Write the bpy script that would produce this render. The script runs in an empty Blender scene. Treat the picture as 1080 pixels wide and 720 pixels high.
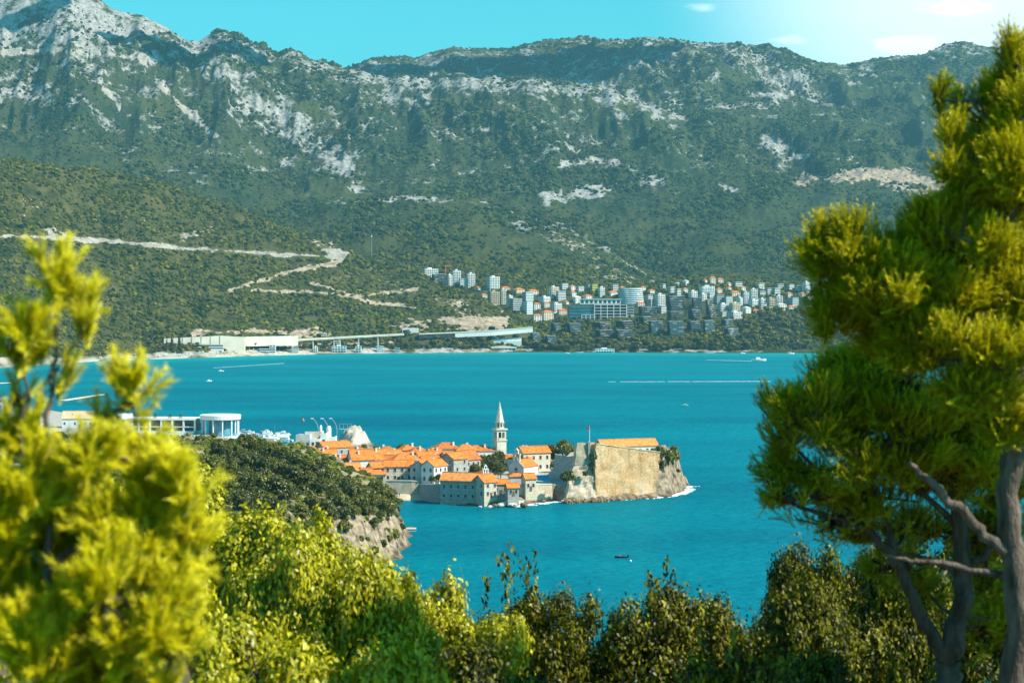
import bpy, math, random
import numpy as np
from mathutils import Vector, Matrix

# ------------------------------------------------------------------ camera, light, exposure
F = 2100.0          # focal length in photo pixels (1080 wide)
CAM_Z = 85.0        # eye height above the sea
HORIZON = 320.0     # photo row of the horizon
sc = bpy.context.scene
R = math.radians

cam_data = bpy.data.cameras.new('camera')
cam = bpy.data.objects.new('camera', cam_data)
sc.collection.objects.link(cam)
cam.location = (0, 0, CAM_Z)
cam.rotation_euler = (R(90), 0, 0)
cam_data.sensor_width = 36
cam_data.lens = 36 * F / 1080
cam_data.shift_y = -(360 - HORIZON) / 1080
cam_data.clip_start = 0.5
cam_data.clip_end = 60000
cam_data.dof.use_dof = True
cam_data.dof.focus_distance = 1400
cam_data.dof.aperture_fstop = 2.4
sc.camera = cam

SUN_AZ = (0.945, -0.33)      # horizontal direction towards the sun
SUN_EL = 43.0
sun_data = bpy.data.lights.new('sun', 'SUN')
sun_data.energy = 5.0
sun_data.angle = R(0.5)
sun_data.color = (1.0, 0.93, 0.82)
sun = bpy.data.objects.new('sun', sun_data)
sc.collection.objects.link(sun)
sv = Vector((SUN_AZ[0], SUN_AZ[1], 0)).normalized() * math.cos(R(SUN_EL)) + Vector((0, 0, math.sin(R(SUN_EL))))
sun.rotation_euler = sv.to_track_quat('Z', 'Y').to_euler()
sun.location = (300, -100, 400)

world = bpy.data.worlds.new('World')
sc.world = world
world.use_nodes = True
wn, wl = world.node_tree.nodes, world.node_tree.links
wn.clear()
w_out = wn.new('ShaderNodeOutputWorld')
w_bg = wn.new('ShaderNodeBackground')
w_bg.inputs['Strength'].default_value = 0.112
w_sky = wn.new('ShaderNodeTexSky')
w_sky.sky_type = 'NISHITA'
w_sky.sun_disc = False
w_sky.sun_elevation = R(SUN_EL)
w_sky.sun_rotation = math.atan2(sv.x, sv.y)
w_sky.altitude = 50
w_sky.air_density = 1.0
w_sky.dust_density = 0.6
w_sky.ozone_density = 2.0
w_tint = wn.new('ShaderNodeMix'); w_tint.data_type = 'RGBA'; w_tint.blend_type = 'MULTIPLY'
w_tint.inputs[0].default_value = 1.0
wl.new(w_sky.outputs[0], w_tint.inputs[6])
w_tint.inputs[7].default_value = (0.24, 1.16, 1.06, 1)
# thin bright cloud veil towards the right of the bay, and a few wisps
w_geo = wn.new('ShaderNodeTexCoord')
w_map = wn.new('ShaderNodeMapping'); w_map.inputs['Scale'].default_value = (9, 9, 34)
w_map.inputs['Location'].default_value = (0.0, 0.0, 0.0)
wl.new(w_geo.outputs['Generated'], w_map.inputs[0])
w_noise = wn.new('ShaderNodeTexNoise'); w_noise.inputs['Scale'].default_value = 1.0
w_noise.inputs['Detail'].default_value = 6; w_noise.inputs['Roughness'].default_value = 0.62
wl.new(w_map.outputs[0], w_noise.inputs['Vector'])
w_ramp = wn.new('ShaderNodeValToRGB')
w_ramp.color_ramp.elements[0].position = 0.60
w_ramp.color_ramp.elements[1].position = 0.80
wl.new(w_noise.outputs['Fac'], w_ramp.inputs[0])
w_dot = wn.new('ShaderNodeVectorMath'); w_dot.operation = 'DOT_PRODUCT'
gd = Vector((620 / F, 1.0, 420 / F)).normalized()
w_dot.inputs[1].default_value = gd
wl.new(w_geo.outputs['Generated'], w_dot.inputs[0])
w_mr = wn.new('ShaderNodeMapRange'); w_mr.interpolation_type = 'SMOOTHERSTEP'
w_mr.inputs[1].default_value = 0.974; w_mr.inputs[2].default_value = 0.9996
w_mr.inputs[3].default_value = 0.0; w_mr.inputs[4].default_value = 0.85
wl.new(w_dot.outputs['Value'], w_mr.inputs[0])
w_add = wn.new('ShaderNodeMath'); w_add.operation = 'ADD'; w_add.use_clamp = True
w_half = wn.new('ShaderNodeMath'); w_half.operation = 'MULTIPLY'; w_half.inputs[1].default_value = 0.55
wl.new(w_ramp.outputs[0], w_half.inputs[0])
wl.new(w_mr.outputs[0], w_add.inputs[1])
# three small fair weather wisps low over the ridge
w_sep = wn.new('ShaderNodeSeparateXYZ'); wl.new(w_geo.outputs['Generated'], w_sep.inputs[0])
def wm(op, a, b, clamp=False):
    q = wn.new('ShaderNodeMath'); q.operation = op; q.use_clamp = clamp
    for i_, v_ in enumerate((a, b)):
        if isinstance(v_, (int, float)): q.inputs[i_].default_value = v_
        else: wl.new(v_, q.inputs[i_])
    return q.outputs[0]
w_a, w_b = wm('DIVIDE', w_sep.outputs[0], w_sep.outputs[1]), wm('DIVIDE', w_sep.outputs[2], w_sep.outputs[1])
w_n2 = wn.new('ShaderNodeTexNoise'); w_n2.inputs['Scale'].default_value = 95; w_n2.inputs['Detail'].default_value = 5
w_m2 = wn.new('ShaderNodeMapping'); w_m2.inputs['Scale'].default_value = (0.6, 0.6, 1.6); wl.new(w_geo.outputs['Generated'], w_m2.inputs[0]); wl.new(w_m2.outputs[0], w_n2.inputs['Vector'])
w_sum = None
for cu, cy, ru, ry, st in ((958, 47, 52, 13, 1.0), (832, 43, 26, 8, .8), (738, 8, 24, 7, .42), (1010, 8, 60, 12, .9)):
    da = wm('DIVIDE', wm('SUBTRACT', w_a, (cu - 540) / F), ru / F); db = wm('DIVIDE', wm('SUBTRACT', w_b, (HORIZON - cy) / F), ry / F)
    e_ = wm('SUBTRACT', 1.0, wm('ADD', wm('MULTIPLY', da, da), wm('MULTIPLY', db, db)), True)
    e_ = wm('MULTIPLY', wm('MULTIPLY', wm('SUBTRACT', wm('ADD', wm('MULTIPLY', w_n2.outputs['Fac'], 2.4), wm('MULTIPLY', e_, .8)), 1.45), wm('MULTIPLY', e_, 1.3), True), st, True)
    w_sum = e_ if w_sum is None else wm('ADD', w_sum, e_)
wl.new(wm('MULTIPLY', w_sum, wm('GREATER_THAN', w_sep.outputs[1], 0.0)), w_add.inputs[0])
w_mix = wn.new('ShaderNodeMix'); w_mix.data_type = 'RGBA'
wl.new(w_add.outputs[0], w_mix.inputs[0])
wl.new(w_tint.outputs[2], w_mix.inputs[6])
w_mix.inputs[7].default_value = (8.5, 9.6, 9.8, 1)
wl.new(w_mix.outputs[2], w_bg.inputs['Color'])
wl.new(w_bg.outputs[0], w_out.inputs['Surface'])

sc.view_settings.view_transform = 'Standard'
sc.view_settings.look = 'None'
sc.view_settings.exposure = 0.66
sc.view_settings.gamma = 1.0
sc.view_settings.use_curve_mapping = False
sc.render.engine = 'CYCLES'
sc.cycles.use_denoising = True
sc.cycles.max_bounces = 6
sc.cycles.diffuse_bounces = 1
sc.cycles.glossy_bounces = 2
sc.cycles.transmission_bounces = 3
sc.cycles.transparent_max_bounces = 6
sc.cycles.volume_bounces = 0
sc.cycles.caustics_reflective = False
sc.cycles.caustics_refractive = False
sc.render.use_persistent_data = False

# ------------------------------------------------------------------ helpers
rng = np.random.default_rng(7)
random.seed(7)
LINK = sc.collection.objects.link


def X_of(u, Y):
    return (u - 540.0) / F * Y


def Z_of(py, Y):
    return CAM_Z - (py - HORIZON) / F * Y


def Y_of(py, z):
    return (CAM_Z - z) * F / (py - HORIZON)


def P3(u, py, Y):
    return Vector((X_of(u, Y), Y, Z_of(py, Y)))


def tag(o, label=None, cat=None, group=None, kind=None):
    if label: o['label'] = label
    if cat: o['category'] = cat
    if group: o['group'] = group
    if kind: o['kind'] = kind
    return o


def empty(name, loc=(0, 0, 0), rz=0.0, label=None, cat=None, group=None):
    o = bpy.data.objects.new(name, None)
    LINK(o)
    o.location = loc
    o.rotation_euler = (0, 0, rz)
    o.empty_display_size = 1
    return tag(o, label, cat, group)


def copy_tree(o, parent=None, kids=None):
    if kids is None:
        kids = {}
        for q in bpy.data.objects:
            if q.parent: kids.setdefault(q.parent.name, []).append(q)
    c = o.copy()
    LINK(c)
    if parent is not None: c.parent = parent
    for ch in kids.get(o.name, []):
        copy_tree(ch, c, kids)
    return c


class MB:
    """collects boxes, prisms and tubes and links them as one mesh"""
    def __init__(s):
        s.v, s.f, s.m = [], [], []

    def add(s, verts, faces, mi=0):
        n = len(s.v)
        s.v += [tuple(p) for p in verts]
        s.f += [tuple(i + n for i in f) for f in faces]
        s.m += [mi] * len(faces)
        return s

    def box(s, x0, x1, y0, y1, z0, z1, mi=0):
        v = [(x0, y0, z0), (x1, y0, z0), (x1, y1, z0), (x0, y1, z0), (x0, y0, z1), (x1, y0, z1), (x1, y1, z1), (x0, y1, z1)]
        f = [(0, 3, 2, 1), (4, 5, 6, 7), (0, 1, 5, 4), (1, 2, 6, 5), (2, 3, 7, 6), (3, 0, 4, 7)]
        return s.add(v, f, mi)

    def hexa(s, bottom, top, mi=0):
        n = len(bottom)
        f = [tuple(range(n))[::-1], tuple(range(n, 2 * n))]
        for i in range(n):
            j = (i + 1) % n
            f.append((i, j, n + j, n + i))
        return s.add(list(bottom) + list(top), f, mi)

    def lathe(s, prof, n=12, cx=0, cy=0, mi=0, a0=0.0):
        v, f = [], []
        for (r, z) in prof:
            for k in range(n):
                a = a0 + 2 * math.pi * k / n
                v.append((cx + r * math.cos(a), cy + r * math.sin(a), z))
        for i in range(len(prof) - 1):
            for k in range(n):
                k2 = (k + 1) % n
                f.append((i * n + k, i * n + k2, (i + 1) * n + k2, (i + 1) * n + k))
        f.append(tuple(range(n))[::-1])
        f.append(tuple((len(prof) - 1) * n + k for k in range(n)))
        return s.add(v, f, mi)

    def tube(s, pts, radii, n=7, mi=0):
        pts = [Vector(p) for p in pts]
        v, f = [], []
        for i, p in enumerate(pts):
            a = pts[max(i - 1, 0)]; b = pts[min(i + 1, len(pts) - 1)]
            d = (b - a).normalized()
            ref = Vector((1, 0, 0)) if abs(d.z) > 0.8 else Vector((0, 0, 1))
            x = d.cross(ref).normalized(); y = d.cross(x).normalized()
            for k in range(n):
                an = 2 * math.pi * k / n
                v.append(p + (x * math.cos(an) + y * math.sin(an)) * radii[i])
        for i in range(len(pts) - 1):
            for k in range(n):
                k2 = (k + 1) % n
                f.append((i * n + k, i * n + k2, (i + 1) * n + k2, (i + 1) * n + k))
        f.append(tuple(range(n)))
        f.append(tuple((len(pts) - 1) * n + k for k in range(n))[::-1])
        return s.add(v, f, mi)

    def mesh(s, name, mats, smooth=False):
        me = bpy.data.meshes.new(name)
        me.from_pydata(s.v, [], s.f)
        for m in (mats if isinstance(mats, (list, tuple)) else [mats]):
            me.materials.append(m)
        if any(s.m): me.polygons.foreach_set('material_index', s.m)
        if smooth: me.polygons.foreach_set('use_smooth', [True] * len(s.f))
        me.update()
        return me

    def build(s, name, mats, parent=None, smooth=False):
        return mesh_obj(name, s.mesh(name, mats, smooth), parent)


def mesh_obj(name, me, parent=None):
    o = bpy.data.objects.new(name, me)
    LINK(o)
    if parent is not None: o.parent = parent
    return o


def np_mesh(name, verts, faces, mat, smooth=False, attrs=None, face_attrs=None):
    """verts (N,3), faces (M,k) of one size"""
    verts = np.asarray(verts, np.float32); faces = np.asarray(faces, np.int32)
    me = bpy.data.meshes.new(name)
    me.vertices.add(len(verts)); me.vertices.foreach_set('co', verts.ravel())
    k = faces.shape[1]
    me.loops.add(faces.size); me.loops.foreach_set('vertex_index', faces.ravel())
    me.polygons.add(len(faces))
    me.polygons.foreach_set('loop_start', np.arange(0, faces.size, k, dtype=np.int32))
    me.polygons.foreach_set('loop_total', np.full(len(faces), k, np.int32))
    if smooth: me.polygons.foreach_set('use_smooth', np.ones(len(faces), bool))
    for nm, arr in (attrs or {}).items():
        me.attributes.new(nm, 'FLOAT', 'POINT').data.foreach_set('value', np.asarray(arr, np.float32).ravel())
    for nm, arr in (face_attrs or {}).items():
        me.attributes.new(nm, 'FLOAT', 'FACE').data.foreach_set('value', np.asarray(arr, np.float32).ravel())
    if mat: me.materials.append(mat)
    me.update(calc_edges=True)
    return me


def _hash(ix, iy, seed):
    h = (ix.astype(np.int64) * 374761393 + iy.astype(np.int64) * 668265263 + seed * 974634777) & 0x7fffffff
    h = ((h ^ (h >> 13)) * 1274126177) & 0x7fffffff
    h = h ^ (h >> 16)
    return (h & 0xffff) / 65535.0


def vnoise(x, y, seed=0):
    x = np.asarray(x, float); y = np.asarray(y, float)
    ix = np.floor(x); iy = np.floor(y)
    fx = x - ix; fy = y - iy
    fx = fx * fx * fx * (fx * (fx * 6 - 15) + 10); fy = fy * fy * fy * (fy * (fy * 6 - 15) + 10)
    a = _hash(ix, iy, seed); b = _hash(ix + 1, iy, seed); c = _hash(ix, iy + 1, seed); d = _hash(ix + 1, iy + 1, seed)
    return (a + (b - a) * fx) * (1 - fy) + (c + (d - c) * fx) * fy


def fbm(x, y, octaves=5, seed=0, gain=0.5, ridged=False):
    s, amp, tot = 0, 1.0, 0
    for o in range(octaves):
        n = vnoise(x * 2 ** o + 17.3 * o, y * 2 ** o - 9.1 * o, seed + o)
        if ridged: n = 1 - np.abs(2 * n - 1)
        s = s + n * amp; tot += amp; amp *= gain
    return s / tot


def sstep(a, b, x):
    t = np.clip((x - a) / (b - a), 0, 1)
    return t * t * (3 - 2 * t)


# ------------------------------------------------------------------ materials
def new_mat(name):
    m = bpy.data.materials.new(name)
    m.use_nodes = True
    nt = m.node_tree
    b = nt.nodes['Principled BSDF']
    b.inputs['Specular IOR Level'].default_value = 0.25
    return m, nt.nodes, nt.links, b


def lin(c):
    return tuple(c) + (1,) if len(c) == 3 else c


def mat_mottled(name, c1, c2, scale=0.4, rough=0.85, bump=0.0, detail=5, lo=0.35, hi=0.65, spec=0.2, stretch=None, bscale=None):
    m, n, l, b = new_mat(name)
    tc = n.new('ShaderNodeTexCoord')
    src = tc.outputs['Object']
    if stretch:
        mp = n.new('ShaderNodeMapping'); mp.inputs['Scale'].default_value = stretch
        l.new(src, mp.inputs[0]); src = mp.outputs[0]
    oi = n.new('ShaderNodeObjectInfo')
    nz = n.new('ShaderNodeTexNoise'); nz.noise_dimensions = '4D'
    nz.inputs['Scale'].default_value = scale; nz.inputs['Detail'].default_value = detail
    mu = n.new('ShaderNodeMath'); mu.operation = 'MULTIPLY'; mu.inputs[1].default_value = 37
    l.new(oi.outputs['Random'], mu.inputs[0]); l.new(mu.outputs[0], nz.inputs['W'])
    l.new(src, nz.inputs['Vector'])
    cr = n.new('ShaderNodeValToRGB')
    cr.color_ramp.elements[0].position = lo; cr.color_ramp.elements[0].color = lin(c1)
    cr.color_ramp.elements[1].position = hi; cr.color_ramp.elements[1].color = lin(c2)
    l.new(nz.outputs['Fac'], cr.inputs[0]); l.new(cr.outputs[0], b.inputs['Base Color'])
    b.inputs['Roughness'].default_value = rough
    b.inputs['Specular IOR Level'].default_value = spec
    if bump:
        bn = n.new('ShaderNodeTexNoise'); bn.inputs['Scale'].default_value = bscale or scale * 4; bn.inputs['Detail'].default_value = 4
        l.new(src, bn.inputs['Vector'])
        bp = n.new('ShaderNodeBump'); bp.inputs['Strength'].default_value = 0.8; bp.inputs['Distance'].default_value = bump
        l.new(bn.outputs['Fac'], bp.inputs['Height']); l.new(bp.outputs[0], b.inputs['Normal'])
    return m


def mat_leaf(name, dark, light, trans=0.4, tint=(1.0, 1.0, 0.6), gloss=0.04, objvar=0.0, lo=0.0):
    m, n, l, b = new_mat(name)
    n.remove(b)
    out = n['Material Output']
    at = n.new('ShaderNodeAttribute'); at.attribute_name = 'var'
    fac = at.outputs['Fac']
    if objvar:
        oi = n.new('ShaderNodeObjectInfo')
        mr = n.new('ShaderNodeMapRange'); mr.inputs[3].default_value = -objvar; mr.inputs[4].default_value = objvar
        l.new(oi.outputs['Random'], mr.inputs[0])
        ad = n.new('ShaderNodeMath'); ad.operation = 'ADD'; ad.use_clamp = True
        l.new(fac, ad.inputs[0]); l.new(mr.outputs[0], ad.inputs[1]); fac = ad.outputs[0]
    cr = n.new('ShaderNodeValToRGB')
    cr.color_ramp.elements[0].position = lo; cr.color_ramp.elements[0].color = lin(dark); cr.color_ramp.elements[1].color = lin(light)
    l.new(fac, cr.inputs[0])
    d = n.new('ShaderNodeBsdfDiffuse'); l.new(cr.outputs[0], d.inputs['Color'])
    t = n.new('ShaderNodeBsdfTranslucent')
    mx = n.new('ShaderNodeMix'); mx.data_type = 'RGBA'; mx.blend_type = 'MULTIPLY'; mx.inputs[0].default_value = 1
    l.new(cr.outputs[0], mx.inputs[6]); mx.inputs[7].default_value = lin(tint); l.new(mx.outputs[2], t.inputs['Color'])
    ms = n.new('ShaderNodeMixShader'); ms.inputs[0].default_value = trans
    l.new(d.outputs[0], ms.inputs[1]); l.new(t.outputs[0], ms.inputs[2])
    g = n.new('ShaderNodeBsdfGlossy'); g.inputs['Roughness'].default_value = 0.45; g.inputs['Color'].default_value = (1, 1, 0.9, 1)
    m2 = n.new('ShaderNodeMixShader'); m2.inputs[0].default_value = gloss
    l.new(ms.outputs[0], m2.inputs[1]); l.new(g.outputs[0], m2.inputs[2])
    l.new(m2.outputs[0], out.inputs['Surface'])
    return m


def mat_glass(name, col, rough=0.12, spec=0.6):
    m = mat_mottled(name, col, tuple(c * 1.8 for c in col), scale=0.25, rough=rough, spec=spec)
    return m


M = {}
M['plaster_white'] = mat_mottled('plaster_white', (0.74, 0.71, 0.66), (0.86, 0.84, 0.80), 0.35, bump=0.02)
M['plaster_cream'] = mat_mottled('plaster_cream', (0.62, 0.53, 0.40), (0.76, 0.68, 0.55), 0.3, bump=0.02)
M['plaster_tan'] = mat_mottled('plaster_tan', (0.48, 0.36, 0.24), (0.60, 0.47, 0.33), 0.3, bump=0.02)
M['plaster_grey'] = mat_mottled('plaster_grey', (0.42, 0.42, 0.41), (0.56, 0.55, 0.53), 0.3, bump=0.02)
M['stone_house'] = mat_mottled('stone_house', (0.42, 0.34, 0.25), (0.72, 0.63, 0.50), 0.9, bump=0.08, lo=0.3, hi=0.7, stretch=(1, 1, 2))
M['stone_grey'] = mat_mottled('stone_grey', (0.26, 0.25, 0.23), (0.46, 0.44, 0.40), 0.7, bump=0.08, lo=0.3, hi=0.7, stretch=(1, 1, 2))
M['stone_wall'] = mat_mottled('stone_wall', (0.36, 0.28, 0.19), (0.66, 0.55, 0.41), 0.35, bump=0.15, lo=0.3, hi=0.68)
M['fort_gold'] = mat_mottled('fort_gold', (0.36, 0.20, 0.075), (0.58, 0.36, 0.16), 0.2, bump=0.12, lo=0.28, hi=0.7, detail=9, stretch=(1, 1, 0.7), bscale=0.9)
M['fort_pale'] = mat_mottled('fort_pale', (0.34, 0.26, 0.17), (0.60, 0.50, 0.38), 0.22, bump=0.2, lo=0.3, hi=0.7, detail=9, bscale=0.7)
M['tower_stone'] = mat_mottled('tower_stone', (0.55, 0.48, 0.38), (0.72, 0.66, 0.56), 0.5, bump=0.04)
M['roof_tile'] = mat_mottled('roof_tile', (0.46, 0.115, 0.020), (0.84, 0.27, 0.055), 0.9, bump=0.05, lo=0.3, hi=0.7, detail=8, bscale=3)
M['roof_rust'] = mat_mottled('roof_rust', (0.34, 0.085, 0.022), (0.70, 0.21, 0.055), 0.9, bump=0.05, lo=0.3, hi=0.7, detail=8, bscale=3)
M['roof_pale'] = mat_mottled('roof_pale', (0.60, 0.19, 0.045), (0.86, 0.33, 0.09), 0.8, bump=0.05, detail=8, bscale=3)
M['roof_sand'] = mat_mottled('roof_sand', (0.58, 0.38, 0.22), (0.70, 0.50, 0.31), 0.3, bump=0.03)
M['roof_grey'] = mat_mottled('roof_grey', (0.45, 0.44, 0.42), (0.6, 0.58, 0.55), 0.2)
M['white_paint'] = mat_mottled('white_paint', (0.74, 0.74, 0.72), (0.84, 0.84, 0.82), 0.5, rough=0.5)
M['concrete'] = mat_mottled('concrete', (0.46, 0.43, 0.38), (0.62, 0.59, 0.53), 0.12, bump=0.03)
M['concrete_pale'] = mat_mottled('concrete_pale', (0.64, 0.56, 0.44), (0.76, 0.69, 0.57), 0.06, bump=0.03)
M['glass_dark'] = mat_glass('glass_dark', (0.02, 0.03, 0.035))
M['glass_teal'] = mat_glass('glass_teal', (0.03, 0.12, 0.15))
M['glass_blue'] = mat_glass('glass_blue', (0.10, 0.24, 0.30))
M['dark_cladding'] = mat_mottled('dark_cladding', (0.020, 0.028, 0.032), (0.05, 0.058, 0.06), 0.15, rough=0.6)
M['slab_edge'] = mat_mottled('slab_edge', (0.30, 0.30, 0.29), (0.42, 0.41, 0.40), 0.2)
M['teal_cloth'] = mat_mottled('teal_cloth', (0.0, 0.30, 0.48), (0.01, 0.40, 0.60), 0.6)
M['blue_cloth'] = mat_mottled('blue_cloth', (0.01, 0.30, 0.5), (0.03, 0.45, 0.65), 0.6)
M['yellow_paint'] = mat_mottled('yellow_paint', (0.55, 0.50, 0.02), (0.68, 0.62, 0.04), 0.3)
M['orange_paint'] = mat_mottled('orange_paint', (0.62, 0.13, 0.02), (0.75, 0.2, 0.03), 0.5)
M['red_cloth'] = mat_mottled('red_cloth', (0.45, 0.04, 0.02), (0.6, 0.08, 0.02), 0.5)
M['metal_grey'] = mat_mottled('metal_grey', (0.22, 0.24, 0.26), (0.36, 0.38, 0.4), 0.5, rough=0.5)
M['boat_dark'] = mat_mottled('boat_dark', (0.012, 0.018, 0.03), (0.03, 0.04, 0.06), 0.8, rough=0.5)
M['wood_brown'] = mat_mottled('wood_brown', (0.12, 0.07, 0.04), (0.22, 0.14, 0.08), 0.8)
M['bark'] = mat_mottled('bark', (0.03, 0.022, 0.017), (0.15, 0.11, 0.085), 8, bump=0.05, lo=0.3, hi=0.7, stretch=(1, 1, 0.35), detail=8)
M['bark_pale'] = mat_mottled('bark_pale', (0.04, 0.028, 0.022), (0.22, 0.17, 0.135), 7, bump=0.06, lo=0.3, hi=0.7, stretch=(1, 1, 0.3), detail=8)
M['skin'] = mat_mottled('skin', (0.50, 0.30, 0.20), (0.58, 0.36, 0.26), 3)
M['cloth_dark'] = mat_mottled('cloth_dark', (0.05, 0.06, 0.09), (0.1, 0.1, 0.14), 3)
M['sand'] = mat_mottled('sand', (0.52, 0.42, 0.30), (0.68, 0.58, 0.44), 0.15, bump=0.05)
M['rock_pale'] = mat_mottled('rock_pale', (0.42, 0.36, 0.28), (0.78, 0.72, 0.62), 0.28, bump=0.5, lo=0.32, hi=0.58, detail=9, bscale=0.5)
M['rock_shore'] = mat_mottled('rock_shore', (0.07, 0.045, 0.028), (0.34, 0.23, 0.14), 0.35, bump=0.4, lo=0.3, hi=0.65, detail=9, bscale=0.6)
M['foam'] = mat_mottled('foam', (0.72, 0.78, 0.78), (0.86, 0.88, 0.88), 0.5)
M['needle_near'] = mat_leaf('needle_near', (0.50, 0.45, 0.004), (0.94, 0.82, 0.006), 0.30, tint=(1.0, 1.0, 0.4), gloss=0.03)
M['needle'] = mat_leaf('needle', (0.22, 0.215, 0.004), (0.88, 0.76, 0.006), 0.22, tint=(1.0, 1.0, 0.4), gloss=0.025)
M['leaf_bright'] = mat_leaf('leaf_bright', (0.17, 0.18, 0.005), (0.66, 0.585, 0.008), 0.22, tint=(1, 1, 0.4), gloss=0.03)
M['leaf_olive_shade'] = mat_leaf('leaf_olive_shade', lo=0.3, dark=(0.018, 0.024, 0.003), light=(0.34, 0.31, 0.006), trans=0.15, tint=(1, 1, 0.4), gloss=0.02)  # olive leaves, mix biased dark to stand in for shade on these bushes
M['leaf_mid'] = mat_leaf('leaf_mid', (0.030, 0.045, 0.008), (0.21, 0.20, 0.016), 0.25, tint=(1, 1, 0.5), objvar=0.25)
M['leaf_far'] = mat_leaf('leaf_far', (0.030, 0.042, 0.010), (0.30, 0.25, 0.025), 0.2, tint=(1, 1, 0.5), objvar=0.25)
M['leaf_cypress'] = mat_leaf('leaf_cypress', (0.015, 0.03, 0.012), (0.05, 0.07, 0.02), 0.15, objvar=0.15)


def mat_fort_wall():
    m, n, l, b = new_mat('fort_wall')
    tc = n.new('ShaderNodeTexCoord'); P = tc.outputs['Object']
    def noise(scale, det, st=None, rough=0.6):
        q = n.new('ShaderNodeTexNoise'); q.inputs['Scale'].default_value = scale; q.inputs['Detail'].default_value = det; q.inputs['Roughness'].default_value = rough
        if st:
            mp = n.new('ShaderNodeMapping'); mp.inputs['Scale'].default_value = st; l.new(P, mp.inputs[0]); l.new(mp.outputs[0], q.inputs['Vector'])
        else: l.new(P, q.inputs['Vector'])
        return q.outputs['Fac']
    def ramp(src, p0, c0, p1, c1):
        r = n.new('ShaderNodeValToRGB'); r.color_ramp.elements[0].position = p0; r.color_ramp.elements[1].position = p1
        r.color_ramp.elements[0].color = lin(c0); r.color_ramp.elements[1].color = lin(c1); l.new(src, r.inputs[0]); return r.outputs[0]
    def mix(f, a, c, mode='MIX'):
        x = n.new('ShaderNodeMix'); x.data_type = 'RGBA'; x.blend_type = mode
        if isinstance(f, float): x.inputs[0].default_value = f
        else: l.new(f, x.inputs[0])
        l.new(a, x.inputs[6]); l.new(c, x.inputs[7]); return x.outputs[2]
    base = ramp(noise(0.12, 8), 0.34, (0.56, 0.33, 0.14), 0.66, (0.78, 0.56, 0.33))
    stone = ramp(noise(1.1, 6, (1, 1, 1.6), 0.7), 0.32, (0.45, 0.42, 0.38), 0.62, (1, 1, 1))
    col = mix(0.75, base, stone, 'MULTIPLY')
    streak = ramp(noise(0.6, 5, (1, 1, 0.07)), 0.50, (1, 1, 1), 0.72, (0.55, 0.50, 0.45))
    col = mix(0.8, col, streak, 'MULTIPLY')
    pale = ramp(noise(0.07, 5), 0.52, (0, 0, 0), 0.66, (1, 1, 1))
    col = mix(pale, col, ramp(noise(0.8, 6), 0.3, (0.46, 0.36, 0.25), 0.7, (0.66, 0.56, 0.43)))
    l.new(col, b.inputs['Base Color']); b.inputs['Roughness'].default_value = 0.92
    bp = n.new('ShaderNodeBump'); bp.inputs['Strength'].default_value = 0.9; bp.inputs['Distance'].default_value = 0.22
    l.new(noise(1.1, 6, (1, 1, 1.6), 0.7), bp.inputs['Height']); l.new(bp.outputs[0], b.inputs['Normal'])
    return m


M['fort_wall'] = mat_fort_wall()
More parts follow.
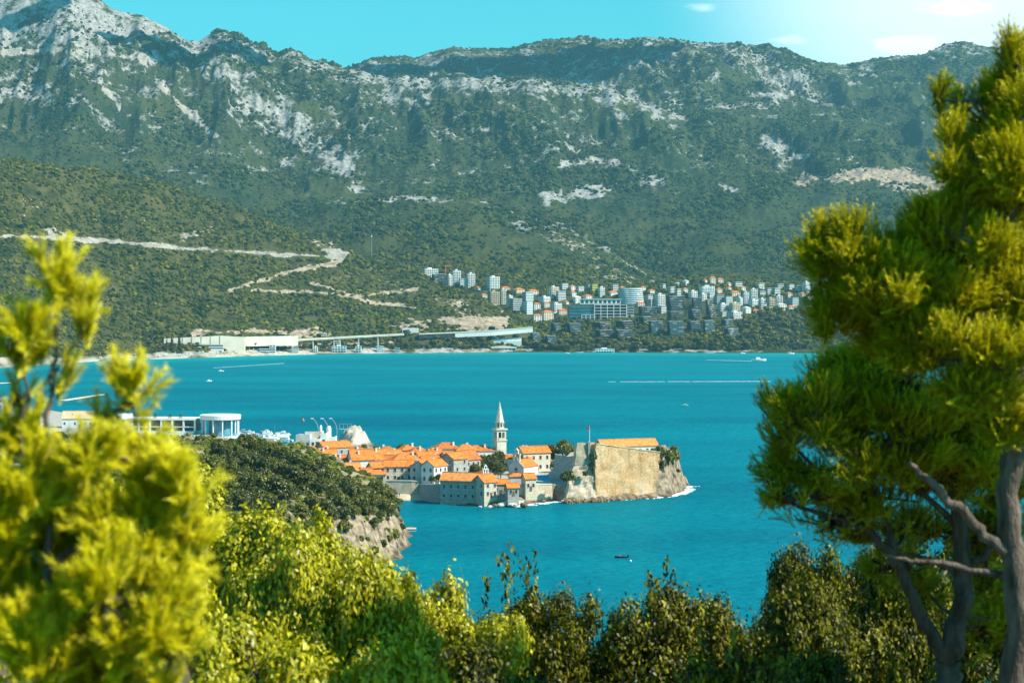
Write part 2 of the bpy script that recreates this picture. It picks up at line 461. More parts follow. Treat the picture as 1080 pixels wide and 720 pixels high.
# ------------------------------------------------------------------ sea
def build_sea():
    m, n, l, b = new_mat('sea_water')
    tc = n.new('ShaderNodeTexCoord')
    nz = n.new('ShaderNodeTexNoise'); nz.inputs['Scale'].default_value = 0.006; nz.inputs['Detail'].default_value = 9; nz.inputs['Roughness'].default_value = 0.62
    mp = n.new('ShaderNodeMapping'); mp.inputs['Scale'].default_value = (0.45, 1.0, 1)
    l.new(tc.outputs['Object'], mp.inputs[0]); l.new(mp.outputs[0], nz.inputs['Vector'])
    cr = n.new('ShaderNodeValToRGB')
    cr.color_ramp.elements[0].position = 0.35; cr.color_ramp.elements[0].color = (0.0, 0.112, 0.160, 1)
    cr.color_ramp.elements[1].position = 0.68; cr.color_ramp.elements[1].color = (0.0, 0.192, 0.235, 1)
    l.new(nz.outputs['Fac'], cr.inputs[0])
    # shallow water over sand near the shores is lighter and greener
    at = n.new('ShaderNodeAttribute'); at.attribute_name = 'shallow'
    mx = n.new('ShaderNodeMix'); mx.data_type = 'RGBA'
    l.new(at.outputs['Fac'], mx.inputs[0]); l.new(cr.outputs[0], mx.inputs[6]); mx.inputs[7].default_value = (0.0, 0.30, 0.31, 1)
    n.remove(b)
    df = n.new('ShaderNodeBsdfDiffuse'); l.new(mx.outputs[2], df.inputs['Color'])
    gl = n.new('ShaderNodeBsdfGlossy'); gl.inputs['Roughness'].default_value = 0.24; gl.inputs['Color'].default_value = (0.18, 0.85, 1.0, 1)
    fr = n.new('ShaderNodeFresnel'); fr.inputs['IOR'].default_value = 1.33
    fm = n.new('ShaderNodeMapRange'); fm.inputs[1].default_value = 0.02; fm.inputs[2].default_value = 0.9; fm.inputs[3].default_value = 0.02; fm.inputs[4].default_value = 0.30
    l.new(fr.outputs[0], fm.inputs[0])
    ms = n.new('ShaderNodeMixShader'); l.new(fm.outputs[0], ms.inputs[0]); l.new(df.outputs[0], ms.inputs[1]); l.new(gl.outputs[0], ms.inputs[2])
    l.new(ms.outputs[0], n['Material Output'].inputs['Surface'])
    h = None
    for (s, str_, dist) in ((0.06, 0.6, 3.0), (0.22, 0.9, 2.2), (0.7, 1.0, 0.8)):
        mq = n.new('ShaderNodeMapping'); mq.inputs['Scale'].default_value = (0.55, 1.0, 1); mq.inputs['Rotation'].default_value = (0, 0, 0.35)
        l.new(tc.outputs['Object'], mq.inputs[0])
        q = n.new('ShaderNodeTexNoise'); q.inputs['Scale'].default_value = s; q.inputs['Detail'].default_value = 3
        l.new(mq.outputs[0], q.inputs['Vector'])
        bp = n.new('ShaderNodeBump'); bp.inputs['Strength'].default_value = str_; bp.inputs['Distance'].default_value = dist
        l.new(q.outputs['Fac'], bp.inputs['Height'])
        if h is not None: l.new(h, bp.inputs['Normal'])
        h = bp.outputs[0]
    for q in (df, gl, fr): l.new(h, q.inputs['Normal'])
    # radial sheet out to the horizon, finer inside the bay
    Ys = np.concatenate([np.linspace(-4000, 200, 8), np.linspace(300, 3600, 110), np.array([5000, 9000, 18000, 40000.])])
    Us = np.linspace(-1.6, 1.6, 161)
    V = []
    for y in Ys:
        w = max(abs(y), 3000.) if y < 300 else max(y, 900.) * 0.5
        if y > 3600: w = y
        for a in Us: V.append((a * w, y, 0))
    V = np.array(V)
    nx, ny = len(Us), len(Ys)
    idx = np.arange(nx * ny).reshape(ny, nx)
    Fc = np.stack([idx[:-1, :-1], idx[:-1, 1:], idx[1:, 1:], idx[1:, :-1]], -1).reshape(-1, 4)
    # shallows along the far beach
    ysh = np.interp((V[:, 0] / np.maximum(V[:, 1], 1)) * F + 540, SH_U, SH_Y)
    d = ysh - V[:, 1]
    sh = np.clip(1 - d / 260., 0, 1) * (d > -200) * (V[:, 1] > 1800) * 0.8
    sh += np.clip((V[:, 1] - 1500) / 1900, 0, 1) * 0.30 * (V[:, 1] < 4000)
    o = mesh_obj('sea', np_mesh('sea', V, Fc, m, True, {'shallow': np.clip(sh, 0, 1)}))
    tag(o, kind='structure', label='turquoise sea filling the bay')
    return o


# ------------------------------------------------------------------ far shore and mountains
SH_U = np.array([-700, -300, 0, 60, 100, 200, 300, 400, 480, 560, 700, 900, 1500, 2200.])
SH_PY = np.array([400, 394, 388, 384, 381, 377.5, 374.3, 372.6, 372.2, 371.4, 372.2, 372.4, 371.5, 371.])
SH_Y = CAM_Z * F / (SH_PY - HORIZON)


def curve(pts, U):
    a = np.array(pts, float)
    return np.interp(U, a[:, 0], a[:, 1])


TU = np.concatenate([np.arange(-700, -60, 8.), np.arange(-60, 1130, 1.5), np.arange(1130, 1800, 8.)])
TY = np.concatenate([np.arange(2300, 4300, 7.), np.arange(4300, 8400, 20.), np.arange(8400, 11000, 120.)])


def far_height():
    U = TU
    Ys = np.interp(U, SH_U, SH_Y)
    cs = []          # (Y, z) control rows, front to back
    def row(Y, py=None, z=None):
        Y = np.asarray(Y, float) * np.ones_like(U)
        if z is None: z = CAM_Z - (py - HORIZON) / F * Y
        cs.append((Y, np.asarray(z, float) * np.ones_like(U)))
    row(Ys - 400, z=-25.)
    row(Ys - 12, z=-1.5)
    row(Ys + 10, z=1.2)
    # coastal bank: beach on the left, road bench, rocky bank on the right
    row(Ys + curve([(-700, 140), (150, 110), (180, 60), (420, 55), (560, 60), (600, 40), (2000, 40)], U),
        z=curve([(-700, 4), (150, 4), (175, 5), (300, 9), (400, 16), (545, 14), (600, 9), (2000, 10)], U))
    row(Ys + curve([(-700, 220), (150, 190), (180, 95), (420, 85), (560, 90), (600, 90), (2000, 90)], U),
        z=curve([(-700, 9), (150, 9), (180, 10), (257, 24), (430, 32), (545, 36), (580, 24), (620, 26), (760, 26), (800, 20), (900, 18), (2000, 16)], U))
    # left hill, mid height / right: hotels
    row(Ys + curve([(-700, 480), (0, 470), (300, 300), (440, 190), (540, 150), (600, 190), (2000, 200)], U),
        py=curve([(-700, 320), (0, 320), (200, 318), (360, 316), (440, 333), (500, 338), (545, 348), (600, 343), (700, 343), (790, 345), (900, 345), (2000, 345)], U))
    # crest of the left hill
    row(Ys + curve([(-700, 1250), (0, 1150), (200, 900), (360, 640), (440, 450), (545, 230), (600, 330), (2000, 330)], U),
        py=curve([(-700, 150), (-200, 155), (0, 166), (70, 175), (150, 190), (200, 205), (250, 218), (290, 231), (340, 255), (365, 266), (400, 281), (440, 291),
                  (480, 306), (520, 326), (545, 341), (600, 332), (700, 333), (790, 334), (900, 336), (2000, 336)], U))
    # behind it / town slope
    row(Ys + curve([(-700, 1600), (0, 1480), (200, 1230), (360, 900), (440, 640), (545, 420), (600, 460), (2000, 480)], U),
        py=curve([(-700, 195), (0, 196), (200, 226), (360, 284), (400, 300), (440, 304), (500, 312), (560, 322), (620, 322), (700, 322), (780, 321), (900, 326), (2000, 330)], U))
    row(curve([(-700, 4500), (0, 4450), (200, 4350), (360, 4250), (440, 4080), (560, 4000), (700, 4020), (2000, 4020)], U),
        py=curve([(-700, 200), (0, 198), (200, 228), (300, 262), (360, 276), (440, 292), (500, 297), (560, 302), (620, 304), (680, 306), (720, 300), (770, 303), (850, 311), (900, 314), (2000, 316)], U))
    # second spur
    row(curve([(-700, 5000), (300, 4900), (345, 4850), (520, 4800), (680, 4500), (760, 4550), (2000, 4550)], U),
        py=curve([(-700, 172), (0, 178), (100, 190), (200, 214), (280, 236), (310, 232), (345, 211), (400, 207), (440, 207), (520, 216), (580, 237), (640, 264), (680, 296), (720, 291), (760, 284), (870, 290), (1000, 292), (2000, 292)], U))
    row(curve([(-700, 5300), (300, 5250), (520, 5150), (680, 4800), (2000, 4900)], U),
        py=curve([(-700, 160), (0, 168), (200, 204), (280, 228), (310, 232), (345, 222), (440, 216), (520, 226), (580, 246), (640, 270), (680, 286), (760, 268), (870, 268), (1000, 270), (2000, 272)], U))
    row(curve([(-700, 5700), (400, 5700), (700, 5500), (2000, 5600)], U),
        py=curve([(-700, 118), (0, 120), (150, 138), (300, 176), (400, 178), (520, 180), (640, 186), (720, 190), (850, 190), (1000, 196), (2000, 198)], U))
    row(curve([(-700, 6050), (400, 6050), (720, 6050), (2000, 6200)], U),
        py=curve([(-700, 60), (0, 62), (150, 78), (230, 92), (300, 122), (360, 134), (440, 118), (520, 122), (640, 134), (720, 146), (850, 156), (1000, 160), (2000, 165)], U))
    # first skyline: big peak on the left, rocky ridge in the middle
    row(curve([(-700, 6500), (120, 6500), (230, 6600), (380, 6450), (700, 6400), (2000, 6700)], U),
        py=curve([(-700, 40), (-260, 18), (-100, 0), (0, -14), (60, -15), (112, 1), (150, 14), (200, 40), (210, 41), (228, 34), (250, 41), (290, 58), (325, 62),
                  (355, 68), (385, 74), (410, 79), (440, 76), (480, 79), (520, 80), (560, 82), (600, 86), (650, 96), (690, 112), (720, 122), (800, 120), (900, 128), (2000, 130)], U))
    row(curve([(-700, 7000), (230, 7000), (380, 6800), (700, 6750), (2000, 7200)], U),
        py=curve([(-700, 70), (0, 40), (150, 50), (230, 66), (330, 82), (385, 84), (440, 86), (600, 94), (650, 100), (690, 104), (720, 100), (800, 92), (900, 100), (2000, 105)], U))
    row(curve([(-700, 7900), (2000, 7900)], U),
        py=curve([(-700, 75), (0, 75), (330, 78), (372, 71), (390, 62), (430, 57), (436, 59), (478, 50), (520, 54), (540, 53), (570, 46), (600, 40), (640, 37), (705, 37), (755, 47), (810, 47), (840, 58),
                  (865, 67), (890, 67), (940, 60), (975, 57), (1000, 47), (1015, 44), (1040, 49), (1080, 56), (1200, 70), (1400, 80), (2000, 90)], U))
    row(11000, z=500.)
    CY = np.array([c[0] for c in cs]); CZ = np.array([c[1] for c in cs])
    Z = np.empty((len(U), len(TY)))
    for i in range(len(U)):
        Z[i] = np.interp(TY, CY[:, i], CZ[:, i])
    # soften the straight joins a little along depth
    for _ in range(3):
        Z[:, 1:-1] = 0.25 * Z[:, :-2] + 0.5 * Z[:, 1:-1] + 0.25 * Z[:, 2:]
    XX = (U[:, None] - 540) / F * TY[None, :]; YY = np.ones_like(U)[:, None] * TY[None, :]
    near = sstep(15, 120, Z); far = sstep(5000, 6200, YY)
    c9 = curve([(-700, 6500), (120, 6500), (230, 6600), (380, 6450), (700, 6400), (2000, 6700)], U)[:, None]
    crestfree = (1 - 0.8 * sstep(7300, 7850, YY)) * (1 - 0.75 * np.exp(-((YY - c9) / 170.) ** 2))
    rel = (fbm(XX / 480 + YY / 2600, YY / 1150, 6, 3, 0.55, True) - 0.62) * 260 * far * crestfree
    rel += (fbm(XX / 190, YY / 260, 5, 11, 0.55, True) - 0.6) * 115 * near * (0.3 + 0.7 * far) * crestfree
    rel += (fbm(XX / 60, YY / 80, 4, 21) - 0.5) * 14 * near
    rel += (fbm(XX / 14, YY / 18, 3, 31) - 0.5) * 5 * sstep(2, 20, Z)
    keep = 1.0
    Z = np.where(Z > 1.0, np.maximum(Z + rel * keep, 1.0), Z)
    return XX, YY, Z


TXX, TYY, TZ = far_height()
TP = HORIZON + (CAM_Z - TZ) / TYY * F       # photo row of every terrain vertex


def hit(u, py, ymin=2400):
    """point where the sight line through (u, py) meets the far terrain"""
    i = int(np.clip(np.searchsorted(TU, u) - 1, 0, len(TU) - 2)); t = (u - TU[i]) / (TU[i + 1] - TU[i])
    P = TP[i] * (1 - t) + TP[i + 1] * t; Zc = TZ[i] * (1 - t) + TZ[i + 1] * t
    ok = np.where((P <= py) & (TY > ymin))[0]
    j = ok[0] if len(ok) else len(TY) - 1
    if j == 0: return Vector((X_of(u, TY[0]), TY[0], Zc[0]))
    a = (P[j - 1] - py) / max(P[j - 1] - P[j], 1e-6); a = min(max(a, 0), 1)
    Y = TY[j - 1] * (1 - a) + TY[j] * a
    return Vector((X_of(u, Y), Y, Zc[j - 1] * (1 - a) + Zc[j] * a))


def far_z(x, y):
    u = x / y * F + 540
    i = np.clip(np.searchsorted(TU, u) - 1, 0, len(TU) - 2); j = np.clip(np.searchsorted(TY, y) - 1, 0, len(TY) - 2)
    a = (u - TU[i]) / (TU[i + 1] - TU[i]); b = (y - TY[j]) / (TY[j + 1] - TY[j])
    return (TZ[i, j] * (1 - a) + TZ[i + 1, j] * a) * (1 - b) + (TZ[i, j + 1] * (1 - a) + TZ[i + 1, j + 1] * a) * b


def paint(lines=(), blobs=(), ylo=0, yhi=99999):
    A = np.zeros_like(TZ)
    UU = TU[:, None] * np.ones_like(TZ)
    band = (TYY > ylo) & (TYY < yhi)
    wob = fbm(UU / 9, TP / 4, 4, 77) - 0.5 + (fbm(UU / 30, TP / 15, 3, 78) - 0.5) * .8
    for pts, w, s in lines:
        d = np.full_like(TZ, 1e9)
        for (a, b), (c, e) in zip(pts[:-1], pts[1:]):
            vx, vy = c - a, e - b; L = vx * vx + vy * vy + 1e-9
            t = np.clip(((UU - a) * vx + (TP - b) * vy) / L, 0, 1)
            d = np.minimum(d, np.hypot(UU - a - t * vx, TP - b - t * vy))
        A = np.maximum(A, s * (1 - sstep(0.25 * w, 1.35 * w, d + wob * w * 1.9)) * band)
    for (cu, cy, ru, ry, ang, s) in blobs:
        ca, sa = math.cos(R(ang)), math.sin(R(ang))
        du, dv = UU - cu, TP - cy
        q = np.hypot((du * ca + dv * sa) / ru, (-du * sa + dv * ca) / ry)
        A = np.maximum(A, s * (1 - sstep(0.3, 1.35, q + wob * 1.5)) * band)
    return A


ROCK_A = np.maximum.reduce([
    paint([([(215, 48), (250, 90), (300, 130), (362, 172)], 20, .72), ([(225, 36), (300, 62), (370, 73)], 10, .62),
           ([(385, 84), (440, 86), (520, 88), (600, 96), (660, 106), (715, 122)], 11, .74), ([(400, 105), (470, 108)], 13, .55),
           ([(590, 175), (625, 169), (660, 174)], 4.5, .95), ([(575, 211), (605, 204), (640, 200)], 8, .86), ([(650, 195), (700, 189)], 7, .8),
           ([(600, 112), (640, 106)], 8, .5), ([(340, 180), (290, 170)], 5, .7), ([(205, 182), (290, 178)], 5, .55)],
          [(60, 20, 170, 52, 8, .80), (20, 90, 60, 22, 10, .62), (190, 52, 40, 14, 30, .6), (376, 196, 12, 7, 0, .8),
           (350, 155, 20, 16, 0, .75), (470, 168, 26, 5, -10, .6), (500, 135, 16, 3, 0, .85), (430, 137, 8, 4, 0, .8),
           (590, 155, 40, 8, 0, .5), (160, 110, 60, 30, 20, .42)], 5000, 7300),
    paint([([(640, 39), (700, 40), (760, 50), (800, 66), (840, 95), (875, 108)], 12, .64), ([(940, 62), (1010, 48), (1060, 54)], 9, .6)],
          [(820, 80, 60, 28, 25, .66), (900, 80, 60, 22, 10, .52), (780, 112, 40, 8, 10, .6), (835, 154, 30, 14, 0, .72), (905, 168, 30, 6, 0, .65),
           (880, 120, 40, 14, 0, .5), (700, 60, 50, 12, 0, .45), (770, 200, 12, 5, 0, .5), (720, 300, 0.1, 0.1, 0, 0)], 5000, 9000),
    paint([([(345, 212), (440, 208), (520, 217), (590, 239), (650, 268), (690, 297)], 4, .62)], [(640, 292, 40, 12, 30, .45), (560, 236, 70, 10, 15, .48)], 4100, 5200),
    paint([([(300, 371), (420, 369), (560, 369)], 3.5, .7), ([(600, 370), (760, 370), (880, 370), (1100, 370)], 2.4, .62)], [], 2400, 3600),
])
TAN_A = np.maximum.reduce([
    paint([([(848, 188), (900, 184), (950, 187), (1000, 197)], 8, .95), ([(980, 205), (940, 196)], 7, .7)], [(800, 262, 14, 5, -20, .5)], 5000, 7000),
    paint([([(560, 232), (610, 262), (660, 298)], 9, .50)], [], 4100, 5200),
    paint([([(243, 306), (290, 291), (330, 281), (362, 276)], 2.6, .95), ([(265, 306), (330, 308), (362, 312), (425, 323)], 2.0, .9),
           ([(328, 297), (378, 313), (440, 304)], 1.7, .85), ([(380, 317), (438, 325)], 1.8, .85), ([(165, 262), (210, 248), (225, 240)], 3, .5),
           ([(205, 352), (262, 349), (300, 350)], 3.5, .85), ([(440, 341), (490, 338), (532, 341)], 9, .97)],
          [(325, 351, 24, 7, 0, .85), (352, 352, 20, 4, 0, .7), (430, 342, 16, 5, 0, .8), (480, 322, 34, 8, 12, .55), (400, 300, 50, 18, 20, .36), (150, 235, 60, 14, 10, .36),
           (340, 258, 26, 10, 30, .5), (30, 215, 30, 26, 0, .4), (320, 364, 60, 4, 0, .7), (385, 362, 40, 4, 0, .7)], 2400, 4400),
])
ROCK_A = np.maximum(ROCK_A, (0.27 + 0.20 * sstep(350, 950, TZ)) * sstep(4900, 5600, TYY) * (1 - 0.5 * sstep(600, 1000, TXX / TYY * F + 540)))
PALE_A = np.maximum.reduce([
    paint([([(0, 56), (60, 53), (120, 58), (152, 61)], 5.5, 1), ([(95, 62), (108, 92), (138, 124)], 3, .9), ([(150, 65), (186, 106), (232, 149)], 5, .95),
           ([(72, 70), (84, 104)], 3, .6), ([(0, 72), (40, 88)], 7, .6)], [], 5000, 7300),
    paint([([(0, 249), (100, 253), (200, 262), (290, 268), (358, 271)], 2.6, .82), ([(70, 247), (50, 243)], 5, .6)], [(352, 267, 14, 6, 0, .95), (190, 248, 24, 5, 0, .7)], 2400, 4400),
])
SAND_A = paint([([(60, 384), (110, 378.5), (200, 374.5), (260, 373), (330, 372)], 5.0, 1.0), ([(-700, 396), (0, 384), (60, 381)], 7, 1), ([(330, 372), (540, 370.5)], 1.0, .7)], [], 2200, 3600) * (TZ < 9)


def mat_terrain():
    m, n, l, b = new_mat('mountain_ground')
    tc = n.new('ShaderNodeTexCoord'); P = tc.outputs['Object']
    def noise(scale, det, rough=0.6):
        q = n.new('ShaderNodeTexNoise'); q.inputs['Scale'].default_value = scale; q.inputs['Detail'].default_value = det; q.inputs['Roughness'].default_value = rough
        l.new(P, q.inputs['Vector']); return q.outputs['Fac']
    def ramp(src, p0, c0, p1, c1):
        r = n.new('ShaderNodeValToRGB'); r.color_ramp.elements[0].position = p0; r.color_ramp.elements[1].position = p1
        r.color_ramp.elements[0].color = lin(c0); r.color_ramp.elements[1].color = lin(c1); l.new(src, r.inputs[0]); return r.outputs[0]
    def mix(f, a, c):
        x = n.new('ShaderNodeMix'); x.data_type = 'RGBA'; l.new(f, x.inputs[0]); l.new(a, x.inputs[6])
        if isinstance(c, tuple): x.inputs[7].default_value = lin(c)
        else: l.new(c, x.inputs[7])
        return x.outputs[2]
    def math_(op, a, c, clamp=False):
        x = n.new('ShaderNodeMath'); x.operation = op; x.use_clamp = clamp
        for k, q in enumerate((a, c)):
            if isinstance(q, (int, float)): x.inputs[k].default_value = q
            else: l.new(q, x.inputs[k])
        return x.outputs[0]
    def mask(name, nz, gain=1.3, lo=0.55, hi=0.72, k=1.0):
        a = n.new('ShaderNodeAttribute'); a.attribute_name = name
        s = math_('ADD', math_('MULTIPLY', a.outputs['Fac'], k), math_('MULTIPLY', math_('SUBTRACT', nz, 0.5), gain))
        s = math_('MULTIPLY', s, math_('MINIMUM', math_('MULTIPLY', a.outputs['Fac'], 6.0), 1.0))
        r = n.new('ShaderNodeMapRange'); r.interpolation_type = 'SMOOTHSTEP'
        r.inputs[1].default_value = lo; r.inputs[2].default_value = hi; l.new(s, r.inputs[0]); return r.outputs[0]
    nb = noise(0.004, 8); nm = noise(0.02, 7, 0.68); nf = noise(0.09, 5, 0.7)
    veg = mix(ramp(nm, 0.4, (0, 0, 0), 0.62, (1, 1, 1)), ramp(nb, 0.38, (0.020, 0.042, 0.017), 0.62, (0.070, 0.080, 0.020)), ramp(nf, 0.4, (0.022, 0.040, 0.016), 0.6, (0.092, 0.095, 0.030)))
    na = n.new('ShaderNodeAttribute'); na.attribute_name = 'near'
    veg = mix(na.outputs['Fac'], veg, ramp(nm, 0.38, (0.032, 0.042, 0.010), 0.66, (0.125, 0.11, 0.036)))
    rock = ramp(nf, 0.34, (0.17, 0.165, 0.155), 0.66, (0.52, 0.49, 0.445))
    tan = ramp(nf, 0.36, (0.22, 0.15, 0.09), 0.64, (0.56, 0.44, 0.32))
    pale = ramp(nf, 0.34, (0.24, 0.21, 0.17), 0.62, (0.48, 0.43, 0.36))
    col = mix(mask('tan', nf, 2.2, .5, .7, .95), veg, tan)
    rn = math_('ADD', math_('MULTIPLY', noise(0.011, 9, 0.72), 0.6), math_('MULTIPLY', noise(0.05, 6, 0.75), 0.4))
    col = mix(mask('rock', rn, 4.2, .46, .76, 0.98), col, rock)
    col = mix(mask('pale', rn, 2.4, .5, .78, 1.05), col, pale)
    sa = n.new('ShaderNodeAttribute'); sa.attribute_name = 'sand'
    col = mix(sa.outputs['Fac'], col, ramp(nf, 0.3, (0.50, 0.42, 0.32), 0.7, (0.70, 0.61, 0.48)))
    l.new(col, b.inputs['Base Color'])
    b.inputs['Roughness'].default_value = 0.95; b.inputs['Specular IOR Level'].default_value = 0.05
    bp = n.new('ShaderNodeBump'); bp.inputs['Strength'].default_value = 1.0; bp.inputs['Distance'].default_value = 9
    l.new(math_('ADD', nm, math_('MULTIPLY', nf, 0.45)), bp.inputs['Height']); l.new(bp.outputs[0], b.inputs['Normal'])
    return m


def build_mountains():
    nu, ny = TZ.shape
    V = np.stack([TXX, TYY, TZ], -1).reshape(-1, 3)
    idx = np.arange(nu * ny).reshape(nu, ny)
    Fc = np.stack([idx[:-1, :-1], idx[1:, :-1], idx[1:, 1:], idx[:-1, 1:]], -1).reshape(-1, 4)
    me = np_mesh('mountains', V, Fc, mat_terrain(), True, {'rock': ROCK_A, 'tan': TAN_A, 'pale': PALE_A, 'sand': SAND_A, 'near': (1 - sstep(3900, 4700, TYY)) * (1 - 0.65 * sstep(545, 565, TXX / TYY * F + 540))})
    tag(mesh_obj('mountains', me), kind='structure', label='rocky green mountains rising behind the far shore')


# ------------------------------------------------------------------ near land: old town island, headland, hillside
def poly_sdf(x, y, poly):
    """positive inside"""
    d = np.full(x.shape, 1e9); inside = np.zeros(x.shape, bool)
    n = len(poly)
    for i in range(n):
        ax, ay = poly[i]; bx, by = poly[(i + 1) % n]
        vx, vy = bx - ax, by - ay
        t = np.clip(((x - ax) * vx + (y - ay) * vy) / (vx * vx + vy * vy + 1e-9), 0, 1)
        d = np.minimum(d, np.hypot(x - ax - t * vx, y - ay - t * vy))
        c = ((ay > y) != (by > y)) & (x < vx * (y - ay) / (by - ay + 1e-12) + ax)
        inside ^= c
    return np.where(inside, d, -d)


def pxy(u, py, z=0.0):
    Y = Y_of(py, z); return (X_of(u, Y), Y)


TOWN_POLY = [pxy(404, 527), pxy(425, 527.5), pxy(446, 527.5), pxy(466, 530), pxy(490, 533), pxy(515, 534), pxy(545, 533), pxy(575, 530), pxy(600, 526.5), pxy(650, 525.5),
             pxy(690, 522.5), pxy(712, 519), pxy(722, 514), pxy(722, 508), pxy(705, 503), pxy(690, 499), pxy(620, 494), pxy(560, 492), pxy(500, 490), pxy(450, 488), pxy(404, 484), pxy(400, 474),
             pxy(396, 470), pxy(350, 469.5), pxy(318, 469), pxy(306, 470), pxy(300, 474), pxy(262, 468), pxy(252, 465), pxy(215, 459.5), pxy(137, 452), pxy(107, 441),
             pxy(60, 435), pxy(0, 429), (-900, 1660), (-1300, 1500), (-1300, 500), (-420, 560), (-160, 800), (-90, 850)]
FLAT_POLY = [pxy(404, 480), pxy(300, 476), pxy(262, 470), pxy(215, 461), pxy(107, 442), pxy(60, 436), pxy(0, 430), (-900, 1650), (-1300, 1500), (-1300, 700), (-420, 800), (-100, 900)]
HEAD_POLY = [(-43, 640), (-38, 668), (-37, 700), (-40, 745), (-56, 790), (-90, 835), (-130, 860), (-300, 880), (-520, 860), (-520, 420), (-200, 440), (-105, 500), (-72, 560), (-51, 610)]
ROCK_POLY = [pxy(683, 519, 2), pxy(706, 517, 2), pxy(719, 513, 2), pxy(721, 507, 2), (82, 930), (66, 945), (52, 930), (52, 892)]
WHITE_POLY = [pxy(353, 470), pxy(372, 473.5), pxy(391, 471), pxy(396, 468), pxy(389, 465.5), pxy(372, 464.5), pxy(355, 466)]
FRONT_POLY = [pxy(408, 518, 3), pxy(441, 518, 3), pxy(468, 518, 3), pxy(507, 518, 3), pxy(530, 518, 4), pxy(560, 514, 6), pxy(585, 513, 6), pxy(600, 512, 7), (40, 900), (60, 905), (66, 960), pxy(690, 480, 7), pxy(620, 478.5, 7),
              pxy(560, 478, 7), pxy(500, 477.5, 7), pxy(450, 477, 7), pxy(400, 476.5, 7), pxy(385, 475.5, 7), pxy(318, 473, 7), (-150, 1060), (-100, 900)]


def land_height(x, y):
    wob = (fbm(x / 9, y / 9, 4, 5) - 0.5) * 7 + (fbm(x / 30, y / 30, 3, 9) - 0.5) * 8
    s_t = poly_sdf(x, y, TOWN_POLY) + wob * 0.55
    rough = (fbm(x / 5, y / 5, 4, 15, 0.55, True) - 0.55)
    z = np.where(s_t > 0, 2.2 * sstep(0, 9, s_t) + rough * 1.6 * sstep(0, 3, s_t), np.maximum(s_t * 0.5, -8))
    s_f = poly_sdf(x, y, FRONT_POLY)
    z = np.maximum(z, np.where(s_f > -1.5, 7.0 * sstep(-1.5, 1.5, s_f), -9))
    s_r = poly_sdf(x, y, ROCK_POLY) + wob * 0.4
    z = np.maximum(z, np.where(s_r > -1, (17.5 + rough * 5) * sstep(-1, 5, s_r) ** 0.8, -9))
    s_w = poly_sdf(x, y, WHITE_POLY) + wob * 0.5
    hw = np.interp(x, [-106, -103, -98, -92, -88, -83], [4.5, 7, 8.2, 7.8, 5.5, 2])
    z = np.maximum(z, np.where(s_w > -1, (hw + rough * 8) * sstep(-1, 6, s_w), -9))
    s_h = poly_sdf(x, y, HEAD_POLY) + wob * 0.8
    top = np.interp(x, [-520, -130, -104, -90, -78, -66, -53, -41], [30, 27, 26.5, 26, 24, 20, 16, 12]) + (fbm(x / 26, y / 26, 3, 44) - 0.5) * 6
    zh = (top * sstep(0, 9, s_h) ** 0.8 + rough * 7.5 * sstep(0, 4, s_h) * (1 - 0.6 * sstep(8, 16, s_h)))
    z = np.maximum(z, np.where(s_h > 0, zh, np.where(s_h > -30, s_h * 0.4, -12)))
    return z


def hill_height(x, y):
    a = x / np.maximum(y, 1.0)
    slope = np.interp(a, [-0.6, -0.16, -0.10, 0.5], [0.10, 0.12, 0.27, 0.27])
    z = 83.2 - slope * y - 0.0 * x + (fbm(x / 7, y / 7, 4, 61) - 0.5) * 1.2
    far = sstep(400, 640, y)
    return np.where(y > 380, z - far * 60, z)


def mat_land():
    m, n, l, b = new_mat('town_ground')
    tc = n.new('ShaderNodeTexCoord'); P = tc.outputs['Object']
    def noise(scale, det, rough=0.6):
        q = n.new('ShaderNodeTexNoise'); q.inputs['Scale'].default_value = scale; q.inputs['Detail'].default_value = det; q.inputs['Roughness'].default_value = rough
        l.new(P, q.inputs['Vector']); return q.outputs['Fac']
    def ramp(src, p0, c0, p1, c1):
        r = n.new('ShaderNodeValToRGB'); r.color_ramp.elements[0].position = p0; r.color_ramp.elements[1].position = p1
        r.color_ramp.elements[0].color = lin(c0); r.color_ramp.elements[1].color = lin(c1); l.new(src, r.inputs[0]); return r.outputs[0]
    def mix(f, a, c):
        x = n.new('ShaderNodeMix'); x.data_type = 'RGBA'; l.new(f, x.inputs[0]); l.new(a, x.inputs[6]); l.new(c, x.inputs[7]); return x.outputs[2]
    nf = noise(0.35, 8, 0.65); nm = noise(0.08, 6)
    rock = ramp(nf, 0.36, (0.09, 0.06, 0.038), 0.64, (0.46, 0.35, 0.24))
    soil = ramp(nm, 0.40, (0.10, 0.095, 0.04), 0.6, (0.34, 0.27, 0.17))
    paved = ramp(nf, 0.3, (0.36, 0.32, 0.26), 0.7, (0.52, 0.47, 0.40))
    white = ramp(nf, 0.36, (0.30, 0.25, 0.19), 0.56, (0.58, 0.52, 0.44))
    sand = ramp(nm, 0.3, (0.55, 0.46, 0.33), 0.7, (0.68, 0.58, 0.44))
    wet = ramp(nf, 0.3, (0.05, 0.042, 0.03), 0.7, (0.16, 0.12, 0.08))
    col = rock
    for nm_, c in (('paved', paved), ('soil', soil), ('white', white), ('sandy', sand), ('wet', wet)):
        a = n.new('ShaderNodeAttribute'); a.attribute_name = nm_
        col = mix(a.outputs['Fac'], col, c)
    l.new(col, b.inputs['Base Color']); b.inputs['Roughness'].default_value = 0.92; b.inputs['Specular IOR Level'].default_value = 0.1
    bp = n.new('ShaderNodeBump'); bp.inputs['Strength'].default_value = 0.9; bp.inputs['Distance'].default_value = 0.9
    l.new(nf, bp.inputs['Height']); l.new(bp.outputs[0], b.inputs['Normal'])
    return m


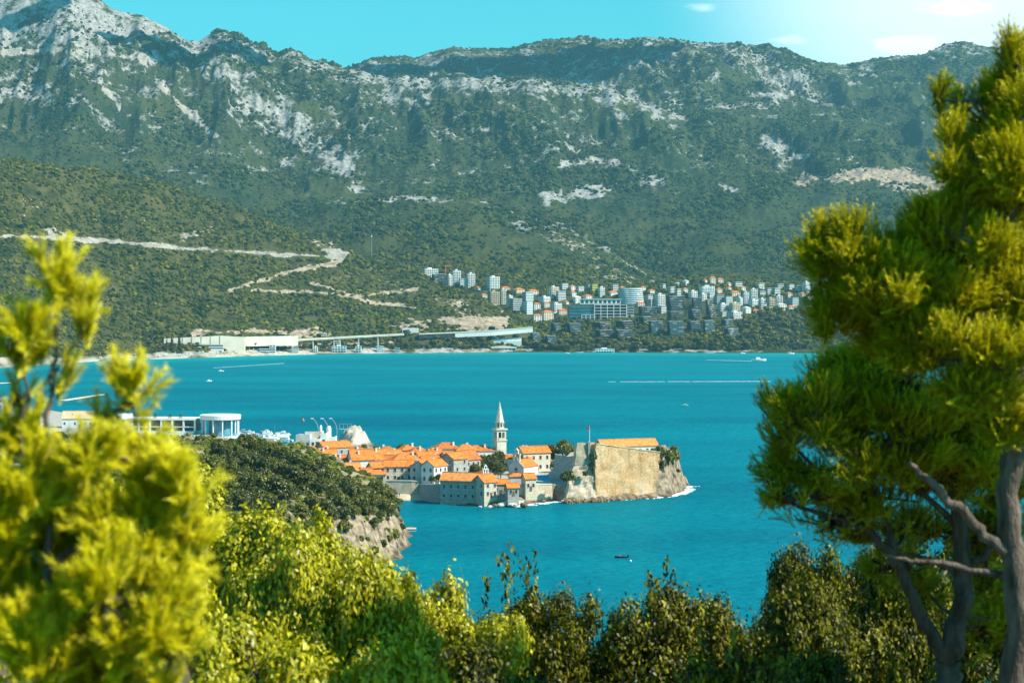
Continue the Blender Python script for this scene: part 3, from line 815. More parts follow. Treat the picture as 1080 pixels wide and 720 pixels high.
LX = np.concatenate([np.arange(-700, -200, 6.), np.arange(-200, 104, 1.4)])
LY = np.concatenate([np.arange(440, 830, 2.4), np.arange(830, 960, 1.4), np.arange(960, 1300, 3.), np.arange(1300, 1720, 6.)])
LXX, LYY = np.meshgrid(LX, LY, indexing='ij')
LZ = land_height(LXX, LYY)


def land_z(x, y):
    i = np.clip(np.searchsorted(LX, x) - 1, 0, len(LX) - 2); j = np.clip(np.searchsorted(LY, y) - 1, 0, len(LY) - 2)
    a = (x - LX[i]) / (LX[i + 1] - LX[i]); b = (y - LY[j]) / (LY[j + 1] - LY[j])
    return (LZ[i, j] * (1 - a) + LZ[i + 1, j] * a) * (1 - b) + (LZ[i, j + 1] * (1 - a) + LZ[i + 1, j + 1] * a) * b


def build_land():
    nx, ny = LZ.shape
    V = np.stack([LXX, LYY, LZ], -1).reshape(-1, 3)
    idx = np.arange(nx * ny).reshape(nx, ny)
    Fc = np.stack([idx[:-1, :-1], idx[1:, :-1], idx[1:, 1:], idx[:-1, 1:]], -1).reshape(-1, 4)
    gx, gy = np.gradient(LZ, LX, LY)
    flat = 1 - sstep(0.35, 0.9, np.hypot(gx, gy))
    paved = sstep(0, 3, poly_sdf(LXX, LYY, FRONT_POLY)) * flat
    paved = np.maximum(paved, sstep(-2, 4, poly_sdf(LXX, LYY, FLAT_POLY)) * flat)
    hs = poly_sdf(LXX, LYY, HEAD_POLY)
    soil = sstep(2, 9, hs) * (1 - sstep(0.7, 1.5, np.hypot(gx, gy))) + sstep(6, 9, poly_sdf(LXX, LYY, ROCK_POLY)) * flat
    white = sstep(-3, 0, poly_sdf(LXX, LYY, WHITE_POLY)) * sstep(1, 3, LZ)
    UU = LXX / LYY * F + 540
    PP = HORIZON + (CAM_Z - LZ) / LYY * F
    sandy = sstep(404, 410, UU) * (1 - sstep(464, 470, UU)) * sstep(512, 515, PP) * (1 - sstep(526.5, 529, PP)) * (LYY < 900) * (LYY > 835)
    wet = (1 - sstep(0.3, 1.6, LZ)) * 0.85 * (1 - sandy)
    me = np_mesh('shore_land', V, Fc, mat_land(), True, {'paved': paved, 'soil': np.clip(soil, 0, 1), 'white': white, 'sandy': sandy, 'wet': wet})
    tag(mesh_obj('shore_land', me), kind='structure', label='rocky land under the old town, the marina and the headland')
    # hillside the camera stands on
    U = np.linspace(-1.2, 1.2, 161); Y = np.concatenate([np.linspace(-30, 2, 9), np.linspace(3, 90, 88), np.linspace(93, 620, 90)])
    X = U[:, None] * (np.abs(Y)[None, :] * 0.9 + 25); YY = np.ones_like(U)[:, None] * Y[None, :]
    Z = hill_height(X, np.maximum(YY, 0))
    V = np.stack([X, YY, Z], -1).reshape(-1, 3)
    idx = np.arange(X.size).reshape(X.shape)
    Fc = np.stack([idx[:-1, :-1], idx[1:, :-1], idx[1:, 1:], idx[:-1, 1:]], -1).reshape(-1, 4)
    gm = mat_mottled('hillside_soil', (0.05, 0.05, 0.02), (0.17, 0.12, 0.07), 0.5, bump=0.1)
    tag(mesh_obj('hillside', np_mesh('hillside', V, Fc, gm, True)), kind='structure', label='shaded slope of soil under the foreground trees')


# ------------------------------------------------------------------ scattered scrub (geometry nodes)
def mat_scrub(name, dark, light, yellow):
    m, n, l, b = new_mat(name)
    oi = n.new('ShaderNodeObjectInfo')
    cr = n.new('ShaderNodeValToRGB')
    e = cr.color_ramp.elements
    e[0].position = 0.0; e[0].color = lin(dark)
    e[1].position = 1.0; e[1].color = lin(yellow)
    k = e.new(0.7); k.color = lin(light)
    l.new(oi.outputs['Random'], cr.inputs[0])
    tc = n.new('ShaderNodeTexCoord'); nz = n.new('ShaderNodeTexNoise'); nz.inputs['Scale'].default_value = 4; nz.inputs['Detail'].default_value = 3
    l.new(tc.outputs['Object'], nz.inputs['Vector'])
    hs = n.new('ShaderNodeHueSaturation'); mr = n.new('ShaderNodeMapRange'); mr.inputs[1].default_value = .3; mr.inputs[2].default_value = .7; mr.inputs[3].default_value = .55; mr.inputs[4].default_value = 1.5
    l.new(nz.outputs['Fac'], mr.inputs[0]); l.new(mr.outputs[0], hs.inputs['Value']); l.new(cr.outputs[0], hs.inputs['Color'])
    l.new(hs.outputs[0], b.inputs['Base Color'])
    b.inputs['Roughness'].default_value = 0.9; b.inputs['Specular IOR Level'].default_value = 0.05
    return m


def scatter(name, pts, scale, mat, label, squash=0.8, seed=0):
    pts = np.asarray(pts, np.float32)
    me = bpy.data.meshes.new(name)
    me.vertices.add(len(pts)); me.vertices.foreach_set('co', pts.ravel())
    me.attributes.new('sc', 'FLOAT', 'POINT').data.foreach_set('value', np.asarray(scale, np.float32))
    r = np.random.default_rng(seed)
    me.attributes.new('rz', 'FLOAT', 'POINT').data.foreach_set('value', (r.random(len(pts)) * 6.28).astype(np.float32))
    o = mesh_obj(name, me); tag(o, label, None, None, 'stuff')
    ng = bpy.data.node_groups.new(name + '_nodes', 'GeometryNodeTree')
    ng.interface.new_socket('Geometry', in_out='INPUT', socket_type='NodeSocketGeometry')
    ng.interface.new_socket('Geometry', in_out='OUTPUT', socket_type='NodeSocketGeometry')
    n, l = ng.nodes, ng.links
    gi = n.new('NodeGroupInput'); go = n.new('NodeGroupOutput')
    jn = n.new('GeometryNodeGeometryToInstance')
    for k in range(4):
        ico = n.new('GeometryNodeMeshIcoSphere'); ico.inputs['Radius'].default_value = 1.0; ico.inputs['Subdivisions'].default_value = 3
        ps = n.new('GeometryNodeInputPosition')
        nz = n.new('ShaderNodeTexNoise'); nz.noise_dimensions = '4D'; nz.inputs['W'].default_value = 3.7 * k + seed; nz.inputs['Scale'].default_value = 1.5; nz.inputs['Detail'].default_value = 3
        l.new(ps.outputs[0], nz.inputs['Vector'])
        mr = n.new('ShaderNodeMapRange'); mr.inputs[1].default_value = 0.3; mr.inputs[2].default_value = 0.7; mr.inputs[3].default_value = 0.45; mr.inputs[4].default_value = 1.35
        l.new(nz.outputs[0], mr.inputs[0])
        vm = n.new('ShaderNodeVectorMath'); vm.operation = 'SCALE'
        l.new(ps.outputs[0], vm.inputs[0]); l.new(mr.outputs[0], vm.inputs['Scale'])
        v2 = n.new('ShaderNodeVectorMath'); v2.operation = 'MULTIPLY_ADD'
        v2.inputs[1].default_value = (1, 1, squash); v2.inputs[2].default_value = (0, 0, squash * 0.55)
        l.new(vm.outputs[0], v2.inputs[0])
        sp = n.new('GeometryNodeSetPosition'); l.new(ico.outputs['Mesh'], sp.inputs['Geometry']); l.new(v2.outputs[0], sp.inputs['Position'])
        sm = n.new('GeometryNodeSetMaterial'); sm.inputs['Material'].default_value = mat
        l.new(sp.outputs[0], sm.inputs['Geometry'])
        ss = n.new('GeometryNodeSetShadeSmooth'); l.new(sm.outputs[0], ss.inputs[0]); ss.inputs['Shade Smooth'].default_value = False
        l.new(ss.outputs[0], jn.inputs[0])
    ip = n.new('GeometryNodeInstanceOnPoints'); ip.inputs['Pick Instance'].default_value = True
    l.new(gi.outputs[0], ip.inputs['Points']); l.new(jn.outputs[0], ip.inputs['Instance'])
    a1 = n.new('GeometryNodeInputNamedAttribute'); a1.data_type = 'FLOAT'; a1.inputs['Name'].default_value = 'sc'
    a2 = n.new('GeometryNodeInputNamedAttribute'); a2.data_type = 'FLOAT'; a2.inputs['Name'].default_value = 'rz'
    cx = n.new('ShaderNodeCombineXYZ'); l.new(a2.outputs[0], cx.inputs[2])
    rt = n.new('FunctionNodeEulerToRotation'); l.new(cx.outputs[0], rt.inputs[0])
    l.new(rt.outputs[0], ip.inputs['Rotation']); l.new(a1.outputs[0], ip.inputs['Scale'])
    l.new(ip.outputs[0], go.inputs[0])
    md = o.modifiers.new('scrub', 'NODES'); md.node_group = ng
    return o


def far_scatter():
    r = np.random.default_rng(3)
    mask = np.maximum(np.maximum(ROCK_A, PALE_A), np.maximum(TAN_A, SAND_A))
    def sample(n, ulo, uhi, ylo, yhi, p=1.0):
        u = r.uniform(ulo, uhi, n); y = ylo + (yhi - ylo) * r.random(n) ** p
        x = (u - 540) / F * y
        z = far_z(x, y)
        i = np.clip(np.searchsorted(TU, u), 0, len(TU) - 1); j = np.clip(np.searchsorted(TY, y), 0, len(TY) - 1)
        return u, x, y, z, mask[i, j]
    # hill on the left and the coast
    u, x, y, z, mk = sample(76000, -140, 1150, 2650, 4250)
    py = HORIZON + (CAM_Z - z) / y * F
    town = (u > 553) & (u < 1020) & (py > 312) & (py < 371)
    coast = (z < 6)
    cl = fbm(x / 55, y / 55, 4, 71)
    k = (r.random(len(u)) > mk * 1.05) & ~coast & (cl + r.random(len(u)) * 0.35 > 0.50) & (~town | (r.random(len(u)) < 0.8) & ((py > 338) | (u > 790)))
    roadd = np.interp(u, [-200, 0, 100, 200, 290, 362], [245, 249, 253, 262, 268, 272])
    k &= ~((np.abs(py - roadd) < 3) & (u < 362))
    P = np.stack([x, y, z - 0.5], -1)[k]; S = r.uniform(1.4, 3.9, k.sum()) * np.where(r.random(k.sum()) < 0.15, 1.4, 1)
    scatter('hill_scrub', P, S, mat_scrub('hill_scrub_leaf', (0.016, 0.030, 0.007), (0.090, 0.095, 0.011), (0.20, 0.17, 0.014)), 'olive green scrub and low trees covering the coastal hill', 0.85, 1)
    # mountain slopes behind
    u, x, y, z, mk = sample(120000, -120, 1150, 4250, 7900, 0.9)
    cl = fbm(x / 160, y / 160, 4, 81)
    k = (r.random(len(u)) > np.where(mk > .45, mk, 0) * 1.0) & (cl + r.random(len(u)) * 0.4 > 0.66)
    P = np.stack([x, y, z - 1.0], -1)[k]; S = r.uniform(2.0, 6.0, k.sum()) * np.where(cl[k] > .56, 1.2, .8)
    scatter('mountain_forest', P, S, mat_scrub('mountain_forest_leaf', (0.014, 0.032, 0.012), (0.054, 0.070, 0.016), (0.12, 0.115, 0.02)), 'dense dark green forest over the mountain slopes', 0.8, 2)
    # headland and town edge scrub
    n = 20000
    x = r.uniform(-330, -34, n); y = r.uniform(470, 860, n)
    z = land_z(x, y); s = poly_sdf(x, y, HEAD_POLY)
    e = 2.0
    g = np.hypot(land_z(x + e, y) - land_z(x - e, y), land_z(x, y + e) - land_z(x, y - e)) / (2 * e)
    cl = fbm(x / 12, y / 12, 3, 91)
    k = (s > 1.5) & (z > 2) & ((g < 1.15) | (r.random(n) < .5)) & (cl + r.random(n) * 0.3 > 0.52)
    scatter('headland_scrub', np.stack([x, y, z - 0.2], -1)[k], r.uniform(0.5, 1.7, k.sum()), mat_scrub('headland_scrub_leaf', (0.025, 0.04, 0.010), (0.10, 0.11, 0.018), (0.20, 0.18, 0.03)), 'low scrub between the trees of the headland', 0.8, 4)


build_sea()
build_mountains()
build_land()
far_scatter()
# ------------------------------------------------------------------ air and clouds
def build_air():
    hz = MB().box(-9000, 9000, -60, 11200, -40, 1330)
    m = bpy.data.materials.new('haze'); m.use_nodes = True
    n, l = m.node_tree.nodes, m.node_tree.links
    n.clear()
    out = n.new('ShaderNodeOutputMaterial')
    pv = n.new('ShaderNodeVolumePrincipled')
    pv.inputs['Color'].default_value = (0.26, 0.64, 0.80, 1)
    pv.inputs['Density'].default_value = HAZE_DENSITY
    pv.inputs['Anisotropy'].default_value = 0.25
    l.new(pv.outputs[0], out.inputs['Volume'])
    o = hz.build('haze', m)
    tag(o, 'thin pale blue haze over the bay', kind='stuff')


HAZE_DENSITY = 5.2e-5


def blob_mesh(name, n_lobes, size, flat, mat, seed):
    r = np.random.default_rng(seed)
    import bmesh
    bm = bmesh.new()
    for k in range(n_lobes):
        c = Vector((r.normal(0, size * 0.42), r.normal(0, size * 0.2), r.normal(0, size * 0.05 * flat)))
        rad = size * r.uniform(0.16, 0.34)
        bmesh.ops.create_icosphere(bm, subdivisions=4, radius=1.0, matrix=Matrix.Translation(c) @ Matrix.Diagonal((rad * 1.3, rad, rad * flat, 1)))
    me = bpy.data.meshes.new(name); bm.to_mesh(me); bm.free()
    co = np.empty(len(me.vertices) * 3); me.vertices.foreach_get('co', co); co = co.reshape(-1, 3)
    d = (fbm(co[:, 0] / size * 7 + co[:, 2] / size * 5, co[:, 1] / size * 7 + 3.3 * co[:, 2] / size, 4, seed) - 0.5) * size * 0.22
    nr = np.empty(len(me.vertices) * 3); me.vertices.foreach_get('normal', nr); nr = nr.reshape(-1, 3)
    co = co + nr * d[:, None] * np.array([1, 1, flat])
    me.vertices.foreach_set('co', co.ravel().astype(np.float32))
    me.polygons.foreach_set('use_smooth', np.ones(len(me.polygons), bool))
    me.materials.append(mat); me.update()
    return me


def build_clouds():
    m = mat_mottled('cloud_white', (0.85, 0.85, 0.85), (0.95, 0.95, 0.95), 0.002, rough=1, spec=0)
    # fair weather clouds above the frame whose shadows fall on the ridges
    for i, (u, py, Y, zc, size, sx) in enumerate([(525, 66, 7350, 1800, 640, 1.35), (188, 58, 6300, 1750, 330, 1.2), (10, 38, 6350, 1800, 200, 1.0)]):
        g = P3(u, py, Y)
        t = (zc - g.z) / sv.z
        o = mesh_obj('cloud', blob_mesh('cloud', 14, size, 0.22, m, 5 + i))
        o.location = g + sv * t
        o.scale = (sx, 0.8, 1)
        tag(o, 'white fair weather cloud above the mountains', kind='structure')


# ------------------------------------------------------------------ foliage meshes
def leaf_cloud(centers, normals, size, r, aspect=1.6, spread=0.6, fold=True):
    """one quad leaf per centre, facing roughly along its normal"""
    n = len(centers)
    nn = normals + r.normal(0, spread, (n, 3)); nn /= np.linalg.norm(nn, axis=1)[:, None] + 1e-9
    t = r.normal(0, 1, (n, 3)); t -= (t * nn).sum(1)[:, None] * nn; t /= np.linalg.norm(t, axis=1)[:, None] + 1e-9
    bt = np.cross(nn, t)
    s = size * r.uniform(0.6, 1.3, n)[:, None]
    a = centers - t * s * aspect * 0.5; c = centers + t * s * aspect * 0.5
    b = centers + bt * s * 0.42 + nn * s * 0.12; d = centers - bt * s * 0.42 + nn * s * 0.12
    V = np.stack([a, b, c, d], 1).reshape(-1, 3)
    Fc = np.arange(4 * n).reshape(n, 4)
    return V, Fc


def crown_mesh(name, lobes, n_clumps, per, leaf, mat, seed, clump_r=0.3, up=0.35, bottom=0.25, jit=0.5):
    """lobes: (cx,cy,cz,rx,ry,rz). Leaf clumps over the lobes' shells with a few inside."""
    r = np.random.default_rng(seed)
    L = np.array(lobes, float)
    w = (L[:, 3] * L[:, 4] + L[:, 4] * L[:, 5] + L[:, 3] * L[:, 5]); w /= w.sum()
    k = r.choice(len(L), n_clumps, p=w)
    d = r.normal(0, 1, (n_clumps, 3)); d /= np.linalg.norm(d, axis=1)[:, None]
    flip = (d[:, 2] < -bottom); d[flip, 2] *= -1
    rad = np.where(r.random(n_clumps) < 0.72, r.uniform(0.84, 1.08, n_clumps), r.uniform(0.35, 0.85, n_clumps))
    C = L[k, :3] + d * L[k, 3:] * rad[:, None]
    nrm = d / L[k, 3:]; nrm /= np.linalg.norm(nrm, axis=1)[:, None]
    nrm = nrm + np.array([0, 0, up])
    cv = r.random(n_clumps)
    cs = clump_r * r.uniform(0.6, 1.35, n_clumps)
    off = r.normal(0, jit, (n_clumps, per, 3))
    pts = (C[:, None, :] + off * cs[:, None, None]).reshape(-1, 3)
    nn = np.repeat(nrm, per, 0) + off.reshape(-1, 3) * 0.5
    V, Fc = leaf_cloud(pts, nn, leaf, r)
    var = np.clip(np.repeat(cv, per) * 0.6 + r.random(n_clumps * per) * 0.4, 0, 1)
    return np_mesh(name, V, Fc, mat, False, None, {'var': var})


def trunk_mesh(name, h, r0, mat, seed, forks=3, spread=0.35, lean=0.05):
    r = np.random.default_rng(seed)
    mb = MB()
    p = [Vector((0, 0, -0.6)), Vector((lean * h * 0.2, 0, h * 0.3)), Vector((lean * h * 0.6, lean * h * 0.3, h * 0.62)), Vector((lean * h, lean * h * 0.4, h * 0.9))]
    mb.tube(p, [r0 * 1.25, r0, r0 * 0.75, r0 * 0.3], 7)
    for k in range(forks):
        a = 6.28 * k / forks + r.uniform(-.4, .4); b = p[1].lerp(p[2], r.uniform(0.1, 1.0))
        e = b + Vector((math.cos(a) * spread * h, math.sin(a) * spread * h, h * r.uniform(0.2, 0.4)))
        mid = b.lerp(e, 0.5) + Vector((0, 0, -0.03 * h))
        mb.tube([b, mid, e], [r0 * 0.5, r0 * 0.36, r0 * 0.12], 5)
    return mb.mesh(name, mat, True)


def lobes_round(r, n, rad, h0, h1, sub):
    out = []
    for k in range(n):
        a = r.uniform(0, 6.28); q = rad * math.sqrt(r.random()) * 0.75
        z = r.uniform(h0, h1); s = sub * r.uniform(0.7, 1.25)
        out.append((q * math.cos(a), q * math.sin(a), z, s, s, s * 0.85))
    return out


TREE = {}


def tree_kind(key, crown, trunk):
    TREE[key] = (crown, trunk)


def make_tree_kinds():
    r = np.random.default_rng(21)
    for i in range(3):      # oaks and carobs of the headland and the town, unit about 7 m
        tree_kind('broad%d' % i, crown_mesh('crown', lobes_round(r, 11, 3.0, 1.7, 5.2, 1.65), 420, 9, 0.38, M['leaf_mid'], 30 + i, 0.55),
                  trunk_mesh('trunk', 5.2, 0.24, M['bark'], 40 + i))
    for i in range(3):      # shore pines seen from afar, unit about 12 m
        lob = [(0, 0, 9.6, 3.6, 3.6, 1.7)] + [(x, y, z, s, s, s * 0.6) for x, y, z, s in [(r.uniform(-2.4, 2.4), r.uniform(-2.4, 2.4), r.uniform(7, 10), r.uniform(1.4, 2.3)) for _ in range(6)]]
        tree_kind('pine%d' % i, crown_mesh('crown', lob, 230, 7, 0.85, M['leaf_far'], 50 + i, 0.9, up=0.6), trunk_mesh('trunk', 9.5, 0.35, M['bark'], 60 + i, 4, 0.22))
    for i in range(2):      # cypress
        lob = [(0, 0, z, q, q, 2.0) for z, q in ((1.8, 1.2), (4, 1.5), (6.5, 1.45), (9, 1.1), (11.2, 0.65))]
        tree_kind('cypress%d' % i, crown_mesh('crown', lob, 260, 7, 0.55, M['leaf_cypress'], 70 + i, 0.4, bottom=1, up=0.5), trunk_mesh('trunk', 8, 0.25, M['bark'], 80 + i, 0))
    for i in range(2):      # round bush, unit about 2.4 m
        tree_kind('bush%d' % i, crown_mesh('crown', lobes_round(r, 5, 0.9, 0.7, 1.5, 0.75), 150, 8, 0.26, M['leaf_mid'], 90 + i, 0.3), trunk_mesh('trunk', 1.2, 0.08, M['bark'], 95 + i, 3))


_first = {}


def plant(key, loc, scale, label, cat='tree', group=None, name='tree', sz=1.0, rz=None):
    rz = random.uniform(0, 6.28) if rz is None else rz
    t = empty(name, loc, rz, label, cat, group)
    t.scale = (scale, scale, scale * sz)
    c, k = TREE[key]
    if key not in _first:
        a = mesh_obj('crown', c, t); b = mesh_obj('trunk', k, t)
        _first[key] = (a, b)
    else:
        for o in _first[key]:
            q = o.copy(); LINK(q); q.parent = t
    return t


build_clouds()
build_air()
make_tree_kinds()
# ------------------------------------------------------------------ buildings of the far shore
def apartment(label, u0, u1, pt, pb, wall='plaster_white', glass='glass_dark', style='slab', rot=None, group='buildings of the resort across the bay', depth=None, Y=None, top=None, cat='building', name='apartment_building'):
    """a storeyed block: body, glazed bands, balcony slabs, roof"""
    uc = (u0 + u1) / 2
    p = hit(uc, pb) if Y is None else P3(uc, pb, Y)
    k = p.y / F
    w = (u1 - u0) * k; h = (pb - pt) * k
    rot = random.uniform(0.25, 0.8) if rot is None else rot
    d = depth or min(max(w * 0.55, 9), 22)
    w = max(w - abs(math.sin(rot)) * d * 0.7, w * 0.6)
    b = empty(name, (p.x, p.y + d * 0.5, p.z), rot, label, cat, group)
    nf = max(2, round(h / 3.4)); fh = h / nf
    x0, x1, y0, y1 = -w / 2, w / 2, -d / 2, d / 2
    W = M[wall]; G = M[glass]
    low = -9
    if style in ('slab', 'band'):
        wm = MB().box(x0, x1, y0, y1, low, h)
        if style == 'slab':         # piers between the windows
            for q in range(max(2, round(w / 5.0)) + 1):
                a = x0 + w * q / max(2, round(w / 5.0)); wm.box(max(a - .9, x0 - .12), min(a + .9, x1 + .12), y0 - .14, y0 + .05, 0, h)
            for q in range(max(1, round(d / 6)) + 1):
                a = y0 + d * q / max(1, round(d / 6))
                for xx in (x0, x1): wm.box(xx - .14, xx + .14, max(a - 1.1, y0 - .1), min(a + 1.1, y1 + .1), 0, h)
        wm.build('wall', W, b)
        for i in range(nf):
            z = i * fh; t = .06 if style == 'slab' else .09
            MB().box(x0 - t, x1 + t, y0 - t, y1 + t, z + fh * .34, z + fh * .80).build('window', G, b)
            if style == 'slab' and i: MB().box(x0 + .4, x1 - .4, y0 - 1.3, y0 - .145, z - .12, z + .75).build('balcony', W, b)
        if style == 'slab':
            MB().box(x0 - .35, x1 + .35, y0 - .35, y1 + .35, h, h + 0.5).build('roof', M[top] if top else W, b)
            MB().box(-w * .18, w * .12, -d * .2, d * .2, h + .5, h + 2.6).build('stair_head', W, b)
        else:
            MB().box(x0 - .3, x1 + .3, y0 - .3, y1 + .3, h, h + .6).build('roof', M[top] if top else W, b)
    elif style == 'terrace':    # dark glass storeys with thin slab edges, each set back
        body = MB()
        for i in range(nf):
            z = i * fh; sb = i * 1.1
            body.box(x0 + 1, x1 - 1, y0 + sb + 2.2, y1 + 2, z if i else low, z + fh)
            MB().box(x0 + 1.6, x1 - 1.6, y0 + sb + 2.05, y0 + sb + 2.4, z + .5, z + fh - .5).build('window', G, b)
            sl = MB().box(x0 + random.uniform(0, w * .06), x1 - random.uniform(0, w * .06), y0 + sb, y0 + sb + 2.1, z + fh - .42, z + fh - 0.02)
            if random.random() < .7:
                a = random.uniform(x0, x1 - w * .35); sl.box(a, a + w * random.uniform(.15, .35), y0 + sb + .05, y0 + sb + .2, z + fh - .05, z + fh + 1.0)
            sl.build('balcony', M[top or 'slab_edge'], b)
        body.build('wall', M['dark_cladding'], b)
        MB().box(x0 + .5, x1 - .5, y0 + nf * 1.1 + .5, y1 + 2.5, h, h + .4).build('roof', M['slab_edge'], b)
    elif style == 'house':
        rh = min(h * 0.4, d * 0.28)
        hw = h - rh
        MB().box(x0, x1, y0, y1, low, hw).build('wall', W, b)
        o = .5
        e = [(x0 - o, y0 - o, hw - .1), (x1 + o, y0 - o, hw - .1), (x1 + o, y1 + o, hw - .1), (x0 - o, y1 + o, hw - .1)]
        e2 = [(x, y, z + .3) for x, y, z in e]
        ri = min(w, d) * 0.45
        rr = MB(); rr.hexa(e, e2)
        A = (x0 - o + ri, 0, hw + rh); B = (x1 + o - ri, 0, hw + rh)
        rr.add(e2 + [A, B], [(0, 1, 5, 4), (1, 2, 5), (2, 3, 4, 5), (3, 0, 4)])
        rr.build('roof', M[top or 'roof_tile'], b)
        nb = max(2, round(w / 4.5)); nfl = max(1, round(hw / 3.2)); fh = hw / nfl
        for i in range(nfl):
            for q in range(nb):
                a = x0 + w * (q + .3) / nb; e_ = x0 + w * (q + .7) / nb
                MB().box(a, e_, y0 - .06, y0 + .1, i * fh + fh * .25, i * fh + fh * .8).build('window', G, b)
            for q in range(2):
                a = y0 + d * (q + .3) / 2; e_ = y0 + d * (q + .7) / 2
                MB().box(x1 - .1, x1 + .06, a, e_, i * fh + fh * .25, i * fh + fh * .8).build('window', G, b)
    return b


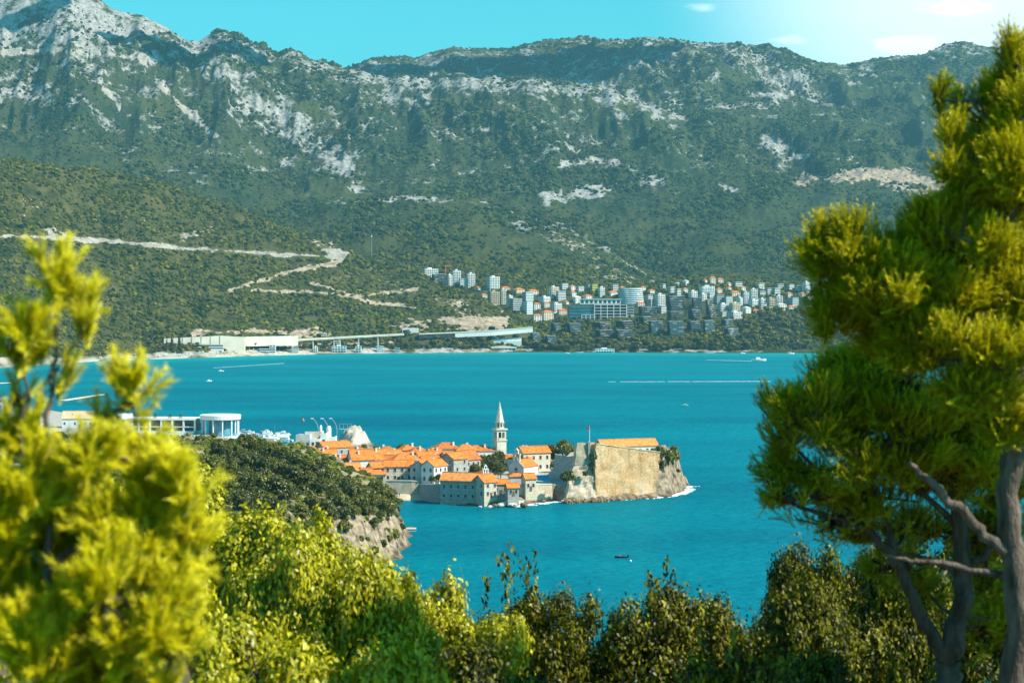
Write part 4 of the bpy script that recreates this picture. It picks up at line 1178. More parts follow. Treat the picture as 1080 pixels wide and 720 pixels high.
FAR = [
 # label, u0, u1, top, base, wall, glass, style, extra
 ('white stepped apartment block at the left end of the hilltop row', 444, 462, 283.5, 294, 'plaster_white', 'glass_dark', 'slab', {}),
 ('dark glass apartment block in front of the hilltop row', 455, 471, 289, 300, 'plaster_grey', 'glass_dark', 'terrace', {}),
 ('narrow white building with grey windows beside the crane', 471, 477, 290, 301, 'plaster_white', 'glass_dark', 'slab', {}),
 ('tallest white tower of the hilltop row', 477, 486, 285.3, 301, 'plaster_white', 'glass_teal', 'slab', {}),
 ('low building with teal front between two white towers', 484, 494, 294, 302, 'plaster_white', 'glass_teal', 'band', {}),
 ('white tower at the right end of the hilltop row', 492, 501, 288.5, 303, 'plaster_white', 'glass_dark', 'slab', {}),
 ('low orange roofed house right of the hilltop towers', 500, 513, 301.5, 306.5, 'plaster_cream', 'glass_dark', 'house', {}),
 ('white stepped tower block above the tan hotel', 513, 527, 292, 306, 'plaster_white', 'glass_teal', 'slab', {}),
 ('orange roofed house right of the stepped white tower', 528, 538, 302, 308.5, 'plaster_cream', 'glass_dark', 'house', {}),
 ('orange roofed villa left of the tan hotel', 506, 514, 309.5, 315, 'plaster_cream', 'glass_dark', 'house', {}),
 ('tan hotel block with vertical rows of windows', 514, 527, 307.5, 321, 'plaster_tan', 'glass_dark', 'slab', {}),
 ('slim cream tower beside the tan hotel', 527, 533.5, 305, 322.5, 'plaster_cream', 'glass_dark', 'slab', {}),
 ('slim white block with dark windows right of the cream tower', 534, 541, 312, 324, 'plaster_white', 'glass_dark', 'slab', {}),
 ('row of orange roofed houses above the teal tower', 540, 554, 303.5, 308.5, 'plaster_cream', 'glass_dark', 'house', {}),
 ('white house with orange roof behind the teal tower', 556, 568, 305, 311, 'plaster_white', 'glass_dark', 'house', {}),
 ('teal and white tower behind the dark window block', 551, 563, 308, 320, 'plaster_white', 'glass_teal', 'band', {}),
 ('block of dark windows under a white top storey', 537, 551, 315, 328.5, 'plaster_grey', 'glass_dark', 'band', {'top': 'white_paint'}),
 ('white block with grey stripes nearest the pine slope', 551, 562.5, 318, 331, 'plaster_white', 'glass_blue', 'band', {}),
 ('tan and white block high above the middle of town', 577, 590, 302.5, 314, 'plaster_cream', 'glass_dark', 'slab', {}),
 ('rounded white tower below the tan block', 586.5, 597, 307, 317, 'plaster_white', 'glass_dark', 'band', {}),
 ('low white villa with arches in the middle of town', 567, 581, 313, 319.5, 'plaster_white', 'glass_blue', 'slab', {}),
 ('orange roofed white house left of the narrow street', 562, 570, 319, 326.5, 'plaster_white', 'glass_dark', 'house', {}),
 ('small orange house in front of the arched villa', 572, 580, 318, 324.5, 'plaster_cream', 'glass_dark', 'house', {}),
 ('bright white cubic house left of the big hotel', 580, 593, 320, 329.5, 'plaster_white', 'glass_dark', 'slab', {}),
 ('small house with orange roof below the cubic house', 588, 598, 325.5, 332, 'plaster_cream', 'glass_dark', 'house', {}),
 ('wide cream house with orange roof above the pines', 570, 584, 327, 337.5, 'plaster_cream', 'glass_dark', 'house', {}),
 ('orange roofed house at the end of the coast road', 562, 571.5, 331, 338.5, 'plaster_white', 'glass_dark', 'house', {}),
 ('white house with rounded gable above the big hotel', 604, 613, 312, 319.5, 'plaster_white', 'glass_dark', 'house', {'top': 'white_paint'}),
 ('white house with orange top behind the hotel penthouse', 614.5, 625, 310.5, 318.5, 'plaster_white', 'glass_dark', 'house', {}),
 ('block with a bright yellow front on the hillside', 622, 630.5, 300, 307.5, 'yellow_paint', 'glass_dark', 'band', {'top': 'white_paint'}),
 ('dark block joined to the left of the yellow front', 618, 622, 300.4, 307.3, 'plaster_grey', 'glass_teal', 'band', {}),
 ('small white house right of the yellow front', 631, 638, 303, 308.5, 'plaster_white', 'glass_dark', 'slab', {}),
 ('low white house with orange roof left of the round tower', 640, 652, 306.5, 311, 'plaster_white', 'glass_dark', 'house', {}),
 ('white block with dark side right of the round tower', 690, 702, 310.5, 324, 'plaster_white', 'glass_dark', 'slab', {}),
 ('dark terraced block left of the coast pines, nearest the beach terraces', 559.5, 572, 351, 365.5, '', 'glass_teal', 'terrace', {'top': 'slab_edge'}),
 ('dark terraced block above and between the two lowest left ones', 581, 593, 341, 350.5, '', 'glass_teal', 'terrace', {}),
 ('dark terraced block on the shore, second from the left', 575, 588.5, 354, 366, '', 'glass_teal', 'terrace', {}),
 ('dark terraced block just below the left wing of the big hotel', 598, 614, 341, 351, '', 'glass_teal', 'terrace', {}),
 ('low dark terrace under the white grid of the big hotel', 624, 647, 340, 347.5, '', 'glass_dark', 'terrace', {}),
 ('low dark terrace below the right corner of the big hotel', 649, 671, 338.5, 347.5, '', 'glass_dark', 'terrace', {}),
 ('long dark terrace above the pale jetty house', 628, 648, 348, 356, '', 'glass_dark', 'terrace', {}),
 ('dark terrace with pale stair wall right of the jetty house', 649, 668, 348, 357.5, '', 'glass_dark', 'terrace', {}),
 ('dark flat block right below the round glass tower', 674, 694, 323.5, 332.5, '', 'glass_dark', 'terrace', {}),
 ('dark flat block in the second row below the round tower', 674, 689, 334, 342.5, '', 'glass_dark', 'terrace', {}),
 ('terraced block under a pale top slab, left of the tall dark pair', 684.5, 701, 338.5, 352.5, '', 'glass_teal', 'terrace', {}),
 ('highest dark terraced block of the complex', 703, 725, 312, 328, '', 'glass_dark', 'terrace', {}),
 ('dark terraced block under the highest one', 704, 723, 328.5, 338.5, '', 'glass_dark', 'terrace', {}),
 ('wide terraced block with pale balconies above the rocks', 704, 723, 339, 354, '', 'glass_teal', 'terrace', {}),
 ('dark narrow stepped block right of the highest one', 730, 742, 314, 326, '', 'glass_dark', 'terrace', {}),
 ('dark terraced block left of the white balcony tower', 726, 742, 326.5, 338, '', 'glass_dark', 'terrace', {}),
 ('dark terraced block low in the middle behind yellow pines', 725, 741, 339, 350, '', 'glass_teal', 'terrace', {}),
 ('tall terraced tower with white balcony edges', 745, 757, 316, 336, '', 'glass_dark', 'terrace', {'top': 'concrete'}),
 ('terraced block with white edges above the yellow pines', 742, 755, 338, 353, '', 'glass_teal', 'terrace', {'top': 'concrete'}),
 ('pale edged terraced block left of the park wood', 761, 775, 337, 345.5, '', 'glass_teal', 'terrace', {'top': 'concrete'}),
 ('lowest pale edged terraced block beside the park wood', 764, 782, 346.5, 358.5, '', 'glass_teal', 'terrace', {'top': 'concrete'}),
 ('long white and teal block above the dark complex', 738, 754, 302, 310.5, 'plaster_white', 'glass_blue', 'slab', {}),
 ('orange roofed house right of the long white block', 754.5, 762, 303.5, 309, 'plaster_cream', 'glass_dark', 'house', {}),
 ('cluster house in white left of the long white block', 726, 736, 307, 315, 'plaster_white', 'glass_dark', 'slab', {}),
 ('white house below the long white block', 737, 746, 310, 317, 'plaster_white', 'glass_dark', 'slab', {}),
 ('grey block left of the turquoise glass block', 754, 764, 311, 321, 'plaster_grey', 'glass_dark', 'band', {}),
 ('turquoise glass block under an orange roof', 764, 773, 312.5, 321, 'plaster_cream', 'glass_blue', 'band', {'top': 'roof_tile'}),
 ('row house with orange roof above the turquoise block', 770, 781, 306.5, 312, 'plaster_cream', 'glass_dark', 'house', {}),
 ('white block below the grey block', 757, 769, 320.5, 328, 'plaster_white', 'glass_dark', 'slab', {}),
 ('cream block below the turquoise block', 769.5, 781, 319.5, 329.5, 'plaster_cream', 'glass_dark', 'slab', {}),
 ('low cream house under the white block', 757, 768, 328.5, 333.5, 'plaster_cream', 'glass_dark', 'band', {}),
 ('white hall with a row of dark arches above the park', 766, 784, 329, 336, 'plaster_white', 'glass_dark', 'slab', {}),
 ('narrow white block right of the turquoise block', 777, 783.5, 314, 322, 'plaster_white', 'glass_dark', 'slab', {}),
 ('white tower with orange top left of the square tower', 783.5, 790, 308, 320, 'plaster_white', 'glass_blue', 'slab', {'top': 'roof_tile'}),
 ('square white tower standing highest on the right', 791, 799, 305, 316, 'plaster_white', 'glass_dark', 'slab', {}),
 ('broad white block under the square tower', 789, 801, 316, 323, 'plaster_white', 'glass_blue', 'slab', {}),
 ('white house at the top edge of the park wood', 782, 793, 323, 330, 'plaster_white', 'glass_dark', 'house', {'top': 'roof_grey'}),
 ('white block between the square tower and the tan block', 800.5, 807.5, 315, 323, 'plaster_white', 'glass_dark', 'slab', {}),
 ('tan block above the park wood', 808, 818, 314.5, 323.5, 'plaster_tan', 'glass_dark', 'slab', {}),
 ('narrow white tower right of the tan block', 818, 825.5, 312, 320, 'plaster_white', 'glass_dark', 'slab', {}),
 ('low white house under the narrow tower', 818, 830, 319.5, 325, 'plaster_white', 'glass_dark', 'house', {'top': 'roof_grey'}),
 ('dark teal glass hall left of the pine branch', 830, 843.5, 314, 323.5, 'plaster_grey', 'glass_teal', 'band', {}),
 ('white tower with an orange top beside the pine branch', 846, 855, 297.5, 310, 'plaster_white', 'glass_blue', 'slab', {'top': 'roof_tile'}),
 ('long low white hall half hidden by the pine branch', 842, 864, 321, 329, 'plaster_white', 'glass_dark', 'band', {}),
 ('pale house with orange roof above the teal hall', 842, 851, 308, 313.5, 'plaster_cream', 'glass_dark', 'house', {}),
 ('teal and white block behind the long low hall', 848, 862, 313, 321, 'plaster_white', 'glass_teal', 'band', {}),
 ('large cream villa in the hamlet up the slope', 748, 755, 291.5, 299, 'plaster_cream', 'glass_dark', 'house', {}),
 ('orange roofed villa right of the large one in the hamlet', 756, 763, 293, 298, 'plaster_cream', 'glass_dark', 'house', {}),
 ('white villa at the right end of the hamlet', 766, 771, 297, 302, 'plaster_white', 'glass_dark', 'house', {}),
 ('small villa left of the large one in the hamlet', 741, 746, 294, 298.5, 'plaster_white', 'glass_dark', 'house', {}),
 ('white villa at the left end of the hamlet', 720, 727, 295, 300.5, 'plaster_white', 'glass_dark', 'house', {'top': 'roof_grey'}),
 ('tiny house with grey roof on the slope above the round tower', 712, 718, 297.5, 302, 'plaster_grey', 'glass_dark', 'house', {'top': 'roof_grey'}),
]


def far_town():
    for lab, u0, u1, pt, pb, wall, glass, style, ex in FAR:
        apartment(lab, u0, u1, pt, pb, wall or 'dark_cladding', glass, style, **ex)
    # small houses filling the gaps
    r = np.random.default_rng(77); taken = [(q[1], q[2], q[3], q[4]) for q in FAR] + [(600, 669, 314, 340)]; n = 0
    for _ in range(900):
        if n >= 64: break
        u = r.uniform(553, 870); w = r.uniform(5.5, 10); py = r.uniform(306, 333) if u < 735 else r.uniform(303, 331); h = r.uniform(4.2, 8)
        if 553 < u < 600 and py > 330: continue
        if any(a - w * .45 < u < b + w * .45 and c + 1 < py < d + h * .5 for a, b, c, d in taken): continue
        taken.append((u - w / 2, u + w / 2, py - h, py)); n += 1
        if r.random() < .68: apartment('small white flat roofed block packed between the larger resort buildings', u - w / 2, u + w / 2, py - h, py, 'plaster_white', 'glass_dark', 'band', group='small white blocks of the resort')
        else: apartment('small house with orange roof packed between the larger resort buildings', u - w / 2, u + w / 2, py - h * .8, py, 'plaster_cream' if r.random() < .4 else 'plaster_white', 'glass_dark', 'house', group='small orange roofed houses of the resort')
    # the big hotel: dark wing, white grid wing, penthouse
    p = hit(631, 337); k = p.y / F
    b = empty('hotel', (p.x, p.y, p.z), 0.04, 'largest hotel with a white balcony grid and a dark glass left wing', 'hotel', 'buildings of the resort across the bay')
    def px(u0, u1, a, c): return ((u0 - 631) * k, (u1 - 631) * k, (337 - a) * k, (337 - c) * k)
    x0, x1, z0, z1 = px(600, 627, 339, 322)
    MB().box(x0, x1, 3, 24, z0 - 9, z1).build('dark_wing', M['dark_cladding'], b)
    for i in range(5): MB().box(x0 + .4, x1 - .4, 2.85, 3.1, z0 + (z1 - z0) * (i + .2) / 5, z0 + (z1 - z0) * (i + .9) / 5).build('window', M['glass_teal'], b)
    x0, x1, z0, z1 = px(627, 661, 340, 321.5)
    MB().box(x0, x1, 2.0, 24, z0 - 9, z1).build('white_wing', M['dark_cladding'], b)
    gr = MB(); nf, nb = 6, 5
    for i in range(nf + 1):
        z = z0 + (z1 - z0) * i / nf; gr.box(x0, x1, 0, 2, z - .45, z + .45)
    for i in range(nb + 1):
        x = x0 + (x1 - x0) * i / nb; gr.box(x - .55, x + .55, -.05, 1.95, z0, z1 + .4)
    gr.build('balcony', M['white_paint'], b)
    x0, x1, z0, z1 = px(613.5, 627, 340, 332)
    gr = MB()
    for i in range(4):
        z = z0 + (z1 - z0) * i / 3; gr.box(x0, x1 - .7, -1.5, 2.8, z - .4, z + .4)
    for i in range(3):
        x = x0 + (x1 - x0) * i / 3; gr.box(x - .5, x + .5, -1.55, 2.75, z0, z1 + .35)
    gr.build('balcony', M['white_paint'], b)
    x0, x1, z0, z1 = px(612, 655, 322, 315.5)
    MB().box(x0, x1, 7, 22, z0 + 2.5, z1).build('penthouse', M['white_paint'], b)
    for i in range(9):
        a = x0 + (x1 - x0) * (i + .2) / 9; MB().box(a, a + (x1 - x0) * .07, 6.9, 7.1, z0 + 4, z1 - 2).build('window', M['glass_dark'], b)
    MB().box(x0 - 2, x1 + 3, 5.5, 23, z1, z1 + .8).build('roof', M['white_paint'], b)
    x0, x1, z0, z1 = px(661.5, 669, 332, 321)
    MB().box(x0, x1, 4, 20, z0 - 12, z1).build('side_block', M['plaster_grey'], b)
    for i in range(4): MB().box(x0 + .6, x1 - .6, 3.9, 4.1, z0 + (z1 - z0) * (i + .2) / 4, z0 + (z1 - z0) * (i + .85) / 4).build('window', M['glass_dark'], b)
    # round glass tower: flares to one side, storeys as rings
    p = hit(667, 323); k = p.y / F
    t = empty('round_tower', (p.x, p.y + 16, p.z), 0, 'round hotel tower wrapped in pale blue glass bands', 'hotel', 'buildings of the resort across the bay')
    H = (323 - 304) * k; rx = 12.8 * k
    core, ring = MB(), MB()
    n = 40
    def ell(z, s, off): return [((rx * s) * math.cos(6.2832 * q / n) + off, 15 * s * math.sin(6.2832 * q / n), z) for q in range(n)]
    core.hexa(ell(-8, .95, 1.0), ell(H, .88, -1.6)); core.build('wall', M['glass_blue'], t, True)
    for i in range(9):
        z = H * (i + .25) / 9; f = i / 8
        MB().hexa(ell(z, 1.0 - .07 * f, 1.0 - 2.6 * f), ell(z + H / 9 * .48, 1.0 - .07 * (f + .05), 1.0 - 2.6 * f)).build('balcony', M['white_paint'], t, True)
    MB().hexa(ell(H, .90, -1.6), ell(H + .8, .90, -1.6)).build('roof', M['white_paint'], t)
    # tower crane
    p = hit(470, 290); k = p.y / F
    c = empty('tower_crane', p, 0.4, 'orange tower crane behind the hilltop row', 'crane')
    hh = 13 * k * 0.75
    MB().box(-.7, .7, -.7, .7, 0, hh).build('mast', M['orange_paint'], c)
    MB().box(-5, 9, -.5, .5, hh, hh + 1).build('jib', M['orange_paint'], c)


def coast():
    gB = 'bathing huts along the coast road'
    def on_bank(u, py): return hit(u, py, 2500)
    # long cream retaining hall
    Yw = float(np.interp(215, SH_U, SH_Y)) + 98
    def px(u, py, Y): return P3(u, py, Y)
    w = empty('retaining_hall', P3(215, 364, Yw), 0, 'long cream retaining wall beneath the wooded hill', 'wall')
    L = w.location
    A = P3(173, 357, Yw - 25) - L; B = P3(232, 354, Yw) - L; C = P3(258, 355.5, Yw + 12) - L
    m = MB()
    for a, c in ((A, B), (B, C)):
        m.hexa([(a.x, a.y, -14), (c.x, c.y, -14), (c.x, c.y + 10, -14), (a.x, a.y + 10, -14)], [(a.x, a.y, a.z), (c.x, c.y, c.z), (c.x, c.y + 10, c.z), (a.x, a.y + 10, a.z)])
    m.build('wall', M['concrete_pale'], w)
    m = MB()
    for i in range(7):
        t = i / 6; q = A.lerp(B, t); m.box(q.x - .4, q.x + .4, q.y - .9, q.y - .2, -14, q.z)
    m.build('pilaster', M['concrete'], w)
    w2 = empty('retaining_hall', P3(280, 361, Yw + 60), 0, 'cream wall above the viaduct right of the long retaining wall', 'wall')
    a = P3(259, 355, Yw + 40) - w2.location; c = P3(314, 354, Yw + 95) - w2.location
    MB().hexa([(a.x, a.y, -6), (c.x, c.y, -6), (c.x, c.y + 6, -6), (a.x, a.y + 6, -6)], [(a.x, a.y, a.z), (c.x, c.y, c.z), (c.x, c.y + 6, c.z), (a.x, a.y + 6, a.z)]).build('wall', M['concrete_pale'], w2)
    # viaduct
    v = empty('viaduct', P3(340, 356, 3400), 0, 'pale concrete coast road viaduct on slim piers', 'viaduct')
    L = v.location
    pts = [(257, 360.8, 3270), (308, 358.2, 3335), (352, 356, 3385), (400, 353.3, 3420), (426, 352, 3440)]
    P = [P3(*q) - L for q in pts]
    d, rail = MB(), MB()
    for a, c in zip(P[:-1], P[1:]):
        d.hexa([(a.x, a.y, a.z - 2.6), (c.x, c.y, c.z - 2.6), (c.x, c.y + 11, c.z - 2.6), (a.x, a.y + 11, a.z - 2.6)], [(a.x, a.y, a.z), (c.x, c.y, c.z), (c.x, c.y + 11, c.z), (a.x, a.y + 11, a.z)])
        rail.hexa([(a.x, a.y - .3, a.z - .6), (c.x, c.y - .3, c.z - .6), (c.x, c.y - .05, c.z - .6), (a.x, a.y - .05, a.z - .6)], [(a.x, a.y - .3, a.z + 1.1), (c.x, c.y - .3, c.z + 1.1), (c.x, c.y - .05, c.z + 1.1), (a.x, a.y - .05, a.z + 1.1)])
    d.build('deck', M['concrete'], v); rail.build('parapet', M['concrete_pale'], v)
    for u in (308, 330, 352, 358.5, 378, 398.5):
        y = float(np.interp(u, [q[0] for q in pts], [q[2] for q in pts])); z = Z_of(float(np.interp(u, [q[0] for q in pts], [q[1] for q in pts])), y)
        x = X_of(u, y) - L.x
        MB().box(x - .8, x + .8, y - L.y + 2, y - L.y + 8, -30, z - L.z - 2.6).build('pier', M['concrete_pale'], v)
    # tunnel box and the road wall to its right
    p = on_bank(433, 351.5)
    t = empty('tunnel_portal', p, 0.05, 'white tunnel portal box at the end of the viaduct', 'tunnel')
    k = p.y / F
    MB().box(-8.6 * k, 8.6 * k, 0, 12, -4, 5.6 * k).build('wall', M['white_paint'], t)
    MB().box(-8 * k, -4.4 * k, -.1, .3, 0.6, 3.6 * k).build('opening', M['glass_dark'], t)
    r = empty('road_wall', P3(500, 352, 3500), 0, 'white road embankment wall above the beach terraces', 'wall')
    L = r.location
    P = [P3(442, 352.5, 3470) - L, P3(480, 351, 3490) - L, P3(520, 349, 3500) - L, P3(562, 345.5, 3515) - L]
    d = MB(); wl_ = MB(); dk = MB()
    for i, (a, c) in enumerate(zip(P[:-1], P[1:])):
        d.hexa([(a.x, a.y - .5, a.z - .4), (c.x, c.y - .5, c.z - .4), (c.x, c.y + 9, c.z - .4), (a.x, a.y + 9, a.z - .4)], [(a.x, a.y - .5, a.z + 1.6), (c.x, c.y - .5, c.z + 1.6), (c.x, c.y + 9, c.z + 1.6), (a.x, a.y + 9, a.z + 1.6)])
        tgt = dk if i == 0 else wl_
        tgt.hexa([(a.x, a.y, a.z - 8), (c.x, c.y, c.z - 8), (c.x, c.y + 8, c.z - 8), (a.x, a.y + 8, a.z - 8)], [(a.x, a.y, a.z - .4), (c.x, c.y, c.z - .4), (c.x, c.y + 8, c.z - .4), (a.x, a.y + 8, a.z - .4)])
    d.build('deck', M['concrete_pale'], r); wl_.build('wall', M['white_paint'], r); dk.build('arcade', M['dark_cladding'], r)
    # beach club terraces
    p = on_bank(528, 361); k = p.y / F
    b = empty('beach_club', (p.x, p.y - 6, p.z), 0, 'white beach club terraces with blue and yellow awnings', 'beach club')
    for j, (a, z, y) in enumerate(((-22, 0, 0), (-20, 2.6, 5), (-15, 5.2, 10))):
        MB().box(a * k, 22 * k, y, y + 8, z - 8 if j == 0 else z - 2, z + 2.8).build('terrace', M['white_paint'], b)
    MB().box(-22 * k, -17 * k, 8, 14, 4, 9.5 * k).build('dark_block', M['glass_teal'], b)
    for x, mt in ((-14, 'yellow_paint'), (-11, 'blue_cloth'), (-7, 'blue_cloth'), (-1, 'orange_paint'), (6, 'blue_cloth'), (11, 'yellow_paint')):
        m = MB(); m.hexa([(x * k, 4.6, 6.0), ((x + 3) * k, 4.6, 6.0), ((x + 3) * k, 9, 7.4), (x * k, 9, 7.4)], [(x * k, 4.6, 6.3), ((x + 3) * k, 4.6, 6.3), ((x + 3) * k, 9, 7.7), (x * k, 9, 7.7)])
        m.build('awning', M[mt], b)
    p = on_bank(530, 368.5); k = p.y / F
    b = empty('beach_pavilion', (p.x, p.y, p.z), 0, 'low white curved pavilion on the beach below the terraces', 'pavilion')
    m = MB()
    for i in range(12):
        a0, a1 = -15 + 30 * i / 12, -15 + 30 * (i + 1) / 12
        z0 = 4 + 2.2 * math.sin(math.pi * (i + .5) / 12)
        m.box(a0 * k, a1 * k, 0, 9, 2.4, z0)
    m.build('roof', M['white_paint'], b)
    m = MB()
    for i in range(8): m.box((-14.5 + 4 * i) * k, (-14 + 4 * i) * k, .3, 1, -2, 2.4)
    m.build('column', M['white_paint'], b)
    MB().box(-14 * k, 14 * k, 3, 8, -2, 2.4).build('wall', M['glass_teal'], b)
    # bathing huts and small houses by the water
    for lab, u0, u1, a, c, wall, st, ex in [
        ('white square hut under the viaduct, largest of the shore huts', 350, 365, 365, 372, 'white_paint', 'slab', {}),
        ('white tower like hut right of the largest shore hut', 375, 381, 365, 372, 'white_paint', 'slab', {}),
        ('pale blue fronted hut at the foot of the viaduct end', 397.5, 404, 365, 371.5, 'plaster_white', 'band', {'glass': 'glass_blue'}),
        ('pale hut with turquoise front beside a yellow green tree', 308, 314.5, 366.5, 372.5, 'plaster_cream', 'band', {'glass': 'glass_blue'}),
        ('narrow white hut left of the round shore tree', 330.5, 335, 366, 372, 'white_paint', 'slab', {}),
        ('white beach bar with a taller right end', 273, 290, 368, 372.5, 'white_paint', 'band', {}),
        ('tall white end house of the beach bar', 284, 290.5, 364, 372, 'white_paint', 'slab', {}),
        ('long flat roofed beach restaurant under the retaining wall', 205, 235, 363.5, 368.5, 'plaster_white', 'band', {'glass': 'glass_dark'}),
        ('small white house above the viaduct', 338.5, 347, 352, 356.5, 'plaster_cream', 'slab', {}),
        ('dark blue hut on the rocks right of the viaduct', 416, 421.5, 367, 371.5, 'plaster_grey', 'band', {'glass': 'glass_teal'}),
        ('white house under the viaduct deck', 351, 357.5, 357.5, 362, 'white_paint', 'band', {}),
        ('white hotel on the left beach behind the near pine', 3, 14, 356, 371, 'white_paint', 'slab', {}),
        ('white stone jetty house on the shore below the big hotel', 628, 648, 368, 372.2, 'white_paint', 'slab', {}),
    ]:
        apartment(lab, u0, u1, a, c, wall, ex.get('glass', 'glass_dark'), st, group=gB, depth=7, rot=0.02, name='beach_hut')
    # radio mast
    p = hit(392, 272)
    b = empty('radio_mast', p, 0, 'tall thin lattice radio mast on the hill end', 'mast')
    k = p.y / F; m = MB()
    for dx, dy in ((-1, -1), (1, -1), (0, 1)): m.tube([(dx * .9, dy * .9, -1), (dx * .35, dy * .35, 24 * k)], [.3, .22], 5)
    for i in range(12):
        z = i * 2 * k; m.box(-.9, .9, -.9, -.7, z, z + .35)
    m.build('lattice', M['metal_grey'], b)
    MB().box(-1.2, 1.2, -1.2, 1.2, 22 * k, 24 * k).build('antenna', M['white_paint'], b)
    # loungers and parasols on the long beach: too many to count
    r = np.random.default_rng(8); m = MB()
    for i in range(420):
        u = r.uniform(105, 300); Ys = float(np.interp(u, SH_U, SH_Y)); y = Ys + r.uniform(16, 60); x = X_of(u, y); z = far_z(np.array([x]), np.array([y]))[0]
        if z > 9: continue
        if r.random() < .5: m.lathe([(1.6, 2.3), (.1, 3.0)], 6, x, y - 0, int(r.integers(0, 3))); m.v[-12:] = [(a, b_, c + z) for a, b_, c in m.v[-12:]]
        else: m.box(x - 1, x + 1, y, y + .8, z + .1, z + .6, int(r.integers(0, 3)))
    o = m.build('beach_furniture', [M['white_paint'], M['roof_sand'], M['blue_cloth']])
    tag(o, 'crowded rows of loungers and parasols along the long beach', kind='stuff')


def far_trees():
    # beach pines and cypresses on the left
    for i, (u, py, s, k, lab) in enumerate([
        (160, 372, 1.0, 'pine0', 'round yellow green pine at the left end of the beach'), (168, 371, .9, 'pine1', 'second yellow green pine from the beach end'),
        (184, 370, 1.0, 'pine2', 'yellow green pine below the two cypresses'), (193, 370, .9, 'pine0', 'low pine between cypress and beach restaurant'),
        (200, 369, 1.0, 'pine1', 'dark pine in front of the retaining wall'), (208, 368, .9, 'pine2', 'bright pine at the left end of the beach restaurant'),
        (269, 369, 1.15, 'pine0', 'tall umbrella pine before the viaduct start'), (262, 369, .9, 'broad0', 'dark bushy tree left of the tall umbrella pine'),
        (322, 370, 1.0, 'pine1', 'yellow green tree beside the turquoise hut'), (343, 370, .9, 'pine2', 'round tree right of the narrow white hut'),
        (148, 373, 1.1, 'pine2', 'dark pine leftmost on the long beach'), (352, 364, .8, 'broad1', 'dark round tree above the largest shore hut'),
        (562, 367, 1.0, 'pine1', 'light green tree beside the beach pavilion'), (508, 366, 1.0, 'broad2', 'dark tree at the left end of the pavilion')]):
        p = hit(u, py, 2500)
        plant(k, p, s * 1.05, lab, 'tree', 'trees along the far beach', 'pine_tree' if 'pine' in k else 'tree')
    for i, (u, py, s, lab) in enumerate([
        (181, 366, 1.0, 'slim cypress leftmost before the retaining wall'), (189, 367, 1.35, 'thick dark cypress before the retaining wall'), (237, 366, 1.35, 'tall lone cypress at the middle of the beach'),
        (243.5, 367, .9, 'short cypress beside the tall lone one'), (253.5, 370, 1.2, 'dark cypress left of the viaduct start'), (257, 370, .9, 'small cypress in the group by the viaduct'),
        (332, 365, 1.1, 'cypress rising in front of the viaduct deck'), (176, 367, .9, 'short cypress at the left end of the retaining wall')]):
        plant('cypress%d' % (i % 2), hit(u, py, 2500), s * 1.15, lab, 'cypress', 'cypresses along the far beach', 'cypress_tree', 1.05)
    # bank trees along the coast road
    r = np.random.default_rng(4)
    for i in range(60):
        u = r.uniform(405, 515); py = 364 + r.uniform(-4, 4) - (8 if u < 500 and r.random() < .5 else 0)
        plant(('broad%d' % (i % 3)) if i % 4 else 'pine1', hit(u, py, 2500), r.uniform(.7, 1.25), 'dark green tree on the rocky bank under the coast road', 'tree', 'trees on the coast road bank', 'tree')
    # trees among the terraces
    for i in range(230):
        u = r.uniform(553, 790); py = r.uniform(361, 370.5) if r.random() < .8 else r.uniform(336, 360)
        yel = r.random() < .3
        plant('pine%d' % (i % 3) if yel else 'broad%d' % (i % 3), hit(u, py, 2500), r.uniform(.8, 1.35) * (1 if yel else 1.5) * (.75 if py < 360 else 1), 'green tree growing between the dark terraced blocks', 'tree', 'trees between the terraced blocks', 'tree')
    # the park wood
    for i in range(210):
        u = r.uniform(783, 1010); py = 371 - 37 * r.random() ** 0.8
        plant('pine%d' % (i % 3), hit(u, py, 2500), r.uniform(1.1, 1.75), 'umbrella pine in the seaside park wood', 'tree', 'pines of the seaside park wood', 'pine_tree')
    for i in range(26):
        u = r.uniform(556, 860); py = r.uniform(306, 332)
        plant('broad%d' % (i % 3), hit(u, py, 2500), r.uniform(.6, 1.1), 'green tree between the houses of the resort', 'tree', 'trees between the resort houses', 'tree')


far_town()
coast()
far_trees()
# ------------------------------------------------------------------ the old town
G0 = 7.0      # street level above the sea
GT = 'houses of the walled old town'
_win = {}


def window_meshes(w, h):
    k = (round(w, 2), round(h, 2))
    if k not in _win:
        f = MB(); t = .14
        f.box(-w / 2 - t, -w / 2, -.10, .06, -t, h + t); f.box(w / 2, w / 2 + t, -.10, .06, -t, h + t)
        f.box(-w / 2, w / 2, -.10, .06, h, h + t); f.box(-w / 2 - .05, w / 2 + .05, -.16, .06, -t, 0)
        p = MB().box(-w / 2, w / 2, -.03, .05, 0, h)
        _win[k] = (f.mesh('window', M['plaster_grey']), p.mesh('pane', M['glass_dark']))
    return _win[k]


def add_window(parent, x, y, z, face, w=1.0, h=1.5):
    f, p = window_meshes(w, h)
    o = mesh_obj('window', f, parent); o.location = (x, y, z); o.rotation_euler = (0, 0, face)
    q = mesh_obj('pane', p, o)
    return o


def gable_roof(w, d, hw, rh, ov=.45, th=.28, ridge_y=0.0):
    """ridge along x"""
    m = MB()
    x0, x1 = -w / 2 - ov, w / 2 + ov
    k = rh / (d / 2); zl = hw - ov * k * .9
    for s in (-1, 1):
        e = [(x0, s * (d / 2 + ov), zl), (x1, s * (d / 2 + ov), zl), (x1, 0, hw + rh), (x0, 0, hw + rh)]
        if s > 0: e = e[::-1]
        m.hexa(e, [(a, b, c + th) for a, b, c in e])
    m.box(x0 - .02, x1 + .02, -.22, .22, hw + rh + th - .05, hw + rh + th + .16)
    return m


